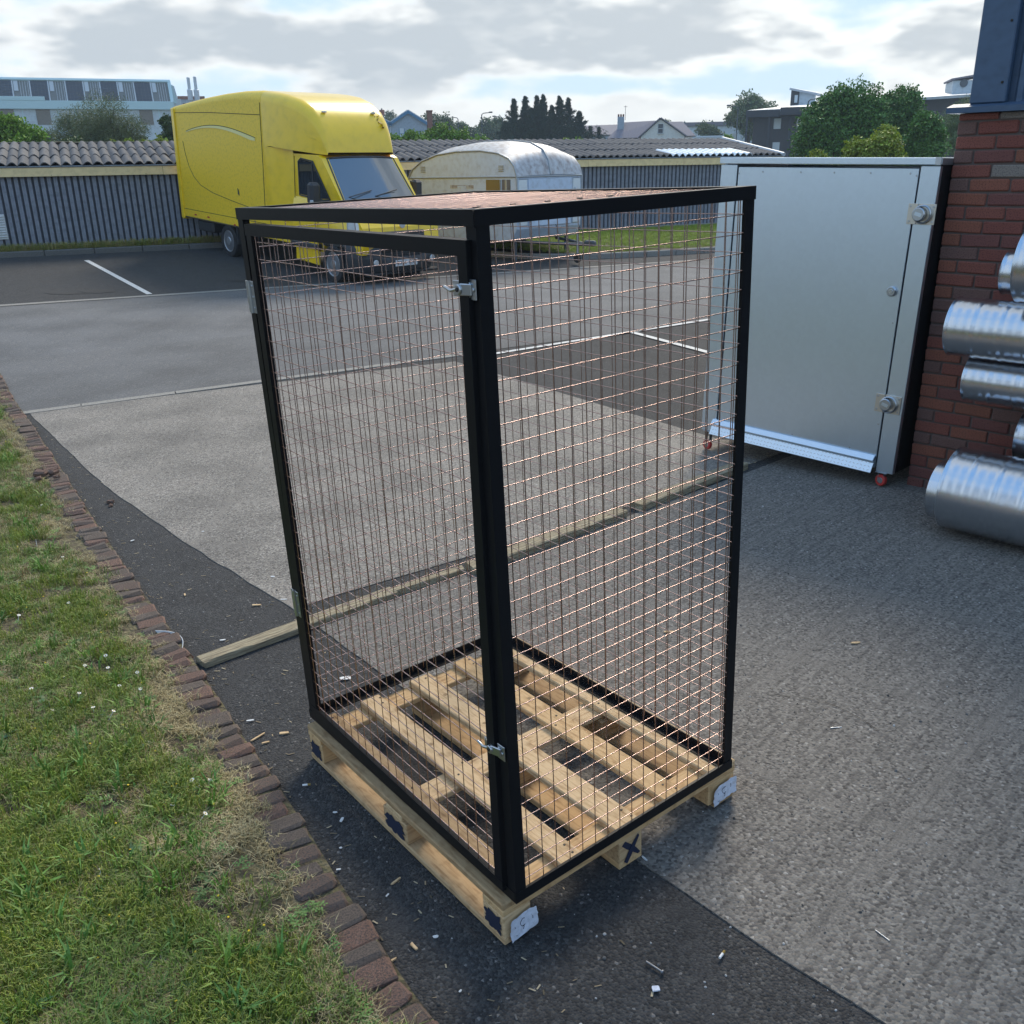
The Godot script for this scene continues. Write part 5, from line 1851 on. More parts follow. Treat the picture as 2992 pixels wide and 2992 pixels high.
func build_factory() -> void:
	var D := 170.0
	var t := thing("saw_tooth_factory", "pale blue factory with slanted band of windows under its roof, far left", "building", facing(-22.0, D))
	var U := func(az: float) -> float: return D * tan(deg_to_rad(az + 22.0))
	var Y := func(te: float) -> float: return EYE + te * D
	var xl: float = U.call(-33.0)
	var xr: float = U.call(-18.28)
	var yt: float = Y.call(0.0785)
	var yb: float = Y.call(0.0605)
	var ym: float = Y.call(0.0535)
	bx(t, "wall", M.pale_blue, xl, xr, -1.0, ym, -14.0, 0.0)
	bx(t, "band", M.aqua, xl, xr + 0.15, ym, yb, -14.0, 0.45)
	bx(t, "raised_band", M.aqua, xl, U.call(-24.5), yb, yb + 0.55, -2.0, 0.5)
	var lean := -1.9
	var g := Geo.new()
	g.prism([Vector3(xl, yb, 0.05), Vector3(xl, yt, lean), Vector3(xl, yt, -14.0), Vector3(xl, yb, -14.0)], Vector3(xr - xl, 0, 0))
	part(t, "roof_light_slope", g.mesh(), M.grey_sheet)
	slope_quad(t, "eaves_capping", M.aqua, Vector3(xl, yt - 0.02, lean + 0.35), Vector3(xr + 0.2, yt - 0.02, lean + 0.35), Vector3(xr + 0.2, yt + 0.28, lean + 0.1), Vector3(xl, yt + 0.28, lean + 0.1), 0.3)
	slope_quad(t, "gable_capping", M.aqua, Vector3(xr - 0.25, yb, 0.25), Vector3(xr + 0.25, yb, 0.25), Vector3(xr + 0.25, yt, lean + 0.3), Vector3(xr - 0.25, yt, lean + 0.3), 0.3)
	var step := 1.672
	for i in range(-5, 4):
		var a0 := -21.77 + step * i
		var x0: float = U.call(a0)
		var x1: float = U.call(a0 + 0.86)
		if x1 > xr: continue
		var p := func(x: float, v: float, o: float) -> Vector3: return Vector3(x, lerpf(yb, yt, v), lerpf(0.05, lean, v) + o)
		var win := slope_quad(t, "glazing", M.far_glass, p.call(x0, 0.03, 0.12), p.call(x1, 0.03, 0.12), p.call(x1, 0.95, 0.12), p.call(x0, 0.95, 0.12), 0.1)
		for k in 2:
			var xx: float = [x0, x1][k]
			slope_quad(win, "frame_post", M.far_frame, p.call(xx - 0.09, 0.0, 0.2), p.call(xx + 0.09, 0.0, 0.2), p.call(xx + 0.09, 0.97, 0.2), p.call(xx - 0.09, 0.97, 0.2), 0.14)
		for k in range(1, 5):
			var xx := lerpf(x0, x1, k / 5.0)
			slope_quad(win, "mullion", M.shed_dark, p.call(xx - 0.035, 0.03, 0.16), p.call(xx + 0.035, 0.03, 0.16), p.call(xx + 0.035, 0.95, 0.16), p.call(xx - 0.035, 0.95, 0.16), 0.05)
		for k in range(1, 7):
			var v := k / 7.0
			slope_quad(win, "glazing_bar", M.shed_dark, p.call(x0, v - 0.008, 0.15), p.call(x1, v - 0.008, 0.15), p.call(x1, v + 0.008, 0.15), p.call(x0, v + 0.008, 0.15), 0.04)
		# pale ventilator panel and standing seams in the sheeted bay
		var xa: float = U.call(a0 + 0.92)
		var xb: float = U.call(a0 + 1.12)
		slope_quad(t, "pale_panel", M.far_frame, p.call(xa, 0.46, 0.14), p.call(xb, 0.46, 0.14), p.call(xb, 0.94, 0.14), p.call(xa, 0.94, 0.14), 0.08)
		for k in 4:
			var xx: float = U.call(a0 + 1.22 + 0.12 * k)
			if xx < xr: slope_quad(t, "standing_seam", M.far_frame, p.call(xx - 0.03, 0.0, 0.1), p.call(xx + 0.03, 0.0, 0.1), p.call(xx + 0.03, 0.95, 0.1), p.call(xx - 0.03, 0.95, 0.1), 0.06)
		# brown sheeted openings in the wall below
		var b0: float = U.call(a0 + 0.05 + (0.0 if i != 1 else 0.0))
		if i != -1 and i != 0:
			bx(t, "brown_shutter", M.brown_sheet, U.call(a0 - 0.02 + 0.1), U.call(a0 + 0.74), Y.call(0.0405), Y.call(0.0531), -0.05, 0.12)
	var x := xl
	while x < xr:
		bx(t, "sheet_joint", M.aqua, x, x + 0.12, 1.0, ym, 0.0, 0.03, 0.005)
		x += 2.46
	bx(t, "annex", M.pale_blue, xr + 0.1, U.call(-17.75), 0.0, Y.call(0.064), -13.0, -3.0)
	slope_quad(t, "annex_slope", M.pale_blue, Vector3(xr, Y.call(0.058), -3.0), Vector3(U.call(-17.85), Y.call(0.058), -3.0), Vector3(U.call(-18.0), Y.call(0.0755), -3.4), Vector3(xr, Y.call(0.0765), -3.4), 0.4)
	slope_quad(t, "annex_trim", M.aqua, Vector3(U.call(-18.12), Y.call(0.06), -2.9), Vector3(U.call(-17.98), Y.call(0.06), -2.9), Vector3(U.call(-18.08), Y.call(0.0765), -3.3), Vector3(U.call(-18.2), Y.call(0.0765), -3.3), 0.3)
	# flue stacks on a red-roofed shed behind
	for q in [[-17.31, 0.0813], [-16.97, 0.082]]:
		var f := thing("flue_stack", ["left of two steel flue stacks above the yellow van's roof", "right of two steel flue stacks above the yellow van's roof"][0 if q[0] < -17.1 else 1], "flue", facing(q[0], 190.0), "flue stacks behind the van")
		part(f, "flue_pipe", cyl(0.28, EYE + q[1] * 190.0, 14, 0.05), M.metal_roof)
		part(f, "flue_collar", cyl(0.48, 1.9, 14, 0.1), M.metal_roof, at(0, EYE + 0.061 * 190.0, 0))
	var h := thing("red_roofed_shed", "small red-roofed shed beside the two flue stacks, far behind the van", "building", facing(-17.6, 195.0))
	bx(h, "wall", M.render_grey, -1.2, 3.4, -1.0, EYE + 0.0625 * 195.0, -6.0, 0.0)
	bx(h, "roof", M.brick_far, -1.3, 3.5, EYE + 0.0625 * 195.0, EYE + 0.0652 * 195.0, -6.0, 0.15)
	bx(h, "window", M.far_glass, -0.5, 0.6, 12.0, 13.6, 0.0, 0.06)

func gable(t: Node3D, x0: float, x1: float, ye: float, yr: float, depth: float, wall: Material, roof: Material, trim: Material, xr := 1e9) -> void:
	# gable end towards the yard
	if xr > 1e8: xr = (x0 + x1) * 0.5
	var g := Geo.new()
	g.prism([Vector3(x0, -1.0, 0), Vector3(x1, -1.0, 0), Vector3(x1, ye, 0), Vector3(xr, yr, 0), Vector3(x0, ye, 0)], Vector3(0, 0, -depth))
	part(t, "wall", g.mesh(), wall)
	var o := 0.3
	slope_quad(t, "roof", roof, Vector3(x0 - o, ye - 0.1, o), Vector3(xr, yr + 0.12, o), Vector3(xr, yr + 0.12, -depth), Vector3(x0 - o, ye - 0.1, -depth), -0.14)
	slope_quad(t, "roof", roof, Vector3(xr, yr + 0.12, o), Vector3(x1 + o, ye - 0.1, o), Vector3(x1 + o, ye - 0.1, -depth), Vector3(xr, yr + 0.12, -depth), -0.14)
	if trim:
		for q in [[Vector3(x0 - o, ye - 0.1, o), Vector3(xr, yr + 0.12, o)], [Vector3(xr, yr + 0.12, o), Vector3(x1 + o, ye - 0.1, o)]]:
			var n := Vector3(0, -0.45, 0)
			var m := Geo.new()
			m.prism([q[0], q[1], q[1] + n, q[0] + n], Vector3(0, 0, 0.08))
			part(t, "bargeboard", m.mesh(), trim)

func window_at(t: Node3D, x: float, y: float, w: float, h: float, z: float, glass: Material, frame: Material) -> void:
	var f := bx(t, "window", glass, x - w * 0.5, x + w * 0.5, y - h * 0.5, y + h * 0.5, z, z + 0.05, 0.01)
	bx(f, "frame", frame, x - w * 0.5 - 0.08, x - w * 0.5, y - h * 0.5, y + h * 0.5, z, z + 0.1, 0.01)
	bx(f, "frame", frame, x + w * 0.5, x + w * 0.5 + 0.08, y - h * 0.5, y + h * 0.5, z, z + 0.1, 0.01)
	bx(f, "glazing_bar", frame, x - w * 0.5, x + w * 0.5, y - 0.04, y + 0.04, z, z + 0.09, 0.01)
	bx(f, "sill", frame, x - w * 0.5 - 0.1, x + w * 0.5 + 0.1, y - h * 0.5 - 0.1, y - h * 0.5, z, z + 0.16, 0.01)

func build_far_houses() -> void:
	var D := 160.0
	var t := thing("twin_gabled_unit", "grey-blue twin-gabled unit with bright blue bargeboards behind the van's nose", "building", facing(-6.2, D))
	var U := func(az: float) -> float: return D * tan(deg_to_rad(az + 6.2))
	gable(t, U.call(-9.0), U.call(-6.6), EYE + 0.041 * D, EYE + 0.0505 * D, 26.0, M.render_grey, M.metal_roof, M.blue_trim)
	gable(t, U.call(-6.58), U.call(-4.52), EYE + 0.0406 * D, EYE + 0.0511 * D, 26.0, M.render_grey, M.metal_roof, M.blue_trim)
	window_at(t, U.call(-5.95), EYE + 0.0305 * D, 0.7, 1.6, 0.0, M.pale_window, M.blue_trim)
	bx(t, "downpipe", M.far_frame, U.call(-6.62), U.call(-6.56), 0.0, EYE + 0.041 * D, 0.02, 0.14)
	var c := thing("brick_chimney", "tall square red brick chimney right of the twin-gabled unit", "chimney", facing(-4.33, 155.0))
	bx(c, "stack", M.brick_far, -0.42, 0.42, -1.0, EYE + 0.0507 * 155.0, -0.9, 0.0)
	bx(c, "cap", M.brick_far, -0.5, 0.5, EYE + 0.0507 * 155.0, EYE + 0.0518 * 155.0, -1.0, 0.1)
	c = thing("roof_cowl", "thin flue with red cowl behind the left blue-edged gable", "flue", facing(-7.02, 175.0))
	part(c, "flue_pipe", cyl(0.12, EYE + 0.054 * 175.0, 10, 0.02), M.lamp_steel)
	part(c, "cowl", cyl(0.45, 0.9, 10, 0.1), M.brick_far, at(0, EYE + 0.0475 * 175.0, 0))
	D = 190.0
	t = thing("small_gabled_barn", "small grey gabled barn half hidden left of the dark conifers", "building", facing(-0.55, D))
	gable(t, -2.2, 1.6, EYE + 0.0225 * D, EYE + 0.0343 * D, 14.0, M.render_grey, M.metal_roof, null, 0.0)
	D = 140.0
	t = thing("white_house", "white rendered house with grey slate roof and tall chimney", "house", facing(8.2, D))
	var V := func(az: float) -> float: return D * tan(deg_to_rad(az - 8.2))
	var ye := EYE + 0.0241 * D
	var yr := EYE + 0.0398 * D
	# gable wing on the right, slate roof falling to the left
	gable(t, V.call(7.75), V.call(10.2), EYE + 0.0239 * D, yr, 9.0, M.render_white, M.slate, null, V.call(8.82))
	var g := Geo.new()
	g.prism([Vector3(V.call(5.9), -1.0, -1.2), Vector3(V.call(7.75), -1.0, -1.2), Vector3(V.call(7.75), ye - 0.1, -1.2), Vector3(V.call(5.9), ye - 0.1, -1.2)], Vector3(0, 0, -7.0))
	part(t, "wall", g.mesh(), M.render_white)
	slope_quad(t, "roof", M.slate, Vector3(V.call(5.8), ye - 0.1, -0.9), Vector3(V.call(7.8), ye - 0.1, -0.9), Vector3(V.call(8.7), yr, -4.2), Vector3(V.call(6.75), yr - 0.15, -4.2), 0.16)
	slope_quad(t, "roof", M.slate, Vector3(V.call(6.75), yr - 0.15, -4.2), Vector3(V.call(8.7), yr, -4.2), Vector3(V.call(7.8), ye, -8.4), Vector3(V.call(5.8), ye, -8.4), 0.16)
	bx(t, "chimney_stack", M.render_grey, V.call(6.36), V.call(6.74), ye - 1.0, EYE + 0.0436 * D, -3.6, -2.7)
	for k in 3:
		part(t, "chimney_pot", cyl(0.13, 0.35, 10, 0.03), M.brick_far, at(lerpf(V.call(6.41), V.call(6.69), k / 2.0), EYE + 0.0436 * D, -3.1))
	part(t, "aerial_mast", rod(1.9, 0.03, 6), M.lamp_steel, at(V.call(6.80), EYE + 0.0405 * D, -3.2))
	part(t, "aerial_bar", cb(Vector3(0.5, 0.05, 0.05), 0.01), M.lamp_steel, at(V.call(6.80), EYE + 0.053 * D, -3.2))
	window_at(t, V.call(8.84), EYE + 0.0312 * D, 0.62, 1.15, 0.0, M.far_glass, M.far_frame)
	t = thing("dark_roofed_house", "dark-roofed house just right of the white house's gable", "house", facing(10.2, 150.0))
	bx(t, "wall", M.render_white, -2.6, 1.2, -1.0, EYE + 0.024 * 150.0, -7.0, 0.0)
	slope_quad(t, "roof", M.slate, Vector3(-2.8, EYE + 0.024 * 150.0, 0.2), Vector3(1.6, EYE + 0.024 * 150.0, 0.2), Vector3(-0.4, EYE + 0.038 * 150.0, -3.4), Vector3(-3.4, EYE + 0.038 * 150.0, -3.4), 0.16)
	t = thing("brown_roofed_terrace", "low brown-roofed terrace between the conifers and the white house", "house", facing(5.4, 185.0))
	bx(t, "wall", M.render_grey, -3.6, 4.4, -1.0, EYE + 0.027 * 185.0, -7.0, 0.0)
	slope_quad(t, "roof", M.slate, Vector3(-3.8, EYE + 0.0265 * 185.0, 0.3), Vector3(4.6, EYE + 0.0265 * 185.0, 0.3), Vector3(4.0, EYE + 0.0365 * 185.0, -3.6), Vector3(-3.0, EYE + 0.036 * 185.0, -3.6), 0.16)
	t = thing("blue_roofed_warehouse", "low warehouse with pale blue cladding right of the white house", "building", facing(11.6, 180.0))
	bx(t, "wall", M.pale_blue, -6.0, 8.0, -1.0, EYE + 0.0325 * 180.0, -14.0, 0.0)
	bx(t, "window_band", M.pale_window, -5.4, 1.5, EYE + 0.026 * 180.0, EYE + 0.029 * 180.0, 0.0, 0.05)
	bx(t, "roof", M.slate, -6.3, 8.3, EYE + 0.0325 * 180.0, EYE + 0.0362 * 180.0, -14.0, 0.3)
	t = thing("grey_trailer", "pale grey trailer body parked beyond the shed's right end", "trailer", facing(12.0, 95.0))
	bx(t, "body", M.far_frame, -1.9, 1.3, 1.0, EYE + 0.0236 * 95.0, -2.4, 0.0, 0.06)
	bx(t, "tail_door", M.caravan_trim, 1.3, 1.75, 1.0, EYE + 0.026 * 95.0, -2.4, 0.0, 0.06)
	bx(t, "dark_window", M.far_glass, 0.95, 1.15, 3.2, 3.9, 0.0, 0.04)
	for q in [-1.2, 0.8]:
		part(t, "wheel", cyl(0.5, 0.3, 18, 0.05), M.black_rubber, Transform3D(along_axis(Vector3.BACK), Vector3(q, 0.5, -0.3)))

func build_modern_block() -> void:
	var D := 130.0
	var t := thing("modern_office_block", "dark-clad modern block with pale sloping metal roofs behind the leafy trees", "building", facing(16.0, D))
	var U := func(az: float) -> float: return D * tan(deg_to_rad(az - 16.0))
	var Y := func(te: float) -> float: return EYE + te * D
	var xl: float = U.call(13.95)
	bx(t, "wall", M.dark_clad, xl, U.call(24.5), -1.0, Y.call(0.0392), -16.0, 0.0)
	bx(t, "eaves_fascia", M.shed_dark, U.call(13.55), U.call(15.35), Y.call(0.0389), Y.call(0.0450), -16.0, 1.6)
	bx(t, "eaves_fascia", M.shed_dark, U.call(15.36), U.call(20.0), Y.call(0.0400), Y.call(0.0468), -16.0, 2.0)
	slope_quad(t, "roof", M.metal_roof, Vector3(U.call(13.6), Y.call(0.0452), 1.5), Vector3(U.call(20.0), Y.call(0.0470), 1.9), Vector3(U.call(20.0), Y.call(0.0595), -14.0), Vector3(U.call(16.2), Y.call(0.0535), -14.0), 0.3)
	for q in [13.62, 14.82, 15.92]:
		bx(t, "column", M.shed_dark, U.call(q) - 0.12, U.call(q) + 0.12, -1.0, Y.call(0.039), 1.1, 1.35)
	for q in [[15.08, 15.44, 0.0283, 0.0378], [16.3, 16.71, 0.0285, 0.0386], [15.1, 15.46, 0.0081, 0.0164], [16.34, 16.75, 0.0081, 0.0160]]:
		var w := bx(t, "window", M.pale_window, U.call(q[0]), U.call(q[1]), Y.call(q[2]), Y.call(q[3]), 0.0, 0.06)
		bx(w, "frame", M.far_frame, U.call(q[0]) - 0.07, U.call(q[0]), Y.call(q[2]), Y.call(q[3]), 0.0, 0.1)
	for k in 12:
		bx(t, "cladding_joint", M.shed_dark, U.call(14.0 + 0.28 * k), U.call(14.0 + 0.28 * k) + 0.05, -1.0, Y.call(0.039), 0.0, 0.04, 0.005)
	# monitor on the roof
	var g := Geo.new()
	g.prism([Vector3(U.call(15.85), Y.call(0.050), -6.0), Vector3(U.call(15.85), Y.call(0.0668), -6.0), Vector3(U.call(17.2), Y.call(0.0615), -6.0), Vector3(U.call(17.2), Y.call(0.052), -6.0)], Vector3(0, 0, -7.0))
	var mon := part(t, "roof_monitor", g.mesh(), M.pale_blue)
	slope_quad(mon, "monitor_roof", M.metal_roof, Vector3(U.call(15.75), Y.call(0.0672), -5.6), Vector3(U.call(17.3), Y.call(0.0615), -5.6), Vector3(U.call(18.1), Y.call(0.0615), -13.5), Vector3(U.call(17.4), Y.call(0.0662), -13.5), 0.25)
	bx(mon, "monitor_side", M.dark_clad, U.call(15.84), U.call(16.3), Y.call(0.051), Y.call(0.0648), -6.1, -5.9)
	bx(mon, "monitor_window", M.pale_window, U.call(16.05), U.call(16.22), Y.call(0.0535), Y.call(0.0605), -5.95, -5.8)
	# right-hand wing
	slope_quad(t, "wing_roof", M.metal_roof, Vector3(U.call(20.0), Y.call(0.0505), 1.0), Vector3(U.call(27.0), Y.call(0.0545), 1.0), Vector3(U.call(27.0), Y.call(0.064), -12.0), Vector3(U.call(20.0), Y.call(0.0598), -12.0), 0.3)
	bx(t, "wing_wall", M.dark_clad, U.call(20.0), U.call(27.0), -1.0, Y.call(0.0515), -12.0, -0.5)
	var ph := bx(t, "penthouse", M.pale_blue, U.call(24.1), U.call(27.0), Y.call(0.054), Y.call(0.067), -9.0, -3.0)
	slope_quad(ph, "penthouse_roof", M.slate, Vector3(U.call(24.0), Y.call(0.0672), -2.7), Vector3(U.call(27.0), Y.call(0.0745), -2.7), Vector3(U.call(27.0), Y.call(0.0745), -9.2), Vector3(U.call(24.0), Y.call(0.0672), -9.2), -0.2)
	part(ph, "round_vent", cyl(0.45, 0.15, 16, 0.03), M.lamp_steel, Transform3D(along_axis(Vector3.BACK), Vector3(U.call(24.62), Y.call(0.0645), -3.02)))

func street_lamp(label: String, az: float, dist: float, te: float, reach: float) -> void:
	var t := thing("street_lamp", label, "street lamp", facing(az, dist), "street lamps along the far road")
	var h := EYE + te * dist
	var g := Geo.new()
	g.tube([Vector3(0, -0.5, 0), Vector3(0, h * 0.3, 0), Vector3(0, h - 0.15, 0)], [0.11, 0.09, 0.06], 8)
	part(t, "column", g.mesh(), M.lamp_steel)
	g = Geo.new()
	g.tube([Vector3(0, h - 0.2, 0), Vector3(reach * 0.15, h - 0.02, 0), Vector3(reach * 0.75, h + 0.05, 0)], [0.055, 0.05, 0.045], 8)
	part(t, "arm", g.mesh(), M.lamp_steel)
	bx(t, "lantern", M.lamp_steel, reach * 0.7, reach * 1.05, h + 0.0, h + 0.16, -0.14, 0.14, 0.05)

func build_lamps() -> void:
	street_lamp("leftmost street lamp, arm pointing left, over the green shrubs", -2.72, 130.0, 0.0446, -0.80)
	street_lamp("tallest street lamp in the middle, its arm pointing right", -1.36, 120.0, 0.0485, 1.25)
	street_lamp("street lamp just left of the dark conifers, arm pointing left", -0.16, 132.0, 0.0448, -1.3)
	street_lamp("street lamp in front of the far round tree, arm pointing left", 13.07, 110.0, 0.0497, -1.15)
	street_lamp("street lamp in front of the dark office block, arm pointing right", 16.8, 105.0, 0.0538, 1.25)

# ---------------------------------------------------------------- plants
func leaf_mesh(kind: String) -> ArrayMesh:
	if cache.has(kind):
		return cache[kind]
	var r := RandomNumberGenerator.new()
	r.seed = hash(kind)
	var g := Geo.new()
	if kind == "needle":
		for k in 7:
			var d := Vector3(r.randf_range(-1, 1), r.randf_range(-0.6, 0.7), r.randf_range(-1, 1)).normalized()
			var s := d.cross(Vector3(r.randf(), 1, r.randf())).normalized() * 0.10
			g.tri(-s, s, d * r.randf_range(0.7, 1.15))
			var s2 := d.cross(s).normalized() * 0.10
			g.tri(d * 0.25 - s2, d * 0.25 + s2, d * 1.05)
	else:
		var n := 9 if kind == "broad" else 8
		for k in n:
			var c := Vector3(r.randf_range(-0.8, 0.8), r.randf_range(-0.7, 0.7), r.randf_range(-0.8, 0.8))
			var d := Vector3(r.randf_range(-1, 1), r.randf_range(-0.9, 0.5), r.randf_range(-1, 1)).normalized()
			var l := r.randf_range(0.38, 0.62)
			var w := l * (0.40 if kind == "broad" else 0.13)
			var s := d.cross(Vector3(r.randf_range(-1, 1), r.randf_range(0.2, 1), r.randf_range(-1, 1))).normalized()
			var u := s.cross(d).normalized() * w * 0.35
			g.tri(c - d * l * 0.5, c + s * w + u, c + d * l * 0.5)
			g.tri(c - d * l * 0.5, c + d * l * 0.5, c - s * w + u)
	cache[kind] = g.mesh()
	return cache[kind]

func leaves(parent: Node3D, called: String, pts: Array, size: float, kind: String, m: Material, r: RandomNumberGenerator, lo := 0.62, hi := 1.2) -> MultiMeshInstance3D:
	var mm := MultiMesh.new()
	mm.transform_format = MultiMesh.TRANSFORM_3D
	mm.use_colors = true
	mm.mesh = leaf_mesh(kind)
	mm.instance_count = pts.size()
	for i in pts.size():
		var b := Basis.from_euler(Vector3(r.randf_range(-0.5, 0.5), r.randf() * TAU, r.randf_range(-0.5, 0.5)))
		mm.set_instance_transform(i, Transform3D(b.scaled(Vector3.ONE * size * r.randf_range(0.7, 1.3)), pts[i]))
		var k := r.randf_range(lo, hi)
		mm.set_instance_color(i, Color(k * r.randf_range(0.9, 1.12), k, k * r.randf_range(0.85, 1.05)))
	var o := MultiMeshInstance3D.new()
	o.name = called
	o.multimesh = mm
	o.material_override = m
	parent.add_child(o, true)
	o.set_meta("kind", "stuff")
	return o

# crown made of many overlapping lobes; points thicken towards each lobe's skin
func lobes(c: Vector3, rad: Vector3, nlobe: int, n: int, r: RandomNumberGenerator, ragged_ := 0.35, low := -0.6) -> Array:
	var cs := []
	for i in nlobe:
		var d := Vector3(r.randfn(), r.randfn(), r.randfn()).normalized()
		d.y = maxf(d.y, low)
		var k := pow(r.randf(), 0.45) * 0.78
		cs.append([c + Vector3(d.x * rad.x, d.y * rad.y, d.z * rad.z) * k * 1.08, (0.30 + 0.24 * r.randf()) * minf(rad.x, rad.y)])
	cs.append([c, 0.5 * minf(rad.x, rad.y)])
	var pts := []
	for i in n:
		var l: Array = cs[r.randi() % cs.size()]
		var d := Vector3(r.randfn(), r.randfn() * 0.85, r.randfn()).normalized()
		var k := 1.0 - 0.55 * pow(r.randf(), 1.6)
		if r.randf() < ragged_ * 0.4: k += r.randf() * 0.35
		pts.append((l[0] as Vector3) + d * (l[1] as float) * k)
	return [pts, cs]

func tree(called: String, label: String, category: String, az: float, dist: float, top: float, half_deg: float, low: float, leafm: String, size: float, n: int, seed_: int, kind := "broad", group := "", squash := 1.0) -> Node3D:
	# top and low are heights in metres of the crown
	var r := RandomNumberGenerator.new()
	r.seed = seed_
	var t := thing(called, label, category, facing(az, dist), group)
	var rx := dist * tan(deg_to_rad(half_deg))
	var ry := (top - low) * 0.5
	var c := Vector3(0, low + ry, 0)
	var L := lobes(c, Vector3(rx, ry, minf(rx, rx) * squash), 8 + n / 260, n, r)
	leaves(t, "crown", L[0], size, kind, M[leafm], r)
	var g := Geo.new()
	var th := low + ry * 0.6
	var tr := clampf(rx * 0.07, 0.04, 0.32)
	g.tube([Vector3(0, -1.0, 0), Vector3(0.05 * rx, th * 0.5, 0), Vector3(0, th, 0.0), Vector3(0.03 * rx, low + ry * 1.5, 0)], [tr * 1.3, tr, tr * 0.8, tr * 0.3], 8)
	for q in L[1]:
		if r.randf() < 0.7:
			var from := Vector3(0, lerpf(low * 0.7, low + ry, r.randf()), 0)
			g.tube([from, from.lerp(q[0], 0.55) + Vector3(0, 0.1 * ry, 0), q[0]], [tr * 0.5, tr * 0.3, tr * 0.12], 5)
	part(t, "trunk", g.mesh(), M.bark)
	return t

func conifer(label: String, az: float, dist: float, te: float, half: float, seed_: int, n := 4600) -> void:
	var r := RandomNumberGenerator.new()
	r.seed = seed_
	var t := thing("conifer", label, "conifer", facing(az, dist), "dark conifers beyond the shed")
	var h := EYE + te * dist
	var R := dist * tan(deg_to_rad(half * 2.0))
	var pts := []
	var nb := 110
	var g := Geo.new()
	for b in nb:
		var u := pow(b / float(nb), 0.9)
		var y := lerpf(0.8, h, u)
		var a := b * 2.39996 + r.randf_range(-0.3, 0.3)
		var l := R * (pow(1.0 - u, 0.95) + 0.03) * (r.randf_range(0.5, 0.9) if r.randf() < 0.6 else r.randf_range(0.9, 1.5))
		var d := Vector3(cos(a), 0, sin(a))
		var lift := r.randf_range(0.3, 1.0) * l
		var k := int(n / float(nb) * (0.5 + (1.0 - u)))
		for i in k:
			var v := pow(r.randf(), 0.7)
			pts.append(Vector3(0, y, 0) + d * l * v + Vector3(r.randfn() * 0.16, lift * v * v - 0.15 * l * v + r.randfn() * 0.13, r.randfn() * 0.16) * (0.22 + 1.3 * (1 - u)))
		g.tube([Vector3(0, y, 0), Vector3(0, y, 0) + d * l * 0.9 + Vector3(0, lift * 0.7 - 0.1 * l, 0)], [0.03, 0.012], 4, false)
	leaves(t, "crown", pts, 0.22, "needle", M.leaf_dark, r, 0.7, 1.5)
	g.tube([Vector3(0, -1, 0), Vector3(0, h * 0.5, 0), Vector3(0, h, 0)], [0.22, 0.12, 0.02], 7)
	part(t, "trunk", g.mesh(), M.bark)

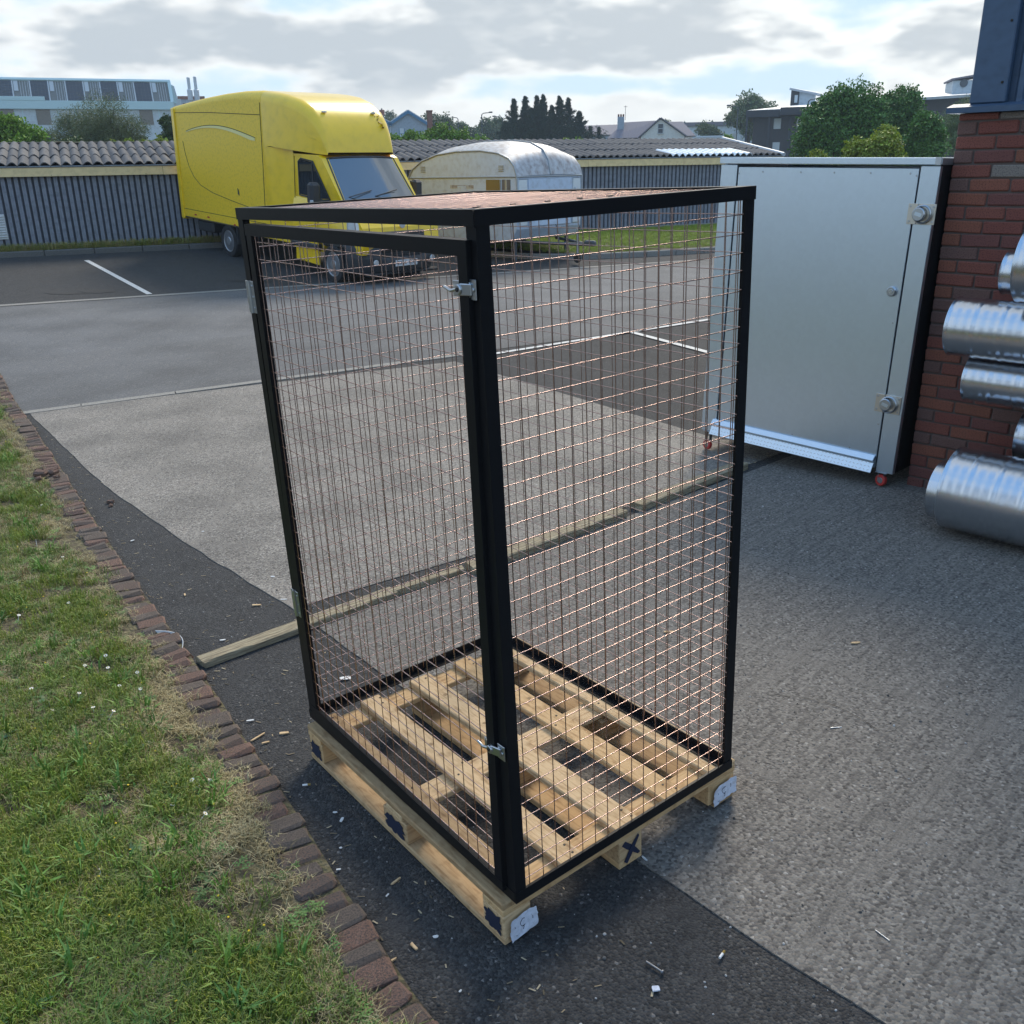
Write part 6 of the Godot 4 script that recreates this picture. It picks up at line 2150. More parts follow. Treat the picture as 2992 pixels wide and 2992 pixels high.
func build_trees() -> void:
	# left, between shed and factory
	tree("willow_bush", "large grey-green willow bush, left of its twin, before the factory", "bush", -22.95, 48.0, 4.75, 1.55, 2.0, "leaf_willow", 0.17, 4200, 11, "slim", "willow bushes behind the shed")
	tree("willow_bush", "tallest grey-green willow bush before the pale blue factory", "bush", -21.55, 47.0, 5.05, 1.75, 2.0, "leaf_willow", 0.17, 5200, 12, "slim", "willow bushes behind the shed")
	tree("leafy_bush", "light green leafy bush at the far left above the corrugated roof", "bush", -26.3, 42.0, 4.25, 1.15, 2.0, "leaf_fresh", 0.20, 2400, 13)
	tree("leafy_bush", "thin sprays of leaves left of the willow bushes", "bush", -24.4, 45.0, 3.75, 0.7, 1.6, "leaf_willow", 0.17, 900, 14, "slim")
	tree("ivy_column", "dark green ivy-clad tree beside the rear edge of the van", "tree", -18.30, 46.0, 4.7, 0.7, 2.0, "leaf_olive", 0.18, 1900, 15)
	tree("hedge_bush", "dark low bush at the far left above the shed ridge", "bush", -25.0, 50.0, 3.75, 1.3, 0.8, "leaf_olive", 0.20, 1700, 16, "broad", "dark hedge bushes behind the shed")
	tree("hedge_bush", "dark low bush in front of the willows", "bush", -23.7, 40.0, 3.30, 1.3, 0.8, "leaf_olive", 0.18, 1700, 17, "broad", "dark hedge bushes behind the shed")
	tree("hedge_bush", "dark low bush between willows and ivy-clad tree", "bush", -19.4, 52.0, 3.70, 0.9, 0.8, "leaf_olive", 0.18, 1500, 18, "broad", "dark hedge bushes behind the shed")
	tree("hedge_bush", "dark low bush peeping over the shed near the van", "bush", -20.3, 55.0, 3.75, 1.0, 0.8, "leaf_olive", 0.20, 1400, 181, "broad", "dark hedge bushes behind the shed")
	var sprig := [[-22.95, 2.98, 0.28, "first"], [-21.75, 2.98, 0.75, "widest"], [-20.72, 2.95, 0.25, "third"], [-19.95, 2.95, 0.25, "fourth"], [-19.05, 3.0, 0.5, "last"]]
	for i in sprig.size():
		tree("young_shoots", "%s clump of yellow-green shoots over the ridge left of the van" % sprig[i][3], "bush", sprig[i][0], 29.5, sprig[i][1], sprig[i][2], 1.8, "leaf_lime", 0.11, 420, 20 + i, "broad", "shoots above the shed ridge")
	# middle
	var lb := [[-6.3, 0.0275, 0.8], [-5.2, 0.031, 0.75], [-4.1, 0.0355, 0.85], [-3.1, 0.0345, 0.7], [-2.5, 0.028, 0.55], [-1.55, 0.0265, 0.5]]
	var which := ["leftmost", "second", "tallest", "fourth", "fifth", "last small"]
	for i in lb.size():
		tree("green_shrub", "%s bright green shrub right of the van above the shed" % which[i], "shrub", lb[i][0], 62.0, EYE + lb[i][1] * 62.0, lb[i][2] * 1.5, 2.1, "leaf_fresh", 0.24, 1900, 30 + i, "broad", "bright green shrubs beyond the shed")
	var mid := [[-8.2, 0.0535, 0.5, 215.0, "leaf_far", "small tree showing above the left blue-edged gable"], [-6.75, 0.0575, 0.62, 220.0, "leaf_far", "round tree behind the valley of the twin gables"], [-3.75, 0.0470, 0.8, 165.0, "leaf_olive", "dark tree right beside the brick chimney"], [-2.3, 0.0410, 1.0, 170.0, "leaf_far", "soft green tree behind the left street lamp"], [-1.0, 0.0425, 0.95, 175.0, "leaf_far", "soft green tree behind the tallest street lamp"], [-0.1, 0.0425, 0.7, 180.0, "leaf_olive", "dark green tree left of the conifers"], [-5.0, 0.0425, 0.7, 200.0, "leaf_far", "tree top showing over the right blue-edged gable"]]
	for i in mid.size():
		var m: Array = mid[i]
		tree("distant_tree", m[5], "tree", m[0], m[3], EYE + m[1] * m[3], m[2] * 1.25, 4.0, m[4], 0.55, 1600, 50 + i, "broad", "trees in the middle distance")
	# conifers
	var con := [[0.48, 0.0605, 0.62, "leftmost dark conifer of the cluster"], [1.13, 0.0625, 0.66, "second dark conifer from the left of the cluster"], [1.80, 0.0632, 0.60, "left of the two tallest conifers"], [2.16, 0.0638, 0.66, "right of the two tallest conifers"], [3.08, 0.0622, 0.66, "spiky conifer right of the tallest pair"], [3.58, 0.0604, 0.78, "rightmost tall conifer of the cluster"], [4.22, 0.0480, 0.70, "lower conifer at the right end of the cluster"], [-0.05, 0.0400, 0.55, "low conifer at the left end of the cluster"], [2.65, 0.0540, 0.6, "shorter conifer in the gap right of the tallest pair"], [1.5, 0.0520, 0.8, "shorter conifer filling the middle of the cluster"]]
	for i in con.size():
		conifer(con[i][3], con[i][0], 118.0 + (i % 3) * 3.0, con[i][1], con[i][2], 70 + i)
	for q in [[4.85, 0.0345, 0.55], [5.35, 0.0335, 0.5]]:
		conifer("small dark conifer between the cluster and the slate-roofed house" if q[0] < 5 else "last small conifer beside the slate-roofed house", q[0], 125.0, q[1], q[2], int(q[0] * 100), 900)
	tree("yellow_shoots", "bright shoots in front of the conifers, left clump", "bush", 3.55, 60.0, EYE + 0.0275 * 60.0, 0.3, 2.2, "leaf_fresh", 0.2, 260, 90)
	tree("yellow_shoots", "bright shoots in front of the conifers, right clump", "bush", 4.0, 60.0, EYE + 0.0255 * 60.0, 0.4, 2.2, "leaf_fresh", 0.2, 320, 91)
	# right
	tree("round_tree", "round pale green tree far off left of the dark office block", "tree", 13.75, 165.0, EYE + 0.0635 * 165.0, 1.25, 3.5, "leaf_birch", 0.55, 2600, 100)
	tree("cone_tree", "small dark cone-shaped tree left of the far round tree", "tree", 11.65, 160.0, EYE + 0.0445 * 160.0, 0.75, 2.0, "leaf_olive", 0.5, 1300, 101)
	tree("round_bush", "small bright bush in front of the grey trailer", "bush", 12.65, 85.0, EYE + 0.0265 * 85.0, 0.3, 2.6, "leaf_fresh", 0.25, 260, 102)
	tree("small_far_tree", "small round tree right of the white house's roof", "tree", 9.15, 200.0, EYE + 0.0445 * 200.0, 0.38, 4.0, "leaf_olive", 0.5, 500, 103)
	tree("maple_tree", "large dense dark green maple above the silver cabinet", "tree", 18.45, 55.0, EYE + 0.0665 * 55.0, 2.3, 1.0, "leaf_maple", 0.24, 9000, 110)
	tree("maple_tree", "second green maple, right of the large one", "tree", 21.75, 57.0, EYE + 0.0610 * 57.0, 1.55, 1.0, "leaf_maple", 0.25, 5600, 111)
	tree("maple_tree", "low green maple filling in behind the silver cabinet's corner", "tree", 22.8, 50.0, EYE + 0.0370 * 50.0, 1.1, 0.4, "leaf_maple", 0.23, 2600, 112)
	tree("lime_shrub", "yellow-green shrub just above the silver cabinet", "shrub", 20.45, 33.0, EYE + 0.0275 * 33.0, 1.55, 1.0, "leaf_lime", 0.15, 2600, 113)
	tree("lime_shrub", "small yellow-green shrub left of the larger lime one", "shrub", 17.9, 33.0, EYE + 0.0125 * 33.0, 0.7, 1.0, "leaf_lime", 0.15, 700, 114)
	tree("birch_tree", "slender pale birch against the edge of the blue cladding", "tree", 24.6, 68.0, EYE + 0.0590 * 68.0, 1.2, 1.5, "leaf_birch", 0.24, 2600, 115, "slim")
	# far-off wood that closes the horizon
	var r := RandomNumberGenerator.new()
	r.seed = 404
	var f := noise(FastNoiseLite.TYPE_SIMPLEX_SMOOTH, 0.5, 3, 6)
	var pts := []
	for i in 15000:
		var az := r.randf_range(-34.0, 34.0)
		var d := r.randf_range(235.0, 275.0)
		var top := 0.0275 + 0.007 * f.get_noise_1d(az * 2.0) + 0.003 * f.get_noise_1d(az * 11.0)
		if az < -9: top += 0.008
		var p := pol(az, d, top * pow(r.randf(), 0.6))
		pts.append(p)
	var w := leaves(self, "distant_wood", pts, 1.3, "broad", M.leaf_far, r, 0.55, 1.1)
	w.set_meta("kind", "stuff")
	tag(w, "hazy belt of distant trees along the whole horizon", "woodland")

# ---------------------------------------------------------------- lawn plants
func tuft(kind: String) -> ArrayMesh:
	var key := "tuft" + kind
	if cache.has(key):
		return cache[key]
	var r := RandomNumberGenerator.new()
	r.seed = hash(key)
	var g := Geo.new()
	if kind == "clover":
		for k in 10:
			var a := r.randf() * TAU
			var c := Vector3(cos(a), 0, sin(a)) * r.randf_range(0.1, 0.9) + Vector3(0, r.randf_range(0.25, 0.8), 0)
			for j in 3:
				var b := a + TAU * j / 3.0
				var d := Vector3(cos(b), r.randf_range(-0.1, 0.25), sin(b)) * 0.24
				var s := Vector3(-sin(b), 0, cos(b)) * 0.11
				g.tri(c, c + d + s, c + d * 1.15)
				g.tri(c, c + d * 1.15, c + d - s)
	elif kind == "dock":
		for k in 8:
			var a := TAU * k / 8.0 + r.randf() * 0.5
			var d := Vector3(cos(a), 0, sin(a))
			var s := Vector3(-sin(a), 0, cos(a))
			var l := r.randf_range(0.7, 1.1)
			var w := r.randf_range(0.09, 0.16)
			var p1 := d * l * 0.45 + Vector3(0, 0.28, 0)
			var p2 := d * l + Vector3(0, 0.20, 0)
			g.quad(-s * w * 0.3, s * w * 0.3, p1 + s * w, p1 - s * w)
			g.tri(p1 - s * w, p1 + s * w, p2)
	else:
		var n := 14
		var spread := 0.45 if kind == "upright" else 0.9
		for k in n:
			var a := r.randf() * TAU
			var o := Vector3(r.randf_range(-0.4, 0.4), 0, r.randf_range(-0.4, 0.4))
			var d := Vector3(cos(a), 0, sin(a))
			var s := Vector3(-sin(a), 0, cos(a)) * (0.021 if kind != "wide" else 0.05)
			var h := r.randf_range(0.55, 1.35)
			var b := r.randf_range(0.2, 1.0) * spread
			var p1 := o + d * b * 0.35 + Vector3(0, h * 0.65, 0)
			var p2 := o + d * b + Vector3(0, h * r.randf_range(0.55, 1.0), 0)
			g.quad(o - s, o + s, p1 + s * 0.8, p1 - s * 0.8)
			g.tri(p1 - s * 0.8, p1 + s * 0.8, p2)
	cache[key] = g.mesh()
	return cache[key]

func scatter(called: String, label: String, kind: String, spots: Array, cols: Array, size0: float, size1: float, r: RandomNumberGenerator, hf := 1.0) -> void:
	var mm := MultiMesh.new()
	mm.transform_format = MultiMesh.TRANSFORM_3D
	mm.use_colors = true
	mm.mesh = tuft(kind)
	mm.instance_count = spots.size()
	for i in spots.size():
		var s := r.randf_range(size0, size1)
		var b := Basis.from_euler(Vector3(r.randf_range(-0.25, 0.25), r.randf() * TAU, r.randf_range(-0.25, 0.25))).scaled(Vector3(s, s * hf, s))
		mm.set_instance_transform(i, Transform3D(b, spots[i]))
		var c: Array = cols[r.randi() % cols.size()]
		var k := r.randf_range(0.75, 1.25)
		mm.set_instance_color(i, Color(c[0] * k, c[1] * k, c[2] * k))
	var o := MultiMeshInstance3D.new()
	o.name = called
	o.multimesh = mm
	o.material_override = M.blade
	add_child(o, true)
	o.set_meta("kind", "stuff")
	tag(o, label, "grass")

func build_lawn() -> void:
	var r := RandomNumberGenerator.new()
	r.seed = 2024
	var bare := noise(FastNoiseLite.TYPE_SIMPLEX_SMOOTH, 1.3, 3, 15)
	var dryn := noise(FastNoiseLite.TYPE_SIMPLEX_SMOOTH, 0.8, 3, 25)
	var green := []
	var deep := []
	var dry := []
	var clover := []
	var dock := []
	var wide := []
	var sorrel := []
	var tries := 150000
	for i in tries:
		# denser towards the lens
		var z := -1.25 - 11.5 * pow(r.randf(), 1.75)
		var x := r.randf_range(-0.70, 0.02) * -z - 0.05
		if i % 4 == 0: x = r.randf_range(-1.0, -0.3) * -z
		elif i % 7 == 0: x = r.randf_range(-1.9, -0.6) * -z
		var d := edge_dist(x, z)
		if d < 0.07: continue
		if d > 4.8: continue
		var b := bare.get_noise_2d(x, z)
		var dn := dryn.get_noise_2d(x * 1.4, z * 1.4)
		# thin, straw-coloured fringe against the bricks
		var fringe := 1.0 - smoothstep(0.14, 0.34, d)
		if r.randf() < smoothstep(0.12, 0.40, b) * 0.9: continue
		if fringe > 0.2 and r.randf() < fringe * 0.55: continue
		if d < 0.125 and r.randf() < 0.8: continue
		var p := Vector3(x, bank(x, z) - 0.004, z)
		var u := r.randf()
		if u < 0.33 + 0.42 * fringe + 0.36 * smoothstep(-0.15, 0.3, dn): dry.append(p)
		elif u < 0.74: (green if dn < 0.12 or r.randf() < 0.4 else deep).append(p)
		elif u < 0.86: deep.append(p)
		elif u < 0.955: clover.append(p)
		elif u < 0.975 and d > 0.2 and r.randf() < 0.4: wide.append(p)
		elif u > 0.9955 and d > 0.3: dock.append(p)
		if r.randf() < 0.006 and dn > 0.1: sorrel.append(p)
	scatter("grass", "short green lawn grass left of the brick edging", "upright", green, [[0.246, 0.298, 0.0308], [0.182, 0.258, 0.027], [0.291, 0.308, 0.0539], [0.218, 0.248, 0.0385]], 0.034, 0.080, r)
	scatter("dark_grass", "darker green grass mixed through the lawn", "splayed", deep, [[0.117, 0.189, 0.0213], [0.151, 0.226, 0.0285], [0.136, 0.178, 0.0356]], 0.032, 0.075, r)
	scatter("dry_grass", "straw-coloured dry grass along the brick edging", "splayed", dry, [[0.425, 0.343, 0.171], [0.351, 0.279, 0.122], [0.481, 0.398, 0.211], [0.24, 0.181, 0.0814]], 0.03, 0.07, r, 0.55)
	scatter("clover", "small clover leaves low in the lawn", "clover", clover, [[0.102, 0.211, 0.042], [0.0816, 0.172, 0.0374], [0.122, 0.221, 0.0374]], 0.020, 0.038, r)
	scatter("coarse_grass", "tufts of coarse longer grass in the lawn", "wide", wide, [[0.128, 0.248, 0.0328], [0.106, 0.216, 0.0374], [0.16, 0.255, 0.0374]], 0.05, 0.10, r)
	scatter("broadleaf_weeds", "flat rosettes of broad weeds in the lawn", "dock", dock, [[0.05, 0.12, 0.045], [0.07, 0.14, 0.05], [0.06, 0.13, 0.03]], 0.045, 0.10, r)
	scatter("red_sorrel", "reddish sorrel stems in the lawn", "upright", sorrel, [[0.16, 0.045, 0.02], [0.20, 0.08, 0.03]], 0.04, 0.065, r)
	# grass of the far plot and the weedy verge
	var far := []
	for i in 9000:
		var t := r.randf_range(8.6, 19.5)
		var s0 := 8.95 + 3.6 * pow(clampf((11.4 - t) / 2.9, 0, 1), 1.6)
		var s := lerpf(s0, 13.6, r.randf())
		far.append(ts(t, s, 0.10 + 0.06 * sin((s - s0) / maxf(0.1, 13.8 - s0) * PI)))
	scatter("plot_grass", "bright green mown grass beside the caravan", "upright", far, [[0.297, 0.38, 0.03], [0.253, 0.345, 0.025], [0.341, 0.391, 0.05]], 0.08, 0.14, r, 0.6)
	var weeds := []
	for i in 2600:
		var t := r.randf_range(-6.0, 7.6)
		weeds.append(ts(t, 13.13 + 0.30 * pow(r.randf(), 1.5), 0.09))
	scatter("verge_weeds", "ragged weeds along the foot of the ribbed shed wall", "splayed", weeds, [[0.26, 0.25, 0.04], [0.34, 0.27, 0.10], [0.19, 0.22, 0.04]], 0.06, 0.17, r)
	# buttercups
	var yl := []
	for i in 260:
		var z := -1.6 - 7.0 * pow(r.randf(), 1.4)
		var x := r.randf_range(-0.62, -0.12) * -z
		if edge_dist(x, z) < 0.2 or dryn.get_noise_2d(x * 2.0, z * 2.0) > 0.15: continue
		yl.append(Vector3(x, bank(x, z) + r.randf_range(0.02, 0.045), z))
	var mm := MultiMesh.new()
	mm.transform_format = MultiMesh.TRANSFORM_3D
	mm.mesh = cyl(0.004, 0.003, 6, 0.001)
	mm.instance_count = yl.size()
	for i in yl.size():
		mm.set_instance_transform(i, Transform3D(Basis.from_euler(Vector3(r.randf_range(-0.5, 0.5), 0, r.randf_range(-0.5, 0.5))), yl[i]))
	var o := MultiMeshInstance3D.new()
	o.name = "buttercups"
	o.multimesh = mm
	o.material_override = M.petal_y
	add_child(o, true)
	o.set_meta("kind", "stuff")
	tag(o, "scattered tiny yellow buttercups in the lawn", "flowers")
	# daisies, one by one
	var dz := Geo.new()
	for k in 11:
		var a := TAU * k / 11.0
		var d := Vector3(cos(a), 0.12, sin(a)) * 0.008
		var s := Vector3(-sin(a), 0, cos(a)) * 0.0018
		dz.quad(d * 0.2 - s * 0.6, d * 0.2 + s * 0.6, d + s, d - s)
	var dm := dz.mesh()
	var spots := [[-1.92, -3.62], [-1.86, -3.70], [-1.81, -3.60], [-1.66, -3.55], [-1.70, -3.45], [-1.58, -3.38], [-1.97, -3.52], [-1.83, -3.36], [-1.72, -3.24], [-1.90, -3.26], [-2.05, -3.40], [-1.62, -3.20], [-1.16, -2.75], [-1.13, -2.72], [-1.10, -2.76], [-1.185, -2.62], [-2.3, -4.3], [-2.6, -4.9], [-2.9, -5.2], [-3.2, -5.9], [-1.05, -2.55], [-1.30, -2.30], [-2.45, -4.1], [-3.0, -4.9]]
	for q in spots:
		var t := thing("daisy", "small white daisy in the lawn, its yellow eye up", "flower", Transform3D(Basis.from_euler(Vector3(r.randf_range(-0.5, 0.5), r.randf() * 6.0, r.randf_range(-0.5, 0.5))), Vector3(q[0], bank(q[0], q[1]) + r.randf_range(0.03, 0.05), q[1])), "daisies in the lawn")
		part(t, "petals", dm, M.petal)
		part(t, "eye", cyl(0.0027, 0.0025, 8, 0.001), M.petal_y)
		part(t, "stem", rod(0.045, 0.0009, 4), M.blade, at(0, -0.045, 0))

# ---------------------------------------------------------------- planks and litter
func plank(label: String, a: Vector2, b: Vector2, w: float, h: float, seed_: int, sunk := 0.0) -> void:
	var pa := xz(a.x, a.y, 0.0)
	var pb := xz(b.x, b.y, 0.0)
	var x := (pb - pa).normalized()
	var z := x.cross(Vector3.UP).normalized()
	var y := z.cross(x)
	var l := pa.distance_to(pb)
	var f := noise(FastNoiseLite.TYPE_SIMPLEX_SMOOTH, 3.0, 2, seed_)
	var g := Geo.new()
	var rows := []
	var sec := [Vector2(-0.5, 0), Vector2(-0.5, 0.88), Vector2(-0.42, 1.0), Vector2(0.42, 1.0), Vector2(0.5, 0.88), Vector2(0.5, 0)]
	var k := 26
	for i in k + 1:
		var u := i / float(k)
		var line := []
		for q in sec:
			var n := f.get_noise_2d(u * l * 2.0, q.x * 3.0 + q.y)
			line.append(Vector3((u - 0.5) * l + (n * 0.015 if i == 0 or i == k else 0.0), q.y * h + n * 0.004, q.x * w + n * 0.006))
		rows.append(line)
	for i in k:
		for j in sec.size() - 1:
			g.quad(rows[i][j], rows[i][j + 1], rows[i + 1][j + 1], rows[i + 1][j])
	for e in [0, k]:
		var r: Array = rows[e]
		for j in range(1, sec.size() - 1):
			if e == 0: g.tri(r[0], r[j + 1], r[j])
			else: g.tri(r[0], r[j], r[j + 1])
	var t := part(self, "timber_plank", g.mesh(), M.old_wood, Transform3D(Basis(x, y, z), (pa + pb) * 0.5 + Vector3(0, 0.0 - sunk, 0)))
	tag(t, label, "plank", "old planks in the concrete joint")

func scrap(called: String, label: String, cat: String, x: float, z: float, size: Vector3, turn: float, m: Material, group := "", lift := 0.0) -> MeshInstance3D:
	var g := Geo.new()
	var r := RandomNumberGenerator.new()
	r.seed = int(x * 1000.0) * 31 + int(z * 1000.0)
	var h := size * 0.5
	var pts := []
	for q in [[-1, -0.7], [-0.6, -1], [0.7, -0.9], [1, -0.3], [0.9, 0.8], [0.1, 1], [-0.9, 0.7]]:
		pts.append(Vector3(q[0] * h.x * r.randf_range(0.8, 1.1), 0, q[1] * h.z * r.randf_range(0.75, 1.1)))
	g.prism(pts, Vector3(0, size.y, 0))
	var o := part(self, called, g.mesh(), m, Transform3D(Basis(Vector3.UP, turn) * Basis(Vector3.BACK, r.randf_range(-0.08, 0.1)), xz(x, z, lift + 0.002)))
	tag(o, label, cat, group)
	return o

func build_litter() -> void:
	plank("grey weathered plank end reaching the brick edging, nearest the lawn", Vector2(-1.43, -3.70), Vector2(-0.62, -4.36), 0.085, 0.032, 3)
	plank("pale old plank lying in the concrete joint behind the cage", Vector2(-0.235, -4.585), Vector2(0.68, -5.335), 0.10, 0.045, 5)
	plank("split plank at the far end of the joint near the cabinet", Vector2(0.78, -5.42), Vector2(1.62, -6.15), 0.10, 0.045, 7)
	plank("narrow sliver of wood in the joint left of the pale plank", Vector2(-0.72, -4.28), Vector2(-0.27, -4.60), 0.05, 0.032, 9)
	# leaf mould and splinters in the open joint
	var r := RandomNumberGenerator.new()
	r.seed = 77
	var pts := []
	for i in 700:
		var u := r.randf()
		var p := Vector2(-1.1, -4.03).lerp(Vector2(1.9, -6.42), u) + Vector2(r.randfn() * 0.03, r.randfn() * 0.03)
		pts.append(xz(p.x, p.y, 0.004))
	for i in 900:
		# tarmac strip beside the edging, under and in front of the pallet
		var ep := edge_point(r.randf_range(5.0, 18.5))
		var d: Vector2 = ep[1]
		var s := Vector2(d.y, -d.x)
		var q: Vector2 = ep[0] + s * (0.02 + 0.55 * pow(r.randf(), 1.8))
		pts.append(xz(q.x, q.y, -0.002))
	var mm := MultiMesh.new()
	mm.transform_format = MultiMesh.TRANSFORM_3D
	mm.use_colors = true
	var chip := Geo.new()
	chip.cbox(Vector3(-0.5, 0, -0.12), Vector3(0.5, 0.12, 0.12), 0.03)
	mm.mesh = chip.mesh()
	mm.instance_count = pts.size()
	for i in pts.size():
		var l := r.randf_range(0.006, 0.026)
		mm.set_instance_transform(i, Transform3D(Basis.from_euler(Vector3(r.randf_range(-0.1, 0.1), r.randf() * TAU, r.randf_range(-0.1, 0.1))).scaled(Vector3(l, l * 0.5, l * r.randf_range(0.5, 1.0))), pts[i]))
		var c: Array = [[0.30, 0.23, 0.14], [0.18, 0.14, 0.09], [0.40, 0.33, 0.22], [0.10, 0.08, 0.05], [0.10, 0.10, 0.10]][r.randi() % 5]
		mm.set_instance_color(i, Color(c[0], c[1], c[2]))
	var o := MultiMeshInstance3D.new()
	o.name = "wood_chips"
	o.multimesh = mm
	var cm := mat(Color.WHITE, 0.9)
	cm.vertex_color_use_as_albedo = true
	o.material_override = cm
	add_child(o, true)
	o.set_meta("kind", "stuff")
	tag(o, "splinters and wood chips scattered over tarmac and joint", "debris")
	# loose grit on the tarmac
	mm = MultiMesh.new()
	mm.transform_format = MultiMesh.TRANSFORM_3D
	mm.use_colors = true
	var st := Geo.new()
	st.cbox(Vector3(-0.5, -0.2, -0.4), Vector3(0.5, 0.5, 0.4), 0.22)
	mm.mesh = st.mesh()
	var grit := []
	for i in 2600:
		var z := -1.25 - 5.0 * pow(r.randf(), 1.5)
		var x := r.randf_range(-0.5, 0.6) * -z
		if edge_dist(x, z) > -0.02: continue
		grit.append(xz(x, z, 0.0))
	mm.instance_count = grit.size()
	for i in grit.size():
		var l := r.randf_range(0.002, 0.007) if r.randf() < 0.94 else r.randf_range(0.007, 0.012)
		var onc := is_concrete(grit[i].x, grit[i].z)
		mm.set_instance_transform(i, Transform3D(Basis.from_euler(Vector3(r.randf(), r.randf() * TAU, r.randf())).scaled(Vector3.ONE * l), grit[i] + Vector3(0, 0.001 if onc else -0.004, 0)))
		var k := r.randf_range(0.04, 0.14) if r.randf() < 0.85 else 0.4
		mm.set_instance_color(i, Color(k, k * 0.96, k * 0.92))
	o = MultiMeshInstance3D.new()
	o.name = "grit"
	o.multimesh = mm
	o.material_override = cm
	add_child(o, true)
	o.set_meta("kind", "stuff")
	tag(o, "fine loose grit lying on tarmac and concrete", "grit")
	# curved white plastic strip beside the edging
	var g := Geo.new()
	var rows := [[], []]
	for i in 15:
		var u := i / 14.0
		var a := deg_to_rad(lerpf(250.0, 395.0, u))
		var c := Vector2(-1.745, -3.865) + Vector2(cos(a) * 0.11, -sin(a) * 0.20) * (1.0 - 0.2 * u)
		var p := Vector2(-1.80, -4.02).lerp(Vector2(-1.56, -3.76), u) + Vector2(0.065, -0.055) * sin(u * PI)
		rows[0].append(xz(p.x, p.y, 0.008))
		rows[1].append(xz(p.x + 0.004, p.y - 0.004, 0.024 + 0.006 * sin(u * 5.0)))
	g.grid(rows)
	for i in 14:
		g.quad(rows[1][i], rows[1][i + 1], rows[1][i + 1] + Vector3(0.002, 0, -0.002), rows[1][i] + Vector3(0.002, 0, -0.002))
	tag(part(self, "plastic_strip", g.mesh(), M.white_plastic), "curved white plastic strip on the tarmac beside the brick edging", "strip")
	var W: Material = M.white_plastic
	var whites := [[-1.99, -4.30, 0.07, 0.012, 0.5], [-1.92, -4.22, 0.045, 0.01, 1.2], [-2.35, -4.95, 0.05, 0.012, 0.2], [-2.36, -5.3, 0.035, 0.015, 0.9], [-1.95, -5.4, 0.02, 0.015, 0.3], [-1.40, -3.93, 0.035, 0.014, 0.4], [-1.33, -4.65, 0.03, 0.018, 0.0], [-1.20, -4.35, 0.045, 0.012, 0.1], [-1.08, -3.22, 0.04, 0.012, 0.3], [-0.86, -2.63, 0.03, 0.010, 1.9], [-0.63, -2.62, 0.022, 0.010, 0.1], [-0.60, -2.58, 0.030, 0.013, 1.4], [-0.58, -2.44, 0.012, 0.009, 0.6], [-0.57, -2.34, 0.022, 0.008, 0.2], [-0.40, -2.22, 0.018, 0.007, 1.1], [-0.24, -2.05, 0.02, 0.014, 0.2], [-0.16, -1.86, 0.012, 0.007, 1.0], [0.40, -2.33, 0.03, 0.01, 2.2], [-0.74, -3.52, 0.06, 0.04, 0.4]]
	for q in whites:
		scrap("plastic_scrap", "small white scrap of plastic or paper on the dark tarmac", "scrap", q[0], q[1], Vector3(q[2] * 0.8, 0.002, q[3] * 0.8), q[4], W, "white scraps on the tarmac")
	var chips := [[-1.33, -4.30, 0.05, 0.014, 0.15], [-1.76, -4.47, 0.03, 0.01, 2.0], [-1.02, -3.10, 0.07, 0.008, 0.9], [-0.98, -3.06, 0.035, 0.008, 0.5], [-1.12, -3.15, 0.03, 0.012, 0.2], [-0.92, -3.12, 0.04, 0.014, 0.1], [-0.30, -2.02, 0.030, 0.010, 2.3], [-0.36, -1.97, 0.035, 0.008, 0.6], [-0.38, -2.28, 0.04, 0.007, 0.9], [0.72, -3.80, 0.05, 0.016, 0.1], [1.52, -3.62, 0.045, 0.012, 0.2], [-0.34, -2.98, 0.09, 0.006, 0.4]]
	for q in chips:
		scrap("wood_splinter", "pale wood splinter lying on the yard", "splinter", q[0], q[1], Vector3(q[2], 0.005, q[3]), q[4], M.wood_x[0], "pale splinters on the yard", 0.001 if q[0] > 0.5 else -0.003)
	# cigarette ends
	for q in [[-0.775, -2.775, 0.15, "cigarette end on the tarmac beside the pallet's left side"], [0.55, -1.93, 0.9, "cigarette end at the edge of the near concrete"]]:
		var t := thing("cigarette_end", q[3], "cigarette end", Transform3D(Basis(Vector3.UP, q[2]), xz(q[0], q[1], 0.006)), "cigarette ends")
		part(t, "paper", rod(0.018, 0.0038, 8), M.petal, Transform3D(along_axis(Vector3.RIGHT), Vector3.ZERO))
		part(t, "filter", rod(0.011, 0.0039, 8), M.ply, Transform3D(along_axis(Vector3.RIGHT), Vector3(0.018, 0, 0)))
	# broken brick bits
	var bits := [[-3.55, -6.62, 0.10], [-3.47, -6.66, 0.08], [-3.60, -6.70, 0.07], [-3.40, -6.55, 0.05], [-3.52, -6.52, 0.06], [-2.80, -6.05, 0.05], [-2.77, -5.98, 0.035]]
	for i in bits.size():
		var q: Array = bits[i]
		var b := Geo.new()
		b.cbox(Vector3(-0.5, -0.05, -0.35), Vector3(0.5, 0.35, 0.35), 0.14)
		for j in b.v.size():
			b.v[j] = b.v[j] * float(q[2]) + Vector3(0, n_lawn.get_noise_2d(j * 3.0, i * 40.0) * 0.01, 0)
		var o2 := part(self, "brick_fragment", b.mesh(), M.edging[2 + i % 2], Transform3D(Basis(Vector3.UP, i * 1.3), xz(q[0], q[1], 0.05 if i < 5 else 0.0)))
		tag(o2, "broken orange brick piece on the edging by the lawn" if i < 5 else "small orange brick chip on the tarmac strip", "brick piece", "broken brick pieces")
	# dropped screw, blue chip and two steel pins
	var sc := thing("dropped_screw", "dropped grey bolt on the tarmac near the concrete edge", "bolt", Transform3D(Basis(Vector3.UP, -0.75), xz(0.385, -1.895, 0.004)))
	part(sc, "shank", rod(0.05, 0.0026, 8), M.dull_steel, Transform3D(along_axis(Vector3.RIGHT), Vector3(-0.05, 0, 0)))
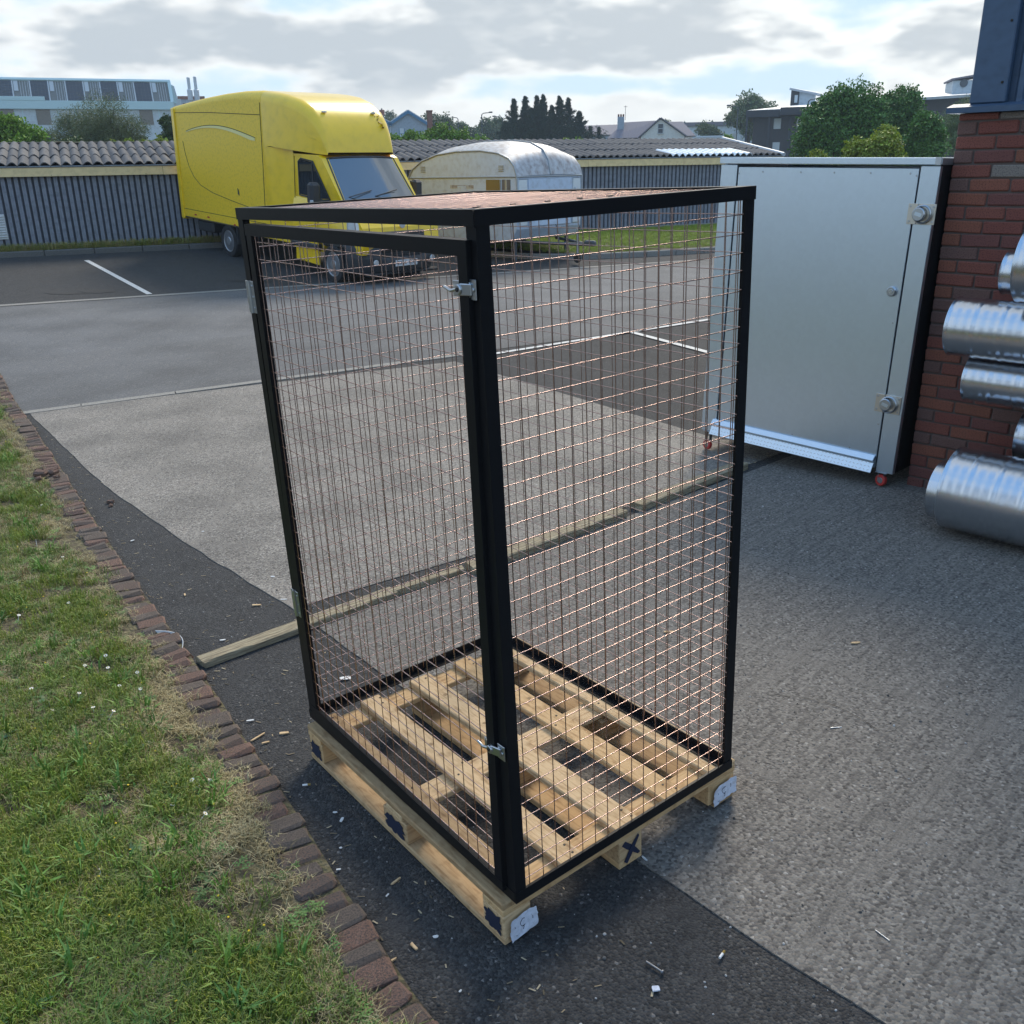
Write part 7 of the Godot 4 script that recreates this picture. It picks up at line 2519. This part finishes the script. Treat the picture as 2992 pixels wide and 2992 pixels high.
	part(sc, "head", cyl(0.006, 0.006, 8, 0.001), M.dull_steel, Transform3D(along_axis(Vector3.RIGHT), Vector3.ZERO))
	scrap("blue_chip", "pale blue square chip below the dropped bolt", "chip", 0.362, -1.84, Vector3(0.024, 0.004, 0.018), 0.2, M.paper)
	for q in [[1.20, -2.985, 0.1, "thin steel pin beside the dark scuff on the concrete"], [1.005, -2.005, -1.0, "thin steel pin on the near concrete at lower right"]]:
		var p := part(self, "steel_pin", rod(0.045, 0.002, 6), M.zinc_fit, Transform3D(Basis(Vector3.UP, q[2]) * along_axis(Vector3.RIGHT), xz(q[0], q[1], 0.0035)))
		tag(p, q[3], "pin", "steel pins on the concrete")
	# dark arc scuffed into the concrete
	g = Geo.new()
	var up := []
	var dn := []
	for i in 13:
		var u := i / 12.0
		var p := Vector2(1.02, -3.24).lerp(Vector2(1.372, -2.95), u) + Vector2(0.05, -0.055) * sin(u * PI)
		var w := 0.002 + 0.016 * u * u
		up.append(xz(p.x - w * 0.3, p.y - w * (0.5 + 0.4 * sin(i * 2.1)), 0.005))
		dn.append(xz(p.x + w * 0.3, p.y + w * (0.5 + 0.4 * sin(i * 3.7)), 0.005))
	g.grid([dn, up])
	structure("rubber_scuff", g.mesh(), M.black_rubber)
	# oil spots in the bays
	for q in [[-7.4, -16.9, 0.30, 0.16], [-7.9, -16.7, 0.35, 0.10], [-4.9, -18.1, 0.45, 0.14], [-3.6, -17.6, 0.2, 0.1]]:
		var pg := Geo.new()
		var ring := []
		for k in 18:
			var a := TAU * k / 18.0
			var rr := 1.0 + 0.3 * n_lawn.get_noise_2d(k * 20.0, q[0] * 100.0)
			ring.append(Vector2(q[0] + cos(a) * q[2] * rr, q[1] + sin(a) * q[3] * rr))
		for k in 18:
			var a: Vector2 = ring[k]
			var b: Vector2 = ring[(k + 1) % 18]
			pg.tri(xz(q[0], q[1], 0.005), xz(b.x, b.y, 0.005), xz(a.x, a.y, 0.005))
		structure("oil_stain", pg.mesh(), M.black_rubber)

func is_concrete(x: float, z: float) -> bool:
	for i in CONC.size() - 1:
		var a: Vector2 = CONC[i]
		var b: Vector2 = CONC[i + 1]
		if z >= a.y and z < b.y:
			return x > lerpf(a.x, b.x, (z - a.y) / (b.y - a.y)) + 0.02
	return false

func _ready() -> void:
	setup_view()
	make_materials()
	n_lawn = noise(FastNoiseLite.TYPE_SIMPLEX_SMOOTH, 0.05, 3, 8)
	build_ground()
	build_edging()
	build_brick_unit()
	build_shed()
	build_factory()
	build_far_houses()
	build_modern_block()
	build_trees()
	build_pallet()
	build_cage()
	build_cabinet()
	build_ducts()
	build_van()
	build_caravan()
	build_lamps()
	build_lawn()
	build_litter()
